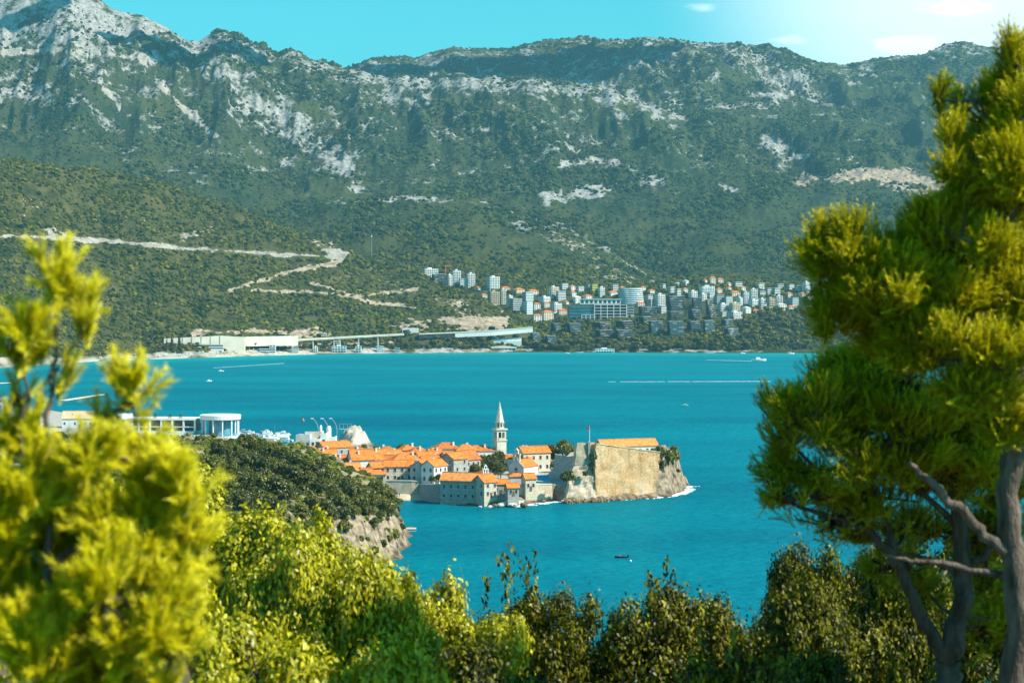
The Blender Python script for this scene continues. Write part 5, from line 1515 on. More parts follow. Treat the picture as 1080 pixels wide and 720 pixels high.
def hip_roof(w, d, hw, rh, ov=.45, th=.25):
    m = MB()
    x0, x1, y0, y1 = -w / 2 - ov, w / 2 + ov, -d / 2 - ov, d / 2 + ov
    e = [(x0, y0, hw - .15), (x1, y0, hw - .15), (x1, y1, hw - .15), (x0, y1, hw - .15)]
    e2 = [(a, b, c + th) for a, b, c in e]
    ri = min(w, d) / 2 * .98
    if w >= d: A, B = (x0 + ri, 0, hw + rh), (x1 - ri, 0, hw + rh); m.add(e2 + [A, B], [(0, 1, 5, 4), (1, 2, 5), (2, 3, 4, 5), (3, 0, 4)])
    else: A, B = (0, y0 + ri, hw + rh), (0, y1 - ri, hw + rh); m.add(e2 + [A, B], [(0, 1, 4), (1, 2, 5, 4), (2, 3, 5), (3, 0, 4, 5)])
    m.hexa(e, e2)
    return m


def old_house(label, uc, py_eave, w, d, rot, h=7.5, rh=2.2, roof='gable', wall='plaster_white', tile='roof_tile', base=None, fl=None, chim=1, wins=True, group=GT, cat='house', name='old_house', side=None, z_eave=None, bands=None):
    """uc: photo column of the footprint centre, py_eave: photo row of the front eave"""
    base = G0 if base is None else base
    ze = base + h
    Y = Y_of(py_eave, ze)
    dist = abs(math.sin(rot)) * w / 2 + abs(math.cos(rot)) * d / 2
    Yc = Y + dist * .85
    b = empty(name, (X_of(uc, Yc), Yc, base), rot, label, cat, group)
    wm = MB().box(-w / 2, w / 2, -d / 2, d / 2, -4, h)
    if roof == 'gable':
        wm.add([(-w / 2, -d / 2, h), (-w / 2, d / 2, h), (-w / 2, 0, h + rh), (w / 2, -d / 2, h), (w / 2, d / 2, h), (w / 2, 0, h + rh)],
               [(0, 2, 1), (3, 4, 5)])
    wo = wm.build('wall', M[wall], b)
    if side: wo['label'] = side
    rm = gable_roof(w, d, h, rh) if roof == 'gable' else hip_roof(w, d, h, rh)
    ro = rm.build('roof', M[tile], b)
    for q in range(chim):
        cx = random.uniform(-w * .35, w * .35); cy = random.choice((-1, 1)) * d * random.uniform(.10, .25)
        zc = h + rh * (1 - abs(cy) / (d / 2))
        MB().box(cx - .4, cx + .4, cy - .4, cy + .4, zc - .8, zc + 1.3).box(cx - .52, cx + .52, cy - .52, cy + .52, zc + 1.3, zc + 1.5).build('chimney', M['plaster_white'], ro)
    if wins:
        fl = fl or max(1, round(h / 3.3)); fh = h / fl
        nb = max(2, round(w / 3.6)); nd = max(1, round(d / 4.2))
        for i in range(fl):
            for q in range(nb):
                if random.random() < .12: continue
                add_window(b, -w / 2 + w * (q + .5) / nb, -d / 2, i * fh + fh * .32, 0, 1.0, min(1.5, fh * .48))
            for q in range(nd):
                y = -d / 2 + d * (q + .5) / nd
                if random.random() < .75: add_window(b, w / 2, y, i * fh + fh * .32, R(90), 1.0, min(1.5, fh * .48))
                if rot > 0.15 or random.random() < .3: add_window(b, -w / 2, y, i * fh + fh * .32, R(-90), 1.0, min(1.5, fh * .48))
        if roof == 'gable' and d > 6:
            add_window(b, w / 2, 0, h + rh * .18, R(90), .8, .9)
        dk = ('door',)
        MB().box(-.6, .6, -d / 2 - .08, -d / 2 + .05, 0, 2.2).build('door', M['wood_brown'], b)
    return b


# label, centre column, eave row, width, depth, rotation, height, rise, roof, wall, tile, extras
OLD = [
 ('long stone house with four upper windows standing on the beach wall', 420, 491.7, 12.6, 8, 0.10, 6.6, 2.3, 'gable', 'stone_house', 'roof_tile', dict(fl=2, chim=1)),
 ('low stone house with small windows at the left end of the beach wall', 395, 500.2, 10, 6, 0.04, 3.6, 1.9, 'hip', 'stone_house', 'roof_tile', dict(fl=1, chim=0)),
 ('grey gabled house above the beach with white right wall', 444, 491.5, 9.0, 7.2, 1.35, 7.0, 2.2, 'gable', 'plaster_grey', 'roof_tile', dict(fl=2, chim=1, side='grey front and sunlit white side')),
 ('tall white gabled house between the grey gable and the gardens', 458, 491.5, 9.5, 7, 0.95, 7.4, 2.4, 'gable', 'plaster_white', 'roof_tile', dict(fl=2)),
 ('white gabled house behind the tall white one near the gardens', 470, 488.2, 9, 6.5, 0.9, 6.8, 2.2, 'gable', 'plaster_white', 'roof_tile', dict(fl=2)),
 ('low house with white right wing behind the warehouse', 483, 491.6, 9.5, 6.5, 0.35, 5.0, 1.6, 'hip', 'plaster_white', 'roof_tile', dict(fl=1)),
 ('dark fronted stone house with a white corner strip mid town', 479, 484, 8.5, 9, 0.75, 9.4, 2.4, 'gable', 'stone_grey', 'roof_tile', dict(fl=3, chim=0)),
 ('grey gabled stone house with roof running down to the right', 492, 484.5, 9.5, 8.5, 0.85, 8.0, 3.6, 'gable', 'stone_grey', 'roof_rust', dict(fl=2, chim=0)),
 ('small white annex right of the grey gabled stone house', 498.5, 488, 4.2, 5, 0.5, 6.0, 1.2, 'hip', 'plaster_white', 'roof_rust', dict(fl=2, chim=0)),
 ('broad white house with long plain wall left of the bell tower', 506, 475.6, 13.5, 9, 0.22, 7.6, 2.6, 'hip', 'plaster_white', 'roof_rust', dict(fl=2, wins=False, chim=1)),
 ('house with long hipped roof joining the broad white house', 491, 475.2, 11, 9, 0.25, 8.0, 2.8, 'hip', 'plaster_grey', 'roof_tile', dict(fl=2)),
 ('tallest hipped roof in town, on the back row centre', 470, 473.4, 12.5, 10.5, 0.3, 8.8, 2.9, 'hip', 'plaster_grey', 'roof_rust', dict(fl=2, chim=1)),
 ('small house with dark front below the tallest hipped roof', 463, 483.6, 6, 6, 0.6, 6.5, 1.8, 'gable', 'stone_grey', 'roof_rust', dict(fl=2)),
 ('small orange roof wedged before the white corner strip', 472, 481.2, 5.5, 5, 0.7, 7.5, 1.8, 'gable', 'plaster_white', 'roof_rust', dict(fl=2, chim=0)),
 ('house with chimney in front of the two small dark fronted ones', 453, 485.6, 8, 6.5, 0.3, 6.6, 1.8, 'gable', 'plaster_cream', 'roof_tile', dict(fl=2)),
 ('house with long ridge right of the pyramid roof', 449, 481.6, 8.5, 7, 0.35, 7.5, 2.0, 'gable', 'plaster_white', 'roof_tile', dict(fl=2)),
 ('wide hipped house behind the long stone house, pyramid roof', 428, 485.8, 13.6, 11, 0.18, 6.8, 3.6, 'hip', 'plaster_white', 'roof_tile', dict(fl=2, wins=False)),
 ('brick red roofed house on the sea side above the pyramid roof', 441, 477.0, 9.5, 8, 0.3, 8.0, 2.3, 'hip', 'plaster_grey', 'roof_rust', dict(fl=2)),
 ('sea side house with a grey front beside the dark round tree', 430.5, 474.4, 8.5, 7.5, 0.4, 8.0, 2.2, 'hip', 'stone_grey', 'roof_tile', dict(fl=2)),
 ('orange house on the sea side left of the dark round tree', 408, 476.3, 9.5, 8, 0.3, 8.2, 2.3, 'hip', 'plaster_white', 'roof_rust', dict(fl=2)),
 ('white house with chimney at the corner of the back row', 417, 479, 5, 6, 0.7, 8, 1.6, 'gable', 'plaster_white', 'roof_tile', dict(fl=2)),
 ('long orange ridge roof behind the biggest white house', 401, 481.5, 11, 8, 0.55, 8.0, 2.9, 'gable', 'plaster_white', 'roof_tile', dict(fl=2)),
 ('small roof between the long ridge roof and the pyramid roof', 409.5, 484.2, 5.5, 5.5, 0.2, 7, 1.6, 'gable', 'plaster_cream', 'roof_rust', dict(fl=2)),
 ('biggest white house with a blank sunny wall mid left', 381, 484.6, 10.5, 10, 0.30, 8.4, 4.0, 'gable', 'plaster_white', 'roof_tile', dict(fl=2, wins=False, chim=1)),
 ('white side wing with triangular gable right of the biggest house', 393, 484.8, 8, 7, 0.45, 7.4, 2.2, 'gable', 'plaster_white', 'roof_tile', dict(fl=2)),
 ('small house with two level roof above the low stone house', 397, 493, 6.5, 5.5, 0.5, 5.4, 2.0, 'gable', 'stone_house', 'roof_tile', dict(fl=2, chim=0)),
 ('cream gabled house just above the headland trees', 367, 500.3, 9.5, 7, 0.85, 5.2, 2.4, 'gable', 'plaster_cream', 'roof_tile', dict(fl=2, chim=0)),
 ('brick toned roof and white wall behind the headland trees', 354, 487.2, 12, 8, 0.25, 7.0, 2.6, 'gable', 'plaster_white', 'roof_rust', dict(fl=2, chim=2)),
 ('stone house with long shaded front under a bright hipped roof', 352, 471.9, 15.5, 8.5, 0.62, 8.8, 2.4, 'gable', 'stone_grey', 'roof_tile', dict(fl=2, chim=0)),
 ('small orange roof peeking over the shaded stone house', 362, 466.8, 6, 5, 0.3, 8.2, 1.3, 'hip', 'plaster_white', 'roof_tile', dict(fl=2, chim=0)),
 ('little house with orange roof right of the shaded stone house', 376, 476.5, 5.5, 5, 0.35, 8, 1.5, 'gable', 'plaster_white', 'roof_tile', dict(fl=2)),
 ('long low roof in front of the shaded stone house', 338, 480.2, 14, 7, 0.2, 7.4, 2.3, 'gable', 'plaster_cream', 'roof_tile', dict(fl=2, chim=2)),
 ('white walled house with narrow roof strip over the headland trees', 336, 487, 6, 6, 0.3, 6.4, 2, 'gable', 'plaster_white', 'roof_tile', dict(fl=2)),
 ('small roof below the flat roofed bastion building', 330, 473.6, 5, 4.5, 0.3, 8, 1.4, 'hip', 'plaster_white', 'roof_tile', dict(fl=2, chim=0)),
 ('leftmost orange roof with chimneys over the headland trees', 315, 475.8, 9, 6, 0.25, 7.6, 2.1, 'gable', 'plaster_white', 'roof_tile', dict(fl=2, chim=2)),
 ('orange roof second from the left over the headland trees', 324, 478.6, 7, 6, 0.2, 7.4, 1.9, 'gable', 'plaster_cream', 'roof_rust', dict(fl=2, chim=1)),
 ('gabled boathouse on the quay right of the warehouse', 512, 508.4, 7.2, 8.6, 0.62, 6.6, 2.6, 'gable', 'stone_house', 'roof_tile', dict(fl=2, chim=0, base=3.5)),
 ('small shed with orange roof above the rocks, left one', 527.5, 510.2, 6.8, 4.4, 0.15, 4.6, 1.5, 'gable', 'stone_grey', 'roof_tile', dict(fl=1, chim=0, base=4.5)),
 ('small shed with orange roof above the rocks, right one', 540, 514, 4.8, 4.2, 0.28, 3.6, 1.6, 'gable', 'stone_grey', 'roof_tile', dict(fl=1, chim=0, base=4.5)),
 ('small house with orange roof at the foot of the church front', 544.5, 502.3, 6.3, 4.5, 0.18, 5.2, 1.3, 'hip', 'plaster_grey', 'roof_tile', dict(fl=1, chim=0, base=5.5)),
 ('stone house with orange roof left of the blue awning', 557.5, 504.5, 4.8, 4.8, 0.4, 5.4, 2.0, 'gable', 'stone_house', 'roof_tile', dict(fl=1, chim=0, base=5)),
 ('low house with orange roof half hidden by trees beside the bell tower', 536, 483.5, 8, 6, 0.3, 5.5, 1.8, 'hip', 'plaster_white', 'roof_rust', dict(fl=1, chim=0)),
 ('small orange roofed house in front of the broad white house', 500, 486.5, 7, 6, 0.4, 5.5, 1.8, 'gable', 'plaster_cream', 'roof_tile', dict(fl=1, chim=1)),
 ('tiny lean to roof in front of the wide pyramid roof', 437, 489.3, 4.5, 4, 0.3, 5.2, 1.2, 'gable', 'plaster_white', 'roof_rust', dict(fl=1, chim=0)),
 ('small crosswise roof between the long ridge roof and the sea', 395, 478.3, 6, 6, 1.1, 7.6, 1.9, 'gable', 'plaster_cream', 'roof_rust', dict(fl=2, chim=1)),
 ('narrow house with steep roof right of the brick red roof', 455, 478.8, 5, 7, 0.9, 7.5, 2.0, 'gable', 'plaster_cream', 'roof_tile', dict(fl=2, chim=1)),
 ('narrow tall house squeezed left of the tallest hipped roof', 460, 478.2, 4.5, 6, 0.2, 8, 1.8, 'gable', 'plaster_white', 'roof_tile', dict(fl=2, chim=1)),
 ('small house with pale roof behind the cream gabled house', 372, 492.5, 6, 5, 0.2, 6.4, 1.6, 'gable', 'plaster_white', 'roof_pale', dict(fl=2, chim=1)),
 ('low roof in front of the blank sunny wall', 386, 497.5, 5, 4.5, 0.5, 4.6, 1.3, 'gable', 'plaster_cream', 'roof_rust', dict(fl=1, chim=0)),
 ('little roof between white gabled house and low white wing', 474, 493.8, 4.5, 4.5, 0.7, 4.6, 1.2, 'hip', 'plaster_white', 'roof_rust', dict(fl=1, chim=0)),
 ('small dormered roof behind the long low roof on the left', 345, 477.2, 8, 5.5, 0.3, 7.6, 1.8, 'gable', 'plaster_white', 'roof_rust', dict(fl=2, chim=2)),
 ('long monastery house with orange roof behind the church', 562.5, 477.6, 14, 8, 0.45, 8.6, 2.6, 'gable', 'plaster_cream', 'roof_tile', dict(fl=2, chim=2)),
]


def town():
    for lab, uc, pe, w, d, rot, h, rh, rf, wall, tile, ex in OLD:
        old_house(lab, uc, pe, w, d, rot, h, rh, rf, wall, tile, **ex)
    # the big shaded warehouse on the water
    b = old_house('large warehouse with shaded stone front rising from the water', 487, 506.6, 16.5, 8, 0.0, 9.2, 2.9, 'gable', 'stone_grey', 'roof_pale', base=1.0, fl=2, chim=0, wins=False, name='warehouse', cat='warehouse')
    b.rotation_euler.z = -0.30
    for z, hh in ((6.0, 1.4), (2.2, 1.2)):
        for i in range(5): add_window(b, -6.6 + 3.2 * i, -4, z, 0, 1.0, hh)
    # flat roofed bastion building
    p = P3(328, 477, 1010); k = p.y / F
    b = empty('bastion_building', (p.x, p.y, G0), 0.0, 'flat roofed white and grey town building beside the marina', 'building')
    def bx(u0, u1, top, y0, y1, m, nm='wall'):
        x0, x1 = (u0 - 328) * k, (u1 - 328) * k; z = Z_of(top, p.y) - G0
        MB().box(x0, x1, y0, y1, -5, z).box(x0, x1, y0, y0 + .4, z, z + .7).box(x1 - .4, x1, y0 + .4, y1, z, z + .7).build(nm, M[m], b)
        return x0, x1, z
    bx(311.7, 326.5, 459.5, 1, 16, 'plaster_grey', 'grey_wing'); bx(326.6, 337.4, 464, 0, 12, 'plaster_white', 'white_wing')
    bx(337.5, 344.2, 458.5, 2, 13, 'plaster_white', 'tower_wing'); bx(344.3, 353, 462.5, 4, 12, 'plaster_white', 'low_wing')
    bx(319, 337.4, 458, 12.1, 20, 'plaster_cream', 'back_wing')
    for u, py, yy in ((320, 471, 1), (324, 471, 1), (330, 469.5, 0), (334.5, 469, 0), (341, 467, 2)):
        add_window(b, (u - 328) * k, yy, Z_of(py, p.y) - G0, 0, 1.2, 1.6)
    bell_tower()
    church()
    ramparts()
    fortress()
    town_bits()


def bell_tower():
    Y = 955; k = Y / F; base = G0
    t = empty('bell_tower', (X_of(527, Y), Y, base), 0.42, 'tall pale stone bell tower with pointed spire above the roofs', 'tower')
    def z(py): return Z_of(py, Y) - base
    a = 2.45
    st = M['tower_stone']
    MB().box(-a, a, -a, a, -4, z(464.5)).build('shaft', st, t)
    MB().box(-a - .35, a + .35, -a - .35, a + .35, z(464.5), z(463.4)).build('cornice', st, t)
    m = MB(); z0, z1 = z(463.4), z(453)
    c = a - .1
    for sx in (-1, 1):
        for sy in (-1, 1): m.box(sx * c if sx < 0 else c - .75, -c + .75 if sx < 0 else c, sy * c if sy < 0 else c - .75, -c + .75 if sy < 0 else c, z0, z1)
    for s in (-1, 1):
        m.box(-.22, .22, s * c - .2, s * c + .2, z0 + .9, z1 - 1.1); m.box(s * c - .2, s * c + .2, -.22, .22, z0 + .9, z1 - 1.1)
        m.box(-c + .75, c - .75, s * c - .3 if s < 0 else c - .3, s * c + .3 if s < 0 else c, z0, z0 + .9)
        m.box(-c + .75, c - .75, s * c if s < 0 else c - .5, s * c + .5 if s < 0 else c, z1 - 1.1, z1)
        m.box(s * c if s < 0 else c - .5, s * c + .5 if s < 0 else c, -c + .75, c - .75, z1 - 1.1, z1)
        m.box(s * c if s < 0 else c - .3, s * c + .3 if s < 0 else c, -c + .75, c - .75, z0, z0 + .9)
    m.box(-1.2, 1.2, -1.2, 1.2, z0, z1)
    m.build('belfry', st, t)
    MB().box(-1.25, 1.25, -1.25, 1.25, z0 + 1, z1 - 1.2).box(-.5, .5, -1.6, 1.6, z0 + 1.5, z0 + 2.6).build('bell', M['glass_dark'], t)
    MB().box(-a - .5, a + .5, -a - .5, a + .5, z(453), z(451.6)).build('cornice', st, t)
    m = MB(); m.lathe([(2.05, z(451.6)), (2.05, z(445.5)), (2.3, z(445.4)), (2.3, z(444.6))], 8, a0=R(22.5)); m.build('drum', st, t)
    for i in range(8):
        w = mesh_obj('drum_opening', MB().box(-.35, .35, -.06, .1, 0, 1.7).mesh('drum_opening', M['glass_dark']), t)
        an = R(45 * i); rr = 2.05 * math.cos(R(22.5)); w.location = (rr * math.sin(an), -rr * math.cos(an), z(450)); w.rotation_euler = (0, 0, an)
    MB().lathe([(2.0, z(444.6)), (1.15, z(435)), (.3, z(426)), (.12, z(425.2))], 8, a0=R(22.5)).build('spire', st, t)
    m = MB(); m.lathe([(.1, z(425.4)), (.32, z(424.8)), (.1, z(424.2))], 8); m.box(-.06, .06, -.06, .06, z(424.2), z(423.2)); m.build('finial', st, t)


def bell_gable(name, parent, x, y, z, w, h, mt):
    m = MB(); q = w / 7
    for a, c in ((-3.5, -2.3), (-.6, .6), (2.3, 3.5)): m.box(a * q, c * q, -.4, .4, 0, h * .5)
    m.box(-3.7 * q, 3.7 * q, -.5, .5, h * .5, h * .58)
    for a, c in ((-1.9, -.9), (.9, 1.9)): m.box(a * q, c * q, -.4, .4, h * .58, h * .8)
    m.hexa([(-2.2 * q, -.45, h * .8), (2.2 * q, -.45, h * .8), (2.2 * q, .45, h * .8), (-2.2 * q, .45, h * .8)], [(-.3 * q, -.45, h), (.3 * q, -.45, h), (.3 * q, .45, h), (-.3 * q, .45, h)])
    o = m.build(name, M[mt], parent); o.location = (x, y, z)
    return o


def church():
    Y = 905; k = Y / F; base = 6.0
    def z(py): return Z_of(py, Y) - base
    b = empty('church', (X_of(545, Y), Y, base), -0.52, 'church with grey shaded gable front, rose window and twin bell gable', 'church')
    w, d = 7.4, 13
    he, ha = z(492), z(485.5)
    wm = MB().box(-w / 2, w / 2, 0, d, -4, he)
    wm.add([(-w / 2, 0, he), (w / 2, 0, he), (0, 0, ha), (-w / 2, d, he), (w / 2, d, he), (0, d, ha)], [(0, 1, 2), (3, 5, 4)])
    wm.build('wall', M['plaster_white'], b)
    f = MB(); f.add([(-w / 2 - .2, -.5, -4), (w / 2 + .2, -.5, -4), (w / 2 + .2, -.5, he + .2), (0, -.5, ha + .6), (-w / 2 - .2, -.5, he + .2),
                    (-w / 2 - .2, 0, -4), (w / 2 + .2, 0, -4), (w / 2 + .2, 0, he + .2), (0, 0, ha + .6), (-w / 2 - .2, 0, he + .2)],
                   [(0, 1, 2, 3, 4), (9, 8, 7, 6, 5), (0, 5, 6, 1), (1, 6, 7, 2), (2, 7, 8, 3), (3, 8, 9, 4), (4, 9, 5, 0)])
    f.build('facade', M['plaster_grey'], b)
    rm = MB()
    for s in (-1, 1):
        e = [(s * (w / 2 + .4), .02, he - .3), (s * (w / 2 + .4), d + .3, he - .3), (0, d + .3, ha), (0, .02, ha)]
        if s < 0: e = e[::-1]
        rm.hexa(e, [(x, y, q + .28) for x, y, q in e])
    rm.build('roof', M['roof_tile'], b)
    rw = MB(); rw.lathe([(.75, -.1), (.75, .1)], 14); r_ = rw.build('rose_window', M['glass_dark'], b); r_.location = (0, -.52, he - 1.2); r_.rotation_euler = (R(90), 0, 0)
    bell_gable('bell_gable', b, 0, -.1, ha - .2, 3.6, z(472.5) - ha + .2, 'tower_stone')
    MB().box(-.7, .7, -.58, -.4, 0, 2.6).build('door', M['wood_brown'], b)
    # domed apse house behind the bell gable
    old_house('white cubic chapel with a low orange hipped roof behind the bell gable', 554.5, 482.2, 5.2, 5.2, 0.5, 7.6, 1.9, 'hip', 'plaster_white', 'roof_tile', base=6, wins=False, chim=0, cat='chapel', name='chapel')
    # small chapel with white bell gable under the trees
    Y = 880; base = 6.0
    c = empty('chapel', (X_of(512, Y), Y, base), 0.2, 'tiny chapel with a white open bell gable among dark trees', 'chapel')
    MB().box(-2.2, 2.2, 0, 6, -3, Z_of(500, Y) - base).build('wall', M['plaster_white'], c)
    e = Z_of(500, Y) - base
    g = gable_roof(6, 4.6, e, 1.4); o = g.build('roof', M['roof_tile'], c); o.location = (0, 3, 0); o.rotation_euler = (0, 0, R(90))
    bell_gable('bell_gable', c, 0, -.2, e, 2.6, Z_of(489.5, Y) - base - e, 'plaster_white')


def wall_run(name, label, pts, mt, th=2.2, cat='wall', crenel=False):
    """pts: (x, y, z_bottom, z_top) along the outer face"""
    x0, y0 = pts[0][0], pts[0][1]
    b = empty(name, (x0, y0, 0), 0, label, cat)
    m, c = MB(), MB()
    for (ax, ay, az, at_), (bx_, by, bz, bt) in zip(pts[:-1], pts[1:]):
        dx, dy = bx_ - ax, by - ay; L = math.hypot(dx, dy); nx, ny = -dy / L, dx / L
        q = [(ax - x0, ay - y0), (bx_ - x0, by - y0), (bx_ - x0 + nx * th, by - y0 + ny * th), (ax - x0 + nx * th, ay - y0 + ny * th)]
        bt_out = .25
        o = [(q[0][0] - nx * bt_out * 3, q[0][1] - ny * bt_out * 3), (q[1][0] - nx * bt_out * 3, q[1][1] - ny * bt_out * 3), q[2], q[3]]
        m.hexa([(o[0][0], o[0][1], az), (o[1][0], o[1][1], bz), (o[2][0], o[2][1], bz), (o[3][0], o[3][1], az)], [(q[0][0], q[0][1], at_), (q[1][0], q[1][1], bt), (q[2][0], q[2][1], bt), (q[3][0], q[3][1], at_)])
        c.hexa([(q[0][0] - nx * .2, q[0][1] - ny * .2, at_), (q[1][0] - nx * .2, q[1][1] - ny * .2, bt), (q[1][0] + nx * .8, q[1][1] + ny * .8, bt), (q[0][0] + nx * .8, q[0][1] + ny * .8, at_)],
               [(q[0][0] - nx * .2, q[0][1] - ny * .2, at_ + .5), (q[1][0] - nx * .2, q[1][1] - ny * .2, bt + .5), (q[1][0] + nx * .8, q[1][1] + ny * .8, bt + .5), (q[0][0] + nx * .8, q[0][1] + ny * .8, at_ + .5)])
    m.build('wall', M[mt], b); c.build('coping', M['concrete'], b)
    return b


def ramparts():
    def q(u, py, Y, zb): return (X_of(u, Y), Y, zb, Z_of(py, Y))
    wall_run('town_wall', 'sunlit stone town wall above the little beach', [q(378, 507, 878, -1), q(407, 507, 868, 0), q(434, 507.5, 866, 0), q(441.5, 508, 866, 0)], 'stone_wall')
    wall_run('town_wall', 'shaded garden wall between the beach and the warehouse', [q(442, 511, 866.5, 0), q(456, 511.5, 853, 0), q(467, 511, 848, -1)], 'stone_grey')
    wall_run('town_wall', 'dark quay wall under the boathouse and sheds', [q(508, 511, 852, -1), q(523, 513, 848, -1), q(534, 517, 850, -1)], 'stone_grey')
    wall_run('town_wall', 'rough pale terrace wall below the blue awning', [q(546, 512.5, 851, 0), q(562, 511.5, 852, 0), q(582, 511, 858, 0)], 'stone_wall')
    b = empty('awning', P3(572, 512, 880), 0.1, 'flat turquoise awning stretched beside the fortress wall', 'awning')
    m = MB().add([(-3.3, -1, 1.2), (3.1, -1, 1.4), (3.4, 5, 4.3), (-3.0, 5, 4.1), (-3.3, -1, 1.3), (3.1, -1, 1.5), (3.4, 5, 4.4), (-3.0, 5, 4.2)], [(0, 3, 2, 1), (4, 5, 6, 7), (0, 1, 5, 4), (1, 2, 6, 5), (2, 3, 7, 6), (3, 0, 4, 7)])
    m.build('cloth', M['teal_cloth'], b)
    for x, y, h in ((-3.2, -.9, 1.2), (3, -.9, 1.4), (3.3, 4.9, 4.3), (-2.9, 4.9, 4.1)): MB().box(x - .08, x + .08, y - .08, y + .08, -3, h).build('post', M['metal_grey'], b)


def slab_wall(b, name, mt, A, B, C, D, th, label=None, amp=.45):
    """A,B bottom left/right, C,D top right/left of the visible face (world points); gridded and roughened"""
    A, B, C, D = map(Vector, (A, B, C, D))
    n = (B - A).cross(D - A).normalized()
    if n.y > 0: n = -n
    o = b.location
    NX, NZ = max(4, int((B - A).length / 1.2)), max(4, int((D - A).length / 1.2))
    V = []
    for j in range(NZ + 1):
        for i in range(NX + 1):
            s, t = i / NX, j / NZ
            p = A.lerp(B, s).lerp(D.lerp(C, s), t)
            e = ((float(fbm(p.x / 3.1 + p.y / 3.6, p.z / 3.1, 3, 7)) - .5) * 2 * amp) * (.35 if i in (0, NX) or j in (0, NZ) else 1)
            if j == NZ: p = p + Vector((0, 0, (float(vnoise(p.x * .8, p.y * .8, 3)) - .6) * .9))
            if i in (0, NX): p = p + Vector(((float(vnoise(p.z * .6, p.y * .6, 4)) - .5) * 1.1, 0, 0))
            V.append(p + n * e - o)
    V2 = [p - n * th - o for p in (A, B, C, D)]
    Fc = [(j * (NX + 1) + i, j * (NX + 1) + i + 1, (j + 1) * (NX + 1) + i + 1, (j + 1) * (NX + 1) + i) for j in range(NZ) for i in range(NX)]
    k = len(V); V += V2
    bot = [i for i in range(NX + 1)]; top = [NZ * (NX + 1) + i for i in range(NX + 1)]
    lef = [j * (NX + 1) for j in range(NZ + 1)]; rig = [j * (NX + 1) + NX for j in range(NZ + 1)]
    Fc += [tuple(bot[::-1] + [k, k + 1]), tuple(top + [k + 2, k + 3]), tuple(lef + [k + 3, k]), tuple(rig[::-1] + [k + 1, k + 2]), (k, k + 3, k + 2, k + 1)]
    m = MB().add(V, Fc)
    w = m.build(name, M[mt], b)
    if label: w['label'] = label
    return w


def fortress():
    f = empty('sea_fortress', P3(640, 521, 862), 0, 'massive sea fortress with golden front wall on the rocky point', 'fortress')
    A = Vector((X_of(628.5, 857), 857, -1)); B = Vector((X_of(688.5, 877), 877, -1))
    C = P3(696.5, 477, 880.5); D = P3(628.8, 468, 859)
    slab_wall(f, 'front_wall', 'fort_wall', A, B, C, D, 3)
    # coping on the front wall
    o = f.location
    m = MB(); n = Vector((.3, -.95, 0))
    m.hexa([D + n * .25 - o, C + n * .25 - o, C - n * 1.6 - o, D - n * 1.6 - o], [D + n * .25 - o + Vector((0, 0, .35)), C + n * .25 - o + Vector((0, 0, .35)), C - n * 1.6 - o + Vector((0, 0, .35)), D - n * 1.6 - o + Vector((0, 0, .35))])
    m.build('coping', M['stone_wall'], f)
    # pale bastion left of it, leaning back
    E = Vector((X_of(596, 861), 861, 0)); Fp = P3(611.5, 480, 868)
    slab_wall(f, 'bastion', 'fort_pale', Vector((X_of(594, 850), 850, -1)), Vector((X_of(628.4, 856), 856, -1)), P3(628.7, 489, 860.3), P3(606, 490, 859), 8, None, 1.6)
    slab_wall(f, 'bastion_head', 'fort_pale', P3(606, 490.5, 858.8), P3(628.7, 489.5, 860.2), P3(628.7, 467.2, 862), P3(610, 466.5, 860), 7)
    t = P3(621.5, 467, 860.5) - o
    MB().box(t.x - .5, t.x + .5, t.y - .7, t.y + 2, -6, t.z + .6).build('buttress', M['fort_pale'], f)
    # left flank in shade running back into the town
    s0 = Vector((X_of(605, 868), 868, 3)); s1 = Vector((X_of(583, 905), 905, 4))
    slab_wall(f, 'flank_wall', 'stone_grey', Vector((X_of(581, 880), 880, 3)), Vector((X_of(601, 864), 864, 3)), P3(606.5, 481, 866), P3(585, 478.5, 884), 4)
    # terrace of earth and paving behind the walls
    m = MB(); zt = Z_of(472, 870)
    pts = [(D.x, D.y + 1.2), (C.x - 1, C.y + 1.5), (64, 935), (30, 945), (X_of(590, 885) + 3, 890), (X_of(608, 868) + 2, 870)]
    zs = [Z_of(468.5, 858) , 18.4, 18.0, 18, 17.5, 19]
    m.hexa([(x - o.x, y - o.y, -1 - o.z) for x, y in pts], [(x - o.x, y - o.y, z_ - 1.2 - o.z) for (x, y), z_ in zip(pts, zs)])
    m.build('terrace', M['stone_wall'], f)
    # long barracks roof
    b = old_house('long orange roofed barracks inside the fortress walls', 661, 470.5, 27.5, 7.5, 0.36, 4.2, 2.6, 'gable', 'plaster_white', 'roof_pale', base=16.5, fl=1, chim=0, cat='barracks', name='barracks')
    old_house('small orange roof beside the turret of the fortress', 626, 470.2, 7, 5, 0.2, 4.0, 1.5, 'hip', 'plaster_white', 'roof_tile', base=16.8, wins=False, chim=0, cat='house')
    # flagpole
    p = P3(621.8, 466.5, 865)
    fl = empty('flagpole', p, 0, 'white flagpole with a small red flag on the fortress turret', 'flagpole')
    m = MB(); m.tube([(0, 0, -1.5), (0, 0, 7.2)], [.13, .07], 8); m.build('pole', M['white_paint'], fl)
    v, fc = [], []
    for i in range(7):
        x = -.05 - i * .2; y = .12 * math.sin(i * 1.1)
        v += [(x, y, 7.0 - .05 * i), (x, y + .03, 5.9 - .08 * i)]
    for i in range(6): fc.append((2 * i, 2 * i + 1, 2 * i + 3, 2 * i + 2))
    v2 = [(x, y + .04, z) for x, y, z in v]; n_ = len(v)
    fc += [tuple(j + n_ for j in q[::-1]) for q in fc]
    MB().add(v + v2, fc).build('flag', M['red_cloth'], fl)


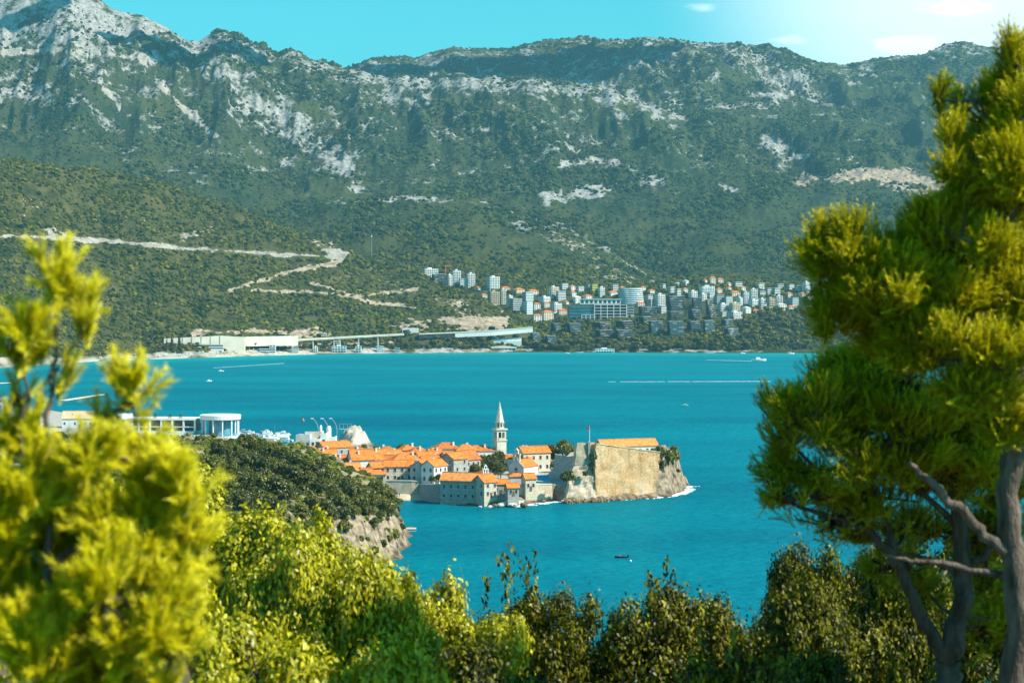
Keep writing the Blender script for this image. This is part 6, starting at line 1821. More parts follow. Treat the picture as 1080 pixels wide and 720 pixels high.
def rock_boulder(loc, s, seed, mat):
    import bmesh
    bm = bmesh.new(); bmesh.ops.create_icosphere(bm, subdivisions=3, radius=1)
    me = bpy.data.meshes.new('rock'); bm.to_mesh(me); bm.free()
    co = np.empty(len(me.vertices) * 3); me.vertices.foreach_get('co', co); co = co.reshape(-1, 3)
    r = fbm(co[:, 0] * 1.3 + co[:, 2] + seed, co[:, 1] * 1.3 - co[:, 2] * .7 + seed, 4, seed, .55, True)
    co *= (0.55 + 0.8 * r)[:, None]; co *= np.array(s)
    me.vertices.foreach_set('co', co.ravel().astype(np.float32)); me.materials.append(mat); me.update()
    return me


def town_bits():
    # boulders at the water line
    r = np.random.default_rng(12)
    ms = [rock_boulder(None, (1.6, 1.2, 1.0), 3 + i, M['rock_shore']) for i in range(4)] + [rock_boulder(None, (1.7, 1.3, 1.1), 13 + i, M['rock_pale']) for i in range(3)]
    for i in range(70):
        u = r.uniform(505, 724); py = float(np.interp(u, [505, 545, 575, 600, 650, 690, 724], [531, 530.5, 527.5, 524.5, 523, 520, 512])) - r.uniform(-1.0, 4)
        z = .4 + (r.random() * 2.2 if u < 600 else 0.3); Y = Y_of(py, z)
        o = mesh_obj('boulder', ms[int(r.integers(0, 4)) if r.random() < .6 or u > 600 else int(r.integers(4, 7))])
        o.location = (X_of(u, Y), Y, z * .5); s = r.uniform(.5, 1.5); o.scale = (s, s, s * r.uniform(.6, 1)); o.rotation_euler = (0, 0, r.uniform(0, 6))
        tag(o, 'brown boulder lying along the waterline of the old town', 'rock', 'boulders along the old town shore')
    for lab, u, py, s in [('low dark rock awash off the fortress point', 702, 523.5, (2.6, 1.3, 1.0)), ('pale flat rock slab in the water by the headland', 431, 557.5, (2.3, 1.2, .6))]:
        Y = Y_of(py, 0); o = mesh_obj('rock', rock_boulder(None, s, 33, M['rock_shore'])); o.location = (X_of(u, Y), Y, .1)
        tag(o, lab, 'rock')
    # a few ledges under the boathouse
    for lab, u, py, s in [('big pale rock outcrop under the stone houses by the awning', 566, 520, (7, 3.5, 3.2)), ('pale rock outcrop left of the fortress bastion', 583, 521.5, (5, 3, 3.0)),
                          ('brown rock outcrop below the small sheds', 542, 525, (5, 3, 2.3)), ('dark rock ledge below the boathouse', 521, 528, (5, 2.5, 1.6))]:
        Y = Y_of(py, 2); o = mesh_obj('rock_outcrop', rock_boulder(None, s, int(u), M['rock_pale' if u > 560 else 'rock_shore'])); o.location = (X_of(u, Y), Y, .6)
        tag(o, lab, 'rock')
    for i in range(26):
        u = 598 + i * 3.6 + r.uniform(-1.5, 1.5); Y = float(np.interp(u, [598, 628, 690], [849.5, 854.5, 874])) - .6
        o = mesh_obj('base_rock', ms[int(r.integers(0, 4))]); s_ = r.uniform(.8, 1.5); o.location = (X_of(u, Y), Y, .3); o.scale = (s_ * 1.3, s_, s_ * r.uniform(.8, 1.5)); o.rotation_euler = (0, 0, r.uniform(0, 6))
        tag(o, 'brown rock at the foot of the fortress walls', 'rock', 'rocks under the fortress walls')
    # trees in the town
    gp = 'trees of the old town'
    for key, u, py, z, s, sz, lab in [
        ('broad0', 497, 500, 7, 1.0, 1.2, 'dark tree above the warehouse roof'), ('broad1', 507, 500, 7, 1.15, 1.25, 'light green crowned tree left of the bell tower foot'),
        ('broad2', 517, 500, 7, 1.0, 1.35, 'dark tree directly below the bell tower'), ('broad0', 526, 497, 7, 1.1, 1.3, 'tree right of the bell tower foot'), ('broad1', 532, 495, 7, .9, 1.2, 'dark tree behind the church front'),
        ('broad1', 521, 502, 7, 1.0, 1.15, 'low dark tree between the tiny chapel and the bell tower'), ('broad0', 502, 503, 7, .9, 1.0, 'green tree right behind the warehouse roof ridge'), ('broad2', 528, 504, 7, .9, 1.1, 'dark tree behind the small sheds'),
        ('broad2', 583, 489, 9, 1.05, 1.3, 'large tree left of the fortress flank'), ('broad0', 593, 488, 10, 1.3, 1.25, 'largest dark tree between monastery and fortress'), ('broad1', 603, 487, 12, 1.0, 1.2, 'dark tree against the fortress turret'),
        ('broad2', 574, 498, 6, .8, 1.0, 'round bush like tree above the blue awning'), ('broad0', 581, 498, 6, .8, 1.0, 'grey green tree left of the flank wall'),
        ('broad1', 423.5, 480, 8, .75, 1.25, 'dark round tree on the sea side of the roofs'),
        ('bush0', 455, 509.5, 7, 1.9, .8, 'grey green hedge like bush in the garden above the shaded wall'), ('bush1', 465, 509.5, 7, 1.6, 1.2, 'yellow green bush beside the warehouse corner'),
        ('bush0', 488, 500.5, 8, 1.6, .9, 'bright green bush behind the warehouse roof'), ('bush1', 478, 500.5, 8, 1.4, 1.0, 'dark green bush left of the bright one behind the warehouse'),
        ('bush1', 597, 510, 5, 2.4, 1.15, 'yellow green bush clinging low on the fortress bastion'), ('bush0', 604, 509, 5, 1.5, 1.0, 'small bush at the right of the bastion bush'),
        ('bush1', 625, 497, 14, 1.5, 1.2, 'small bush growing from the joint of bastion and wall'), ('bush0', 626.4, 488, 17, 1.5, 1.3, 'green tuft high in the joint below the turret'), ('bush1', 617, 503, 10, 1.3, .9, 'green tuft low on the pale bastion'),
        ('bush0', 698, 487, 16, 2.4, 1.3, 'bushy green shrub on the right cliff top'), ('bush1', 705, 490, 15.5, 2.6, 1.2, 'dense bright shrub in the middle of the right cliff top'), ('bush0', 713, 490, 15.5, 2.2, 1.3, 'dark shrub at the outer edge of the right cliff'),
        ('bush1', 700, 494, 13, 1.8, 1.0, 'low shrub hanging over the cliff edge'), ('bush0', 688, 478, 18, 1.3, .8, 'tuft of green on the wall end by the barracks'), ('bush1', 716, 499, 9, 1.0, 1.0, 'small tuft on the outer cliff face'),
        ('bush0', 384, 474, 4, 1.6, .8, 'green bushes between the white rock and the roofs'), ('bush1', 396, 474.5, 4, 1.6, .8, 'dark bushes on the sea front behind the roofs'),
        ('bush0', 393, 509, 7, 1.0, 1.0, 'small bush in front of the low stone house')]:
        Y = Y_of(py, z)
        if u > 686 or 624 < u < 628: Y = {698: 886, 705: 890, 713: 896, 700: 884, 688: 884, 716: 893, 625: 859, 626.4: 858.5}.get(u, Y)
        Y = {597: 850.5, 604: 851.5, 617: 854.5}.get(u, Y)
        plant(key, (X_of(u, Y), Y, Z_of(py, Y)), s, lab, 'tree' if 'broad' in key else 'bush', gp if 'broad' in key else 'bushes of the old town', 'tree' if 'broad' in key else 'bush', sz)
    t = plant('pine0', P3(712, 484, 900), .42, 'thin umbrella pine leaning out from the right cliff top', 'tree', None, 'pine_tree', 1.2)
    for s_, u, py, Y, lab in ((.9, 378, 462.5, 1186, 'yellow green creeper bush on top of the white rock'), (.8, 371, 461, 1186, 'yellow bush on the face of the white rock')):
        plant('bush0', P3(u, py, Y), s_ * 1.4, lab, 'bush', None, 'bush')
    # railing on the white rock
    b = empty('railing', P3(364.5, 450.8, 1192), 0, 'thin railed platform on top of the white rock', 'railing')
    for x in (-3.6, -1.2, 1.2, 3.6): MB().box(x - .12, x + .12, -.12, .12, -1.2, 2.2).build('post', M['metal_grey'], b)
    MB().box(-3.6, 3.6, -.1, .1, 2.2, 2.42).build('rail', M['metal_grey'], b)
    MB().box(-3.8, 3.8, -.9, .9, -1.0, -.7).build('platform', M['concrete'], b)
    # curved quay lamps and white pillars by the marina
    for lab, u in (('leftmost of three tall curved quay lamps', 335.6), ('middle one of three tall curved quay lamps', 346), ('right quay lamp, the one nearest the white rock', 355.2)):
        Y = 1140; k = Y / F
        b = empty('quay_lamp', (X_of(u, Y), Y, 4), 0, lab, 'lamp', 'curved lamps on the quay')
        z0 = Z_of(441, Y) - 4
        m = MB(); m.tube([(0, 0, -3), (0, 0, z0 * .62), (-.6, 0, z0 * .78), (-2.0, 0, z0 * .93), (-3.3, 0, z0)], [.3, .24, .22, .18, .16], 6); m.build('mast', M['metal_grey'], b)
        MB().box(-4.3, -2.7, -.4, .4, z0 - .25, z0 + .15).build('lamp_head', M['white_paint'], b)
    for lab, u, w, pt in (('slim white pillar between the quay lamps', 338.3, .6, 448), ('thicker white column beside the middle quay lamp', 346.8, 1.1, 449)):
        Y = 1130
        b = empty('quay_pillar', (X_of(u, Y), Y, 4), 0, lab, 'pillar')
        z = Z_of(pt, Y) - 4
        MB().lathe([(w, -3), (w, z * .45), (w * 1.25, z * .47), (w * 1.25, z * .9), (w * .7, z)], 10).build('column', M['white_paint'], b)
    surf()


def surf():
    """white surf at the foot of the fortress and the rocks"""
    r = np.random.default_rng(5); m = MB()
    path = [(545, 533), (575, 530), (600, 527.5), (640, 525.5), (670, 524.5), (690, 522.5), (706, 520.5), (718, 517), (724, 512)]
    us = np.linspace(545, 724, 260)
    for u in us:
        py = float(np.interp(u, [p[0] for p in path], [p[1] for p in path]))
        dens = np.interp(u, [545, 570, 600, 640, 690, 724], [.5, .35, .5, .75, 1.5, 2.4])
        for q in range(int(r.poisson(dens * 2.2))):
            p_ = py + abs(r.normal(0, .8 + .9 * (u > 690))) - .4 ; uu = u + r.normal(0, 1) + (abs(r.normal(0, 5)) if u > 700 else 0)
            Y = Y_of(p_, 0); x = X_of(uu, Y); a = r.uniform(.4, 1.7); c = r.uniform(.4, 2.2)
            n = 7; z = .06 + r.uniform(0, .05)
            ring = [(x + a * math.cos(6.283 * i / n) * r.uniform(.6, 1.2), Y + c * math.sin(6.283 * i / n) * r.uniform(.6, 1.2), 0) for i in range(n)]
            m.hexa([(q_[0], q_[1], -.05) for q_ in ring], [(q_[0] * .2 * 0 + q_[0], q_[1], z) for q_ in ring])
    tag(m.build('surf', M['foam']), 'white surf breaking along the fortress rocks', kind='stuff')


town()
# ------------------------------------------------------------------ marina and the flat shore on the left
def boat_kind(L, kind):
    """hull along +x; returns list of (name, mesh)"""
    B = L * .3; parts = []
    m = MB(); n = 9; secs = []
    for i in range(n + 1):
        t = i / n; x = -L / 2 + L * t
        w = B / 2 * (1 - max(0, (t - .45) / .55) ** 2.2) * (.86 + .14 * min(1, t / .2)); z = .38 * L * .28 * (1 + .5 * t * t)
        secs.append([(x, -w, z), (x, -w * .8, .1), (x, 0, -.25), (x, w * .8, .1), (x, w, z)])
    v = [p for s in secs for p in s]; f = []
    for i in range(n):
        for j in range(4): f.append((i * 5 + j, (i + 1) * 5 + j, (i + 1) * 5 + j + 1, i * 5 + j + 1))
        f.append((i * 5 + 4, (i + 1) * 5 + 4, (i + 1) * 5, i * 5))
    f.append((0, 1, 2, 3, 4))
    m.add(v, f); parts.append(('hull', m.mesh('hull', M['boat_dark' if kind == 'dinghy' else 'white_paint'])))
    z = .38 * L * .28
    if kind == 'motor':
        c = MB(); c.hexa([(-L * .22, -B * .32, z), (L * .16, -B * .30, z), (L * .16, B * .30, z), (-L * .22, B * .32, z)], [(-L * .2, -B * .28, z + L * .15), (L * .04, -B * .26, z + L * .15), (L * .04, B * .26, z + L * .15), (-L * .2, B * .28, z + L * .15)])
        parts.append(('cabin', c.mesh('cabin', M['white_paint'])))
        parts.append(('windscreen', MB().hexa([(L * .045, -B * .27, z + L * .05), (L * .14, -B * .29, z + L * .05), (L * .14, B * .29, z + L * .05), (L * .045, B * .27, z + L * .05)], [(L * .03, -B * .25, z + L * .14), (L * .075, -B * .27, z + L * .14), (L * .075, B * .27, z + L * .14), (L * .03, B * .25, z + L * .14)]).mesh('windscreen', M['glass_dark'])))
    if kind == 'sail':
        c = MB(); c.hexa([(-L * .15, -B * .25, z), (L * .2, -B * .2, z), (L * .2, B * .2, z), (-L * .15, B * .25, z)], [(-L * .15, -B * .2, z + .5), (L * .15, -B * .15, z + .5), (L * .15, B * .15, z + .5), (-L * .15, B * .2, z + .5)])
        parts.append(('cabin', c.mesh('cabin', M['white_paint'])))
        k = MB(); k.tube([(L * .08, 0, z), (L * .08, 0, L * 1.25)], [.12, .07], 6); parts.append(('mast', k.mesh('mast', M['metal_grey'])))
        k = MB(); k.tube([(L * .08, 0, z + 1.3), (-L * .38, 0, z + 1.2)], [.2, .16], 6); parts.append(('boom', k.mesh('boom', M['white_paint'])))
    if kind == 'dinghy':
        parts.append(('thwart', MB().box(-.2, .2, -B * .45, B * .45, z * .75, z * .85).mesh('thwart', M['wood_brown'])))
        k = MB(); k.box(-L / 2 - .45, -L / 2 + .05, -.22, .22, z * .3, z + .55); parts.append(('outboard_motor', k.mesh('outboard_motor', M['boat_dark'])))
    return parts


def put_boat(parts, loc, rz, label, group=None, name='boat', s=1.0):
    b = empty(name, loc, rz, label, 'boat', group); b.scale = (s, s, s)
    for nm, me in parts: mesh_obj(nm, me, b)
    return b


def figure(name, pose, mat_body, s=1.0):
    """one continuous skinned body; origin at the feet or the seat"""
    if pose == 'stand':
        J = [(0, 0, .95, .15), (0, 0, 1.2, .16), (0, 0, 1.45, .17), (0, 0, 1.55, .07), (0, 0, 1.68, .11), (.10, 0, .9, .10), (.11, .02, .5, .075), (.12, .0, .06, .05), (-.10, 0, .9, .10), (-.11, -.08, .5, .075), (-.12, -.05, .06, .05),
             (.20, 0, 1.43, .07), (.26, 0, 1.15, .05), (.25, -.12, .9, .04), (-.20, 0, 1.43, .07), (-.27, 0, 1.15, .05), (-.26, -.05, .88, .04), (.12, -.14, .03, .04), (-.12, -.19, .03, .04)]
    else:
        J = [(0, 0, .12, .16), (0, -.02, .4, .16), (0, -.05, .62, .17), (0, -.06, .72, .07), (0, -.08, .86, .11), (.10, -.1, .12, .10), (.12, -.45, .16, .08), (.12, -.5, -.25, .05), (-.10, -.1, .12, .10), (-.12, -.45, .16, .08), (-.12, -.5, -.25, .05),
             (.20, -.05, .6, .07), (.26, -.1, .35, .05), (.2, -.35, .28, .04), (-.20, -.05, .6, .07), (-.26, -.1, .35, .05), (-.2, -.35, .28, .04), (.12, -.62, -.27, .04), (-.12, -.62, -.27, .04)]
    E = [(0, 1), (1, 2), (2, 3), (3, 4), (0, 5), (5, 6), (6, 7), (7, 17), (0, 8), (8, 9), (9, 10), (10, 18), (2, 11), (11, 12), (12, 13), (2, 14), (14, 15), (15, 16)]
    me = bpy.data.meshes.new(name); me.from_pydata([j[:3] for j in J], E, [])
    o = mesh_obj(name, me)
    sk = o.modifiers.new('skin', 'SKIN')
    for i, j in enumerate(J): me.skin_vertices[0].data[i].radius = (j[3], j[3])
    me.skin_vertices[0].data[0].use_root = True
    o.modifiers.new('sub', 'SUBSURF').levels = 1
    dg = bpy.context.evaluated_depsgraph_get()
    ev = bpy.data.meshes.new_from_object(o.evaluated_get(dg))
    bpy.data.objects.remove(o)
    ev.materials.clear(); ev.materials.append(mat_body); ev.name = name
    return ev


def marina():
    def base(u, py, Y): p = P3(u, py, Y); return p
    # restaurant with white portal frames
    Y = 1270; k = Y / F; z = 3
    b = empty('terrace_restaurant', (X_of(173, Y), Y, z), -0.10, 'long white terrace restaurant with portal frames and roof planters', 'restaurant')
    x0, x1 = -36 * k, 36 * k; h = Z_of(442, Y) - z
    MB().box(x0, x1, -8, 14, -5, 1.2).build('base', M['white_paint'], b)
    MB().box(x0, x1, 6, 14, 1.2, h - .6).build('back_wall', M['glass_teal'], b)
    n = 6
    for i in range(n + 1):
        x = x0 + (x1 - x0) * i / n
        MB().box(x - .55, x + .55, -7, -6, 1.2, h).build('column', M['white_paint'], b)
    MB().box(x0 - .6, x1 + .6, -7.2, 14.2, h - .1, h + .9).build('roof', M['white_paint'], b)
    MB().box(x0, x1, -7, -6.2, 3.6, 4.1).build('beam', M['white_paint'], b)
    for i, t in enumerate((.40, .62, .78)):
        x = x0 + (x1 - x0) * t
        MB().box(x - 1.4, x + 1.4, -5.5, -3.5, h + .9, h + 1.9).build('planter', M['roof_sand'], b)
        plant('bush%d' % (i % 2), b.matrix_basis @ Vector((x, -4.5, h + 1.7)), .85, ['green bush in the left roof planter of the terrace restaurant', 'green bush in the middle roof planter of the terrace restaurant', 'green bush in the right roof planter of the terrace restaurant'][i], 'bush', 'roof planter bushes', 'bush')
    for i in range(7):
        x = x0 + 3 + i * 5.2; t = empty('parasol', b.matrix_basis @ Vector((x, -2, 1.2)), 0, 'cream parasol on the terrace of the white restaurant', 'parasol', 'parasols on the restaurant terrace')
        m = MB(); m.lathe([(1.9, 2.3), (1.0, 2.75), (.1, 3.1)], 8); m.build('canopy', M['plaster_cream'], t); MB().lathe([(.07, 0), (.07, 2.6)], 6).build('pole', M['metal_grey'], t)
    # rotunda
    b = empty('rotunda', (X_of(231, 1258), 1264, z), 0, 'round white open pavilion with tall columns by the marina', 'pavilion')
    k = 1258 / F; r_ = 20.3 * k; ht = Z_of(437.5, 1258) - z
    MB().lathe([(r_, -6), (r_, -1.6)], 32).build('base', M['white_paint'], b)
    MB().lathe([(r_ + .7, ht - 2.9), (r_ + .9, ht - .2), (r_ + .4, ht)], 40).build('roof', M['white_paint'], b)
    for i in range(12):
        a = 2 * math.pi * (i + .5) / 12; o = mesh_obj('column', MB().box(-.38, .38, -.38, .38, -1.6, ht - 2.85).mesh('column', M['white_paint']), b)
        o.location = ((r_ - .6) * math.cos(a), (r_ - .6) * math.sin(a), 0); o.rotation_euler = (0, 0, a)
    MB().lathe([(r_ * .55, -1.6), (r_ * .55, ht - 3.0)], 24).build('glass_wall', M['glass_blue'], b)
    m = MB(); m.lathe([(r_ - .25, -1.6), (r_ - .25, -.4)], 32); m.build('parapet', M['glass_blue'], b)
    # gabled white house at the restaurant's left, sand roofed hall, white house, tents, shed
    old_house('white gabled house at the left end of the terrace restaurant', 132, 441.5, 9, 7, 0.5, 7.2, 3.0, 'gable', 'white_paint', 'white_paint', base=3, chim=0, group='buildings by the marina', fl=2)
    old_house('hall with sand coloured roof partly behind the near pine', 86, 441, 24, 11, 0.05, 6.0, 4.4, 'gable', 'plaster_white', 'roof_sand', base=2.5, chim=1, group='buildings by the marina', fl=1, cat='hall', name='shore_hall')
    old_house('white house with blue flat roof at the left edge', 6, 420, 10, 8, 0.1, 8.5, 1.0, 'hip', 'white_paint', 'blue_cloth', base=2.2, chim=0, group='buildings by the marina', fl=2)
    old_house('low red roofed shed below the sand roofed hall', 73, 461.5, 9, 6, 0.1, 3.0, 1.6, 'gable', 'stone_house', 'roof_rust', base=2.5, chim=0, wins=False, group='buildings by the marina', fl=1, cat='shed', name='shed')
    for lab, u, py, w in (('large white tent with rounded top left of the sand roofed hall', 35, 449, 11.5), ('white tent at the left edge of the shore', 5, 449, 9)):
        Y = Y_of(py, 2.5); t = empty('tent', (X_of(u, Y), Y + 4, 2.5), 0, lab, 'tent', 'white tents on the shore')
        m = MB(); N = 10
        for i in range(N):
            a, c = math.pi * i / N, math.pi * (i + 1) / N
            m.add([(w * .5 * math.cos(a), -6, 7 * math.sin(a) ** .7), (w * .5 * math.cos(c), -6, 7 * abs(math.sin(c)) ** .7), (w * .5 * math.cos(c), 6, 7 * abs(math.sin(c)) ** .7), (w * .5 * math.cos(a), 6, 7 * math.sin(a) ** .7)], [(0, 1, 2, 3)])
        m.build('canopy', M['white_paint'], t)
        MB().box(-w * .5, w * .5, -5.6, -5.4, 0, .8).build('skirt', M['white_paint'], t)
    Y = Y_of(450, 2.5); t = empty('parasol', (X_of(77.5, Y), Y, 2.5), 0, 'big turquoise parasol before the sand roofed hall', 'parasol')
    MB().lathe([(3.6, 2.4), (2.4, 3.8), (.2, 4.6)], 10).build('canopy', M['teal_cloth'], t); MB().lathe([(.12, 0), (.12, 4)], 6).build('pole', M['metal_grey'], t)
    # piers
    for lab, A, B, w in (('long pale bathing pier in the bay behind the sand roofed hall', (66, 423.5), (108, 417), 5), ('short pale dock at the left edge of the bay', (-30, 406), (11, 404.5), 5),
                         ('low marina jetty between the moored boats', (252, 462), (306, 459.5), 2.2)):
        a = Vector((*pxy(A[0], A[1]), 0)); c = Vector((*pxy(B[0], B[1]), 0))
        b = empty('pier', a, math.atan2((c - a).y, (c - a).x), lab, 'pier'); L = (c - a).length
        MB().box(0, L, -w / 2, w / 2, .7, 1.3).build('deck', M['concrete_pale'], b)
        for i in range(max(3, int(L / 9))):
            x = 1 + (L - 2) * i / max(2, int(L / 9) - 1); MB().box(x - .3, x + .3, -w / 2 + .2, w / 2 - .2, -3, .7).build('pile', M['concrete'], b)
    p = pxy(429, 559.5); b = empty('bathing_platform', (p[0], p[1], 0), 0.1, 'small flat stone platform on the water beside the headland', 'platform')
    MB().box(-3, 3.4, -1.6, 1.6, -2, .7).box(-3.2, 3.6, -1.8, 1.8, .7, .95).build('slab', M['concrete'], b)
    # marina boats
    r = np.random.default_rng(17)
    kinds = [boat_kind(7.5, 'motor'), boat_kind(9, 'motor'), boat_kind(9, 'sail')]
    for i in range(30):
        u = r.uniform(253, 306); py = r.uniform(456, 467); Y = Y_of(py, 0)
        if land_z(X_of(u, Y), Y) > -.3: py = 456 + (u - 253) * .12; Y = Y_of(py, 0)
        put_boat(kinds[int(r.choice(3, p=[.5, .38, .12]))], (X_of(u, Y), Y, 0), r.uniform(-.5, .5) + (math.pi if r.random() < .5 else 0), 'small white boat moored in the crowded marina', 'boats moored in the marina', s=r.uniform(.8, 1.25))
    mo = boat_kind(9, 'motor'); sa = boat_kind(10, 'sail'); di = boat_kind(4.4, 'dinghy')
    def at(u, py): Y = Y_of(py, 0); return (X_of(u, Y), Y, 0)
    put_boat(mo, at(800.5, 380.5), 0.05, 'white motor yacht speeding across the far bay with a wake', None, 'motor_yacht', 2.4)
    put_boat(mo, at(722, 427.5), 2.8, 'tiny white motorboat alone right of the fortress', None, 'motorboat', .62)
    put_boat(mo, at(220.5, 402), .6, 'small white boat anchored off the left beach, the farther one', None, 'motorboat', .75)
    put_boat(mo, at(233, 391.5), .3, 'small white boat closest to the left beach', None, 'motorboat', .8)
    put_boat(sa, at(834, 373.2), .2, 'white sailing boat with bare mast by the park shore', None, 'sailing_boat', 1.3)
    put_boat(mo, at(783, 372.8), .1, 'white boat moored at the rocks of the park shore', None, 'motorboat', 1.1)
    put_boat(mo, at(598, 372.8), -.1, 'white boat moored below the dark terraces', None, 'motorboat', 1.0)
    # dark fishing dinghy with two people
    p = at(655, 588); put_boat(di, p, math.pi + .12, 'dark open boat with people near the foreground trees', None, 'dinghy')
    seat = figure('person', 'sit', M['cloth_dark']); stand = figure('person', 'stand', M['cloth_dark']); seat2 = figure('person', 'sit', M['orange_paint'])
    for lab, dx, me, rz, zz in (('person in dark clothes sitting in the stern of the dark boat', -1.0, seat, .4, .42), ('person in orange clothes sitting amidships in the dark boat', .35, seat2, -1.5, .44)):
        o = mesh_obj('person', me); o.location = (p[0] + dx * -1, p[1], zz); o.rotation_euler = (0, 0, rz); tag(o, lab, 'person')
    o = mesh_obj('buoy', MB().lathe([(.05, -.3), (.34, -.1), (.4, .15), (.3, .4), (.08, .5)], 10).mesh('buoy', M['white_paint'], True)); o.location = at(665, 591.5); tag(o, 'small white buoy floating beside the dark boat', 'buoy')
    o = mesh_obj('buoy', MB().lathe([(.1, -.5), (1.0, -.2), (1.15, .3), (.5, 1.2), (.3, 2.0), (.1, 2.2)], 10).mesh('buoy', M['orange_paint'], True)); o.location = at(319.7, 444); tag(o, 'orange buoy floating behind the marina buildings', 'buoy')
    for lab, u, py, me, rz in (('person standing on the town beach by the wall, the left one', 419, 521.5, stand, .5), ('person standing close beside another on the town beach', 421.2, 521.7, stand, -.6),
                               ('person in orange standing farther right on the town beach', 428, 519.5, figure('person', 'stand', M['orange_paint']), 2.0), ('person standing at the water before the warehouse', 480.5, 530.5, stand, 1.0)):
        Y = Y_of(py, 2); x = X_of(u, Y); z = float(land_z(np.array([x]), np.array([Y]))[0])
        o = mesh_obj('person', me); o.location = (x, Y, max(z, .3)); o.rotation_euler = (0, 0, rz); tag(o, lab, 'person')
    # wakes
    def wake(label, pts, w0, w1, seed):
        m = MB(); rr = np.random.default_rng(seed); N = 90
        for i in range(N):
            t = i / N; u = pts[0][0] + (pts[1][0] - pts[0][0]) * t; py = pts[0][1] + (pts[1][1] - pts[0][1]) * t
            if rr.random() > .78 + .3 * (1 - t): continue
            x, y, _ = at(u, py); x2, y2, _ = at(u + (pts[1][0] - pts[0][0]) / N * rr.uniform(1.0, 1.8), py); w = (w0 * (1 - t) + w1 * t) * rr.uniform(.5, 1.2); dy = rr.normal(0, 1.2)
            m.hexa([(x, y - w + dy, -.05), (x2, y - w + dy, -.05), (x2, y + w + dy, -.05), (x, y + w + dy, -.05)], [(x, y - w * .7 + dy, .12), (x2, y - w * .7 + dy, .12), (x2, y + w * .7 + dy, .12), (x, y + w * .7 + dy, .12)])
        tag(m.build('boat_wake', M['foam']), label, kind='stuff')
    wake('white wake behind the motor yacht', ((793, 380.7), (745, 379.5)), 4.0, 1.0, 1)
    wake('long thin wake line across the middle of the bay', ((812, 402), (640, 402.5)), 2.6, 1.0, 2)
    wake('faint wake line off the long beach', ((300, 383), (225, 388)), 2.0, .8, 3)


# ------------------------------------------------------------------ headland trees
def headland():
    r = np.random.default_rng(31)
    pts = [(232, 466, 8), (246, 463, 9), (258, 460, 9), (272, 463, 9), (286, 467, 8), (300, 471, 8), (312, 476, 8), (324, 481, 8), (336, 487, 7.5), (347, 494, 7.5), (356, 501, 7), (366, 508, 7), (376, 512, 7), (388, 510, 7.5), (400, 508, 8), (408, 514, 7), (416, 523, 5.5),
           (225, 480, 8), (240, 479, 8), (254, 476, 8), (268, 479, 8), (282, 482, 8), (296, 486, 8), (310, 492, 7.5), (323, 498, 7.5), (337, 504, 7), (350, 512, 6.5), (362, 519, 6.5), (378, 522, 6), (393, 522, 6.5), (405, 526, 6),
           (228, 498, 8), (244, 496, 8), (260, 494, 8), (276, 498, 8), (291, 503, 7.5), (304, 509, 6.5), (330, 522, 6), (344, 528, 5.5), (234, 516, 8), (252, 514, 8), (268, 516, 8), (284, 520, 7), (240, 534, 8), (262, 536, 7.5), (283, 538, 6.5), (300, 540, 5.5), (318, 532, 5), (350, 536, 4.5), (362, 534, 4.5), (374, 536, 4.5), (388, 534, 5), (400, 537, 4.5), (410, 533, 4.5), (395, 548, 4), (365, 548, 4), (340, 545, 4.5), (416, 541, 4), (322, 548, 4.5)]
    for i, (u, pt, h) in enumerate(pts):
        # walk out along the sight line of the crown top until the ground is h metres below it
        best = None
        for Y in np.arange(560, 835, 3.0):
            x = X_of(u, Y); z = float(land_z(np.array([x]), np.array([Y]))[0]); e = abs(Z_of(pt, Y) - z - h)
            if z > 4 and (best is None or e < best[0]): best = (e, x, Y, z)
        if best is None: continue
        e, x, Y, z = best
        hh = max(4.0, min(10, Z_of(pt, Y) - z))
        grey = i in (12, 14, 15, 29)
        lab = 'dark green tree on the wooded headland left of the old town'
        if i == 16: lab = 'outermost small tree at the cliff edge of the headland'
        if i == 14: lab = 'grey green rounded tree near the cliff end of the headland'
        plant('broad%d' % (i % 3), (x, Y, z), hh / 6.6, lab, 'tree', 'trees on the headland', 'tree', r.uniform(.95, 1.15))


# ------------------------------------------------------------------ foreground trees
def bush_mesh(seed, rad, h, leaf, mat, n_clumps=1500, per=10):
    r = np.random.default_rng(seed)
    lob = []
    for k in range(26):
        a = r.uniform(0, 6.28); q = rad * math.sqrt(r.random()) * 1.0; s = rad * r.uniform(.16, .42)
        lob.append((q * math.cos(a), q * math.sin(a), h * r.uniform(.45, 1.0) * (1 - .16 * (q / rad) ** 2) - s * .9, s * r.uniform(.8, 1.3), s, s * r.uniform(.7, 1.2)))
    lob.append((0, 0, h * .42, rad * .8, rad * .8, h * .38))
    return crown_mesh('crown', lob, n_clumps, per, leaf, mat, seed, clump_r=.18, up=.35, bottom=.3, jit=.65)


def shoots_mesh(seed, h, n, leaf, mat):
    """loose leafy twigs that stick out of a bush top"""
    r = np.random.default_rng(seed); P = []; N = []
    for k in range(n):
        a = r.uniform(0, 6.28); q = r.uniform(.1, 1.2); b = np.array([q * math.cos(a), q * math.sin(a), h * .86]); d = np.array([r.normal(0, .25), r.normal(0, .25), 1.0]); L = r.uniform(.5, 1.1)
        for j in range(34):
            t = r.random(); P.append(b + d * L * t + r.normal(0, .07, 3)); N.append(np.array([r.normal(), r.normal(), .6]))
    V, Fc = leaf_cloud(np.array(P), np.array(N), leaf, r)
    return np_mesh('shoots', V, Fc, mat, False, None, {'var': r.random(len(Fc))})


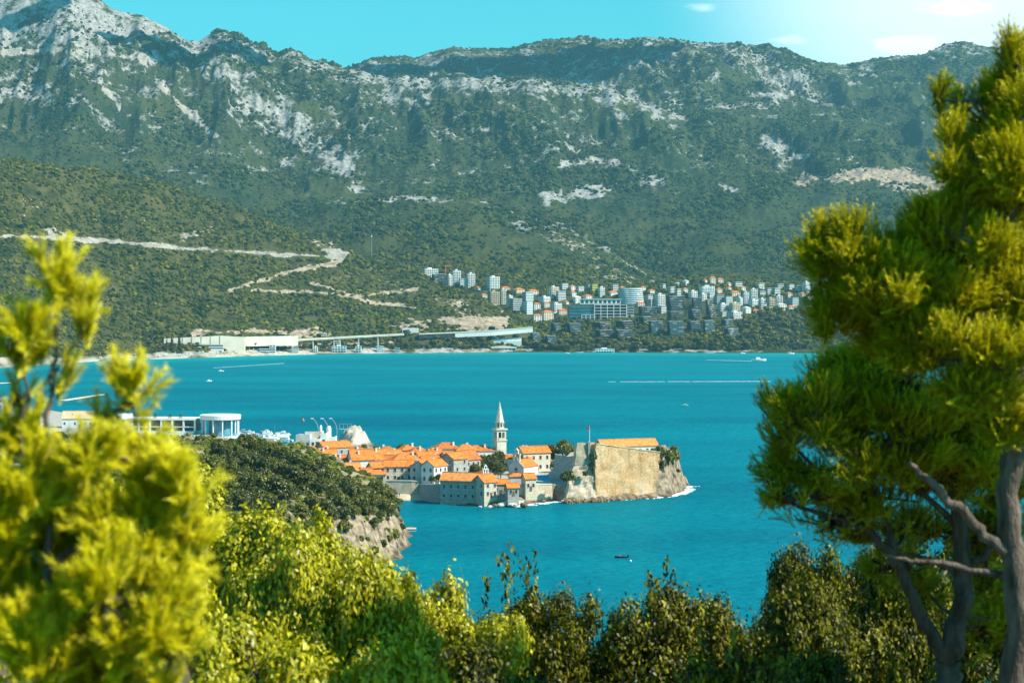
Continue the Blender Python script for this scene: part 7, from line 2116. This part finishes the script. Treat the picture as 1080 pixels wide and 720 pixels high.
def foreground_bushes():
    kinds = {}
    for i in range(3):
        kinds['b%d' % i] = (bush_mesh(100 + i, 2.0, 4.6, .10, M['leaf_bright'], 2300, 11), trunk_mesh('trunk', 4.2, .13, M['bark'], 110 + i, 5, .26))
        kinds['o%d' % i] = (bush_mesh(120 + i, 2.0, 4.6, .085, M['leaf_olive_shade'], 2500, 11), trunk_mesh('trunk', 4.2, .13, M['bark'], 130 + i, 5, .26))
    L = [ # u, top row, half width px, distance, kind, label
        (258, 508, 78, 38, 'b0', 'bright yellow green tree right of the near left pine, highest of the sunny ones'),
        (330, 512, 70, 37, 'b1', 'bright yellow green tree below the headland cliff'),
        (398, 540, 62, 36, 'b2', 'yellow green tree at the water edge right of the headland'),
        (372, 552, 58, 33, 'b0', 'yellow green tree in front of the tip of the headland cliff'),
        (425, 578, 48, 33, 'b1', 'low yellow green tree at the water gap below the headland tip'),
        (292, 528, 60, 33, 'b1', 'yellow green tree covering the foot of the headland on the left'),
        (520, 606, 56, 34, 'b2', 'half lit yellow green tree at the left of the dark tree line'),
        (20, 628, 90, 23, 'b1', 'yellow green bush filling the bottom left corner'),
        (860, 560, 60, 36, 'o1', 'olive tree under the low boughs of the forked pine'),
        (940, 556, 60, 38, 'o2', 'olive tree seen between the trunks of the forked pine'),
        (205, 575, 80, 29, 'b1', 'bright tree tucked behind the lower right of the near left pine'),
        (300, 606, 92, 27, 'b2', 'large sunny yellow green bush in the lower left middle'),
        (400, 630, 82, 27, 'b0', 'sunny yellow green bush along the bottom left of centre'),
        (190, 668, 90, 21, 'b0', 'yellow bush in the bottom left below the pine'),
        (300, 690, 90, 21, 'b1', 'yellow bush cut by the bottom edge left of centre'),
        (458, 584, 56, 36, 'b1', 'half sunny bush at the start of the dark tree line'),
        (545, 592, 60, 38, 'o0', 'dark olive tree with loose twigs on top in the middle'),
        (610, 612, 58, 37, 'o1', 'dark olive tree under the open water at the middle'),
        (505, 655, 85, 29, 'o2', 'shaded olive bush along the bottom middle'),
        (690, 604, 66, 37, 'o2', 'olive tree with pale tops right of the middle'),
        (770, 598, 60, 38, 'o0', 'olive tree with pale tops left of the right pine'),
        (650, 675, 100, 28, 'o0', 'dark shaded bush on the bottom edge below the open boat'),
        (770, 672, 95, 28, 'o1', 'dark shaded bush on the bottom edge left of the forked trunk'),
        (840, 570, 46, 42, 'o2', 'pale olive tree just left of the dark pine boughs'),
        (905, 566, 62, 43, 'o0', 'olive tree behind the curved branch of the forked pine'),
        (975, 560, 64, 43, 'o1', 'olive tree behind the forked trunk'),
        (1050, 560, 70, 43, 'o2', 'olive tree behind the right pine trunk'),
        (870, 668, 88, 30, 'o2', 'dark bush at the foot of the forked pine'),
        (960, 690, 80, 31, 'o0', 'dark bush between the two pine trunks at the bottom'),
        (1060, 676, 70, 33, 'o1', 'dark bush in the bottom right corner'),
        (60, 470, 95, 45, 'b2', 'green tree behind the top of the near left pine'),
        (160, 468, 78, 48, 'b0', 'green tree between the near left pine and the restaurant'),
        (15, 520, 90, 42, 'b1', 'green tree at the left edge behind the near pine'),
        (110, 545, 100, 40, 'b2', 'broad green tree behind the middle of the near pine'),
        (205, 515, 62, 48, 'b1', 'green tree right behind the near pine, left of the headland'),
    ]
    first = {}
    for i, (u, pt, hw, D, kd, lab) in enumerate(L):
        s = hw / F * D / 2.15
        top = Z_of(pt, D); x = X_of(u, D)
        sz = max(s, 1.0)
        t = empty('leafy_bush', (x, D, top - 4.75 * sz), i * 2.1, lab, 'bush', 'foreground bushes')
        t.scale = (s, s, sz)
        for nm, me in zip(('crown', 'trunk'), kinds[kd]): mesh_obj(nm, me, t)
        if kd[0] == 'o' and i % 3 == 1: mesh_obj('foliage', shoots_mesh(200 + i, 4.6, 7, .11, M['leaf_olive_shade']), t)


def needles_arrays(bases, dirs, lens, per, nl, nw, r, ang=0.62):
    """brush like shoots: every shoot carries needles pointing forward and out"""
    n = len(bases); bases = np.asarray(bases, float); dirs = np.asarray(dirs, float); dirs /= np.linalg.norm(dirs, axis=1)[:, None]
    k = np.repeat(np.arange(n), per); t = r.random(n * per) ** .8
    d = dirs[k]; o = bases[k] + d * (np.asarray(lens)[k] * t)[:, None]
    q = r.normal(0, 1, (n * per, 3)); q -= (q * d).sum(1)[:, None] * d; q /= np.linalg.norm(q, axis=1)[:, None] + 1e-9
    a = ang * r.uniform(.55, 1.25, n * per)
    nd = d * np.cos(a)[:, None] + q * np.sin(a)[:, None]
    L = nl * r.uniform(.7, 1.2, n * per)
    side = np.cross(nd, np.array(sv)[None, :] * 1.8 + r.normal(0, .55, (n * per, 3)))      # flat side of the needle turned to the light, like the round needle it stands for; side /= np.linalg.norm(side, axis=1)[:, None] + 1e-9
    w = nw * r.uniform(.7, 1.2, n * per)[:, None]
    tip = o + nd * L[:, None] - np.array([0, 0, 1]) * (L * .06)[:, None]
    V = np.stack([o - side * w * .5, o + side * w * .5, tip], 1).reshape(-1, 3)
    Fc = np.arange(3 * n * per).reshape(-1, 3)
    var = np.clip(np.repeat(r.random(n), per) * .55 + .45 * r.random(n * per), 0, 1)
    return V, Fc, var


def pine(name, label, D, base, trunk, limbs, lobes, shoot_px, dens, per, nl, nw, mat, bark, seed, upb=.75, depth=1.0, grow=1.0):
    """all shape data in photo columns/rows at distance D, depth offsets in metres"""
    r = np.random.default_rng(seed); k = D / F
    bx = P3(base[0], base[1], D)
    t = empty(name, bx, 0, label, 'tree', 'foreground pines')
    def W(u, py, dd=0): return P3(u, py, D + dd) - bx
    m = MB()
    def tubes(mb, pl):
        pts = [W(*q[:2], q[3] if len(q) > 3 else 0) for q in pl]; rad = [q[2] * k for q in pl]
        # subdivide with a little wobble
        P, Rr = [], []
        for a, b_, ra, rb in zip(pts[:-1], pts[1:], rad[:-1], rad[1:]):
            for j in range(4):
                q = a.lerp(b_, j / 4); P.append(q + Vector(r.normal(0, .012 * (1 + 10 * ra), 3))); Rr.append(ra + (rb - ra) * j / 4)
        P.append(pts[-1]); Rr.append(rad[-1])
        mb.tube(P, Rr, 8)
    tubes(m, trunk)
    m.build('trunk', bark, t, True)
    for l in limbs:
        lm = MB(); tubes(lm, l); lm.build('limb', bark, t, True)
    B, Dr, Ln = [], [], []; tw = MB()
    for (u, v, ru, rv, *rest) in lobes:
        ru *= grow; rv *= grow
        dd = rest[0] if rest else 0.0; dn = rest[1] if len(rest) > 1 else 1.0
        c = np.array(W(u, v, dd)); rx, rz = ru * k, rv * k; ry = (rx + rz) * .5 * depth
        n = int(dens * dn * ru * rv / 1000)
        # the bough is a handful of uneven tufts rather than one ball
        ns = int(r.integers(7, 11)); sd = r.normal(0, 1, (ns, 3)); sd /= np.linalg.norm(sd, axis=1)[:, None]
        sc_ = sd * r.uniform(.35, 1.0, ns)[:, None]; sr = r.uniform(.22, .52, ns)
        ki = r.choice(ns, n, p=sr ** 2 / (sr ** 2).sum())
        g = r.normal(0, 1, (n, 3)); g /= np.linalg.norm(g, axis=1)[:, None]
        rad = np.where(r.random(n) < .75, r.uniform(.6, 1.05, n), r.uniform(.1, .65, n))
        p = c + (sc_[ki] + g * (rad * sr[ki])[:, None]) * np.array([rx, ry, rz])
        g = g * .7 + sc_[ki] * .6
        out = g * np.array([1, 1, 1]) * .75 + np.array([0, 0, upb]) + r.normal(0, .28, (n, 3))
        L = shoot_px * k * r.uniform(.6, 1.25, n)
        out /= np.linalg.norm(out, axis=1)[:, None]
        B.append(p - out * L[:, None] * .5); Dr.append(out); Ln.append(L)
        for j in range(min(n, 26)):
            q = p[j] - out[j] * L[j] * .4; tw.tube([Vector(c + (q - c) * .05), Vector(c + (q - c) * .55) - Vector((0, 0, .03)), Vector(q + out[j] * L[j] * .6)], [.012 * D / 14, .008 * D / 14, .004 * D / 14], 4)
    # branches that carry each bough back to the nearest limb
    lp = [W(*q[:2], q[3] if len(q) > 3 else 0) for l in [trunk] + limbs for q in l]
    for (u, v, ru, rv, *rest) in lobes:
        c = W(u, v, rest[0] if rest else 0.0); q = min(lp, key=lambda p_: (p_ - c).length)
        mid = c.lerp(q, .5) - Vector((0, 0, .06 * (c - q).length))
        tw.tube([q, mid, c], [.028 * D / 24, .022 * D / 24, .014 * D / 24], 5)
    V, Fc, var = needles_arrays(np.concatenate(B), np.concatenate(Dr), np.concatenate(Ln), per, nl, nw, r)
    tv = np.array([tuple(p) for p in tw.v]); tf = []
    for f in tw.f:
        for j in range(1, len(f) - 1): tf.append((f[0], f[j], f[j + 1]))
    tf = np.array(tf) + len(V)
    me = np_mesh('crown', np.concatenate([V, tv]), np.concatenate([Fc, tf]), mat, False, None, {'var': np.concatenate([var, np.zeros(len(tf))])})
    me.materials.append(bark)
    me.polygons.foreach_set('material_index', np.concatenate([np.zeros(len(Fc), np.int32), np.ones(len(tf), np.int32)])); me.update()
    mesh_obj('crown', me, t)
    return t


def foreground_pines():
    # right pine with the straight trunk, sunlit crown
    pine('pine_tree', 'tall right pine with straight trunk and sunlit yellow green crown', 24.0, (1078, 735),
         [(1080, 900, 17), (1077, 720, 15), (1070, 600, 13.5), (1066, 520, 12), (1074, 440, 10.5), (1066, 340, 9), (1064, 240, 7), (1070, 150, 5), (1076, 70, 2.5)],
         [[(1064, 585, 7), (1035, 560, 6), (1008, 535, 5.5), (985, 512, 4.5), (958, 488, 3)], [(1064, 530, 5), (1060, 490, 4.5), (1062, 450, 4), (1050, 400, 3), (1040, 350, 2)],
          [(1066, 340, 5), (1030, 325, 4), (985, 322, 3), (930, 318, 2), (895, 290, 1.2)], [(1066, 300, 4.5), (1020, 270, 3.5), (960, 262, 2.2)], [(1064, 240, 4), (1035, 205, 3), (1010, 170, 1.8)],
          [(1068, 610, 4.5), (1010, 595, 3.2), (960, 590, 2.2), (930, 585, 1.3)], [(1070, 160, 3), (1045, 135, 2), (1030, 105, 1.2)]],
         [(1078, 85, 34, 46), (1040, 128, 40, 38, .4), (1090, 150, 60, 60, -.5), (1012, 178, 30, 34, -.4), (1062, 205, 66, 42, .3), (1005, 130, 16, 28, 0, .8), (990, 105, 9, 18, 0, .8),
          (1012, 252, 54, 36, -.6), (962, 262, 44, 32, .3), (902, 258, 42, 30, -.3), (878, 285, 28, 36, .2), (1060, 300, 80, 58, -.2), (990, 312, 60, 40, .6), (930, 312, 50, 36, -.5), (880, 330, 26, 26, .1),
          (1078, 395, 66, 60, .8), (1022, 382, 62, 46, -.8), (955, 352, 56, 34, .5), (905, 322, 40, 34, .4), (1000, 290, 60, 44, -.2), (1035, 340, 60, 44, .5), (1060, 440, 50, 36, -.4, .8), (925, 285, 50, 36, 0), (1050, 255, 60, 40, .4), (870, 262, 22, 30, 0, .8), (1010, 335, 60, 36, .8), (1075, 345, 50, 50, .9), (945, 335, 50, 34, .9), (1050, 180, 50, 50, .6), (1080, 250, 40, 50, .8), (975, 365, 40, 26, -.5), (1040, 425, 50, 40, .8)],
         27, 380, 62, .060, .0060, M['needle'], M['bark_pale'], 301, depth=.95, grow=1.16)
    # forked pine with the dark lower boughs
    pine('pine_tree', 'forked pine with dark boughs reaching left over the water', 28.0, (1000, 735),
         [(1000, 900, 16), (1000, 720, 14), (1001, 690, 13), (1012, 650, 11), (1018, 610, 10), (1014, 570, 9), (1008, 510, 7), (1000, 450, 5), (990, 410, 3)],
         [[(998, 696, 9), (982, 668, 7.5), (966, 640, 6.5), (950, 600, 6), (936, 578, 5), (915, 560, 4), (880, 545, 3), (845, 535, 1.8)], [(948, 596, 4), (925, 520, 3), (905, 470, 2.2), (890, 430, 1.4)],
          [(1016, 600, 5), (1040, 585, 4), (1060, 560, 3), (1072, 530, 2)], [(915, 560, 2.6), (870, 500, 2), (835, 470, 1.3)], [(1012, 560, 4), (980, 525, 3), (945, 500, 2)],
          [(1018, 610, 4), (985, 590, 2.5), (940, 580, 1.6)]],
         [(905, 412, 66, 38, .2), (958, 402, 60, 36, -.5), (862, 440, 50, 40, -.4), (830, 462, 32, 46, .3, .75), (900, 450, 60, 40, .6), (1000, 460, 60, 44, .2), (965, 505, 60, 34, -.2, .8), (1045, 495, 50, 40, .6, .8), (930, 385, 60, 26, .5), (1010, 400, 60, 36, .9), (1060, 560, 40, 40, 1.0, .6), (985, 555, 46, 26, .9, .7), (1040, 610, 40, 30, 1.2, .5), (880, 395, 36, 22, 0), (900, 560, 40, 18, .4, .7), (955, 590, 40, 26, 1.2, .7), (1030, 560, 46, 30, 1.2, .8), (1066, 640, 34, 40, 1.4, .7), (1035, 660, 30, 30, 1.6, .6), (975, 620, 30, 24, 1.6, .6), (825, 420, 14, 24, 0, .5), (875, 495, 62, 34, .5), (940, 465, 62, 46, -.6), (990, 425, 48, 38, .4), (1035, 465, 58, 42, -.3, .85),
          (920, 525, 58, 22, .3, .8), (848, 520, 38, 20, -.2, .7), (820, 520, 18, 14, 0, .5), (1000, 505, 48, 26, .6, .7), (880, 545, 40, 14, 0, .5), (960, 555, 40, 14, .4, .5), (1050, 520, 30, 20, .5, .5)],
         22, 330, 55, .058, .0070, M['needle'], M['bark'], 302, depth=1.15, grow=1.14)
    # unseen pine added off the right edge to shade the forked pine and middle bushes
    src = [o for o in sc.objects if o.name.startswith('pine_tree') and o.get('label', '').startswith('tall right pine')][0]
    for x, y, s_, lab in ((11.2, 27.2, 2.0, 'big unseen pine added outside the frame for its shade, right of the straight trunked one'),):
        c = copy_tree(src); c.location = (x, y, float(hill_height(np.array([x]), np.array([y]))[0]) + 1.5); c.rotation_euler = (0, 0, math.pi); c.scale = (s_, s_, s_)
        c['label'] = lab
    # near left pine, out of focus
    pine('pine_tree', 'young yellow green pine in the near left, out of focus', 12.5, (42, 740),
         [(36, 980, 10), (42, 720, 7), (48, 560, 4.6), (50, 470, 3.4), (54, 410, 2.6), (60, 345, 2), (64, 270, 1)],
         [[(48, 540, 4), (30, 510, 3), (22, 470, 2.5), (28, 420, 2), (24, 370, 1.4), (22, 335, 1)], [(50, 500, 4), (80, 495, 3), (110, 470, 2.4), (132, 430, 1.6), (140, 405, 1)],
          [(46, 600, 4), (100, 570, 3), (150, 545, 2.2), (190, 515, 1.4)], [(44, 650, 4), (100, 640, 3), (160, 610, 2)], [(56, 395, 2), (75, 370, 1.5), (92, 340, 1)], [(46, 590, 3.5), (20, 570, 2.6), (-10, 540, 2)]],
         [(63, 288, 20, 30, 0, .9), (84, 318, 18, 18, .1, .7), (92, 345, 16, 10, 0, .8), (22, 340, 24, 28, -.1, .8), (14, 372, 22, 20, 0, .8), (40, 372, 14, 18, .1, .5), (60, 405, 24, 14, 0, .35), (138, 412, 24, 26, 0, .9), (112, 432, 16, 14, 0, .5), (20, 415, 14, 14, .1, .4),
          (30, 455, 40, 34, .2, .6), (90, 480, 40, 30, -.2, .7), (150, 490, 42, 30, .2, .8), (195, 500, 34, 30, -.1, .9), (20, 520, 50, 50, -.2), (80, 545, 60, 50, .3, .9), (150, 555, 56, 50, 0), (205, 560, 30, 44, .1),
          (30, 610, 60, 60, .2), (110, 630, 70, 60, -.3), (180, 620, 44, 50, .2, .9), (30, 690, 60, 50, -.3), (110, 700, 70, 46, .2), (180, 690, 40, 40, 0, .8), (-10, 580, 40, 80, 0)],
         44, 82, 110, .075, .0042, M['needle_near'], M['bark_pale'], 303, upb=.8, depth=.9)


marina()
headland()
foreground_bushes()
foreground_pines()
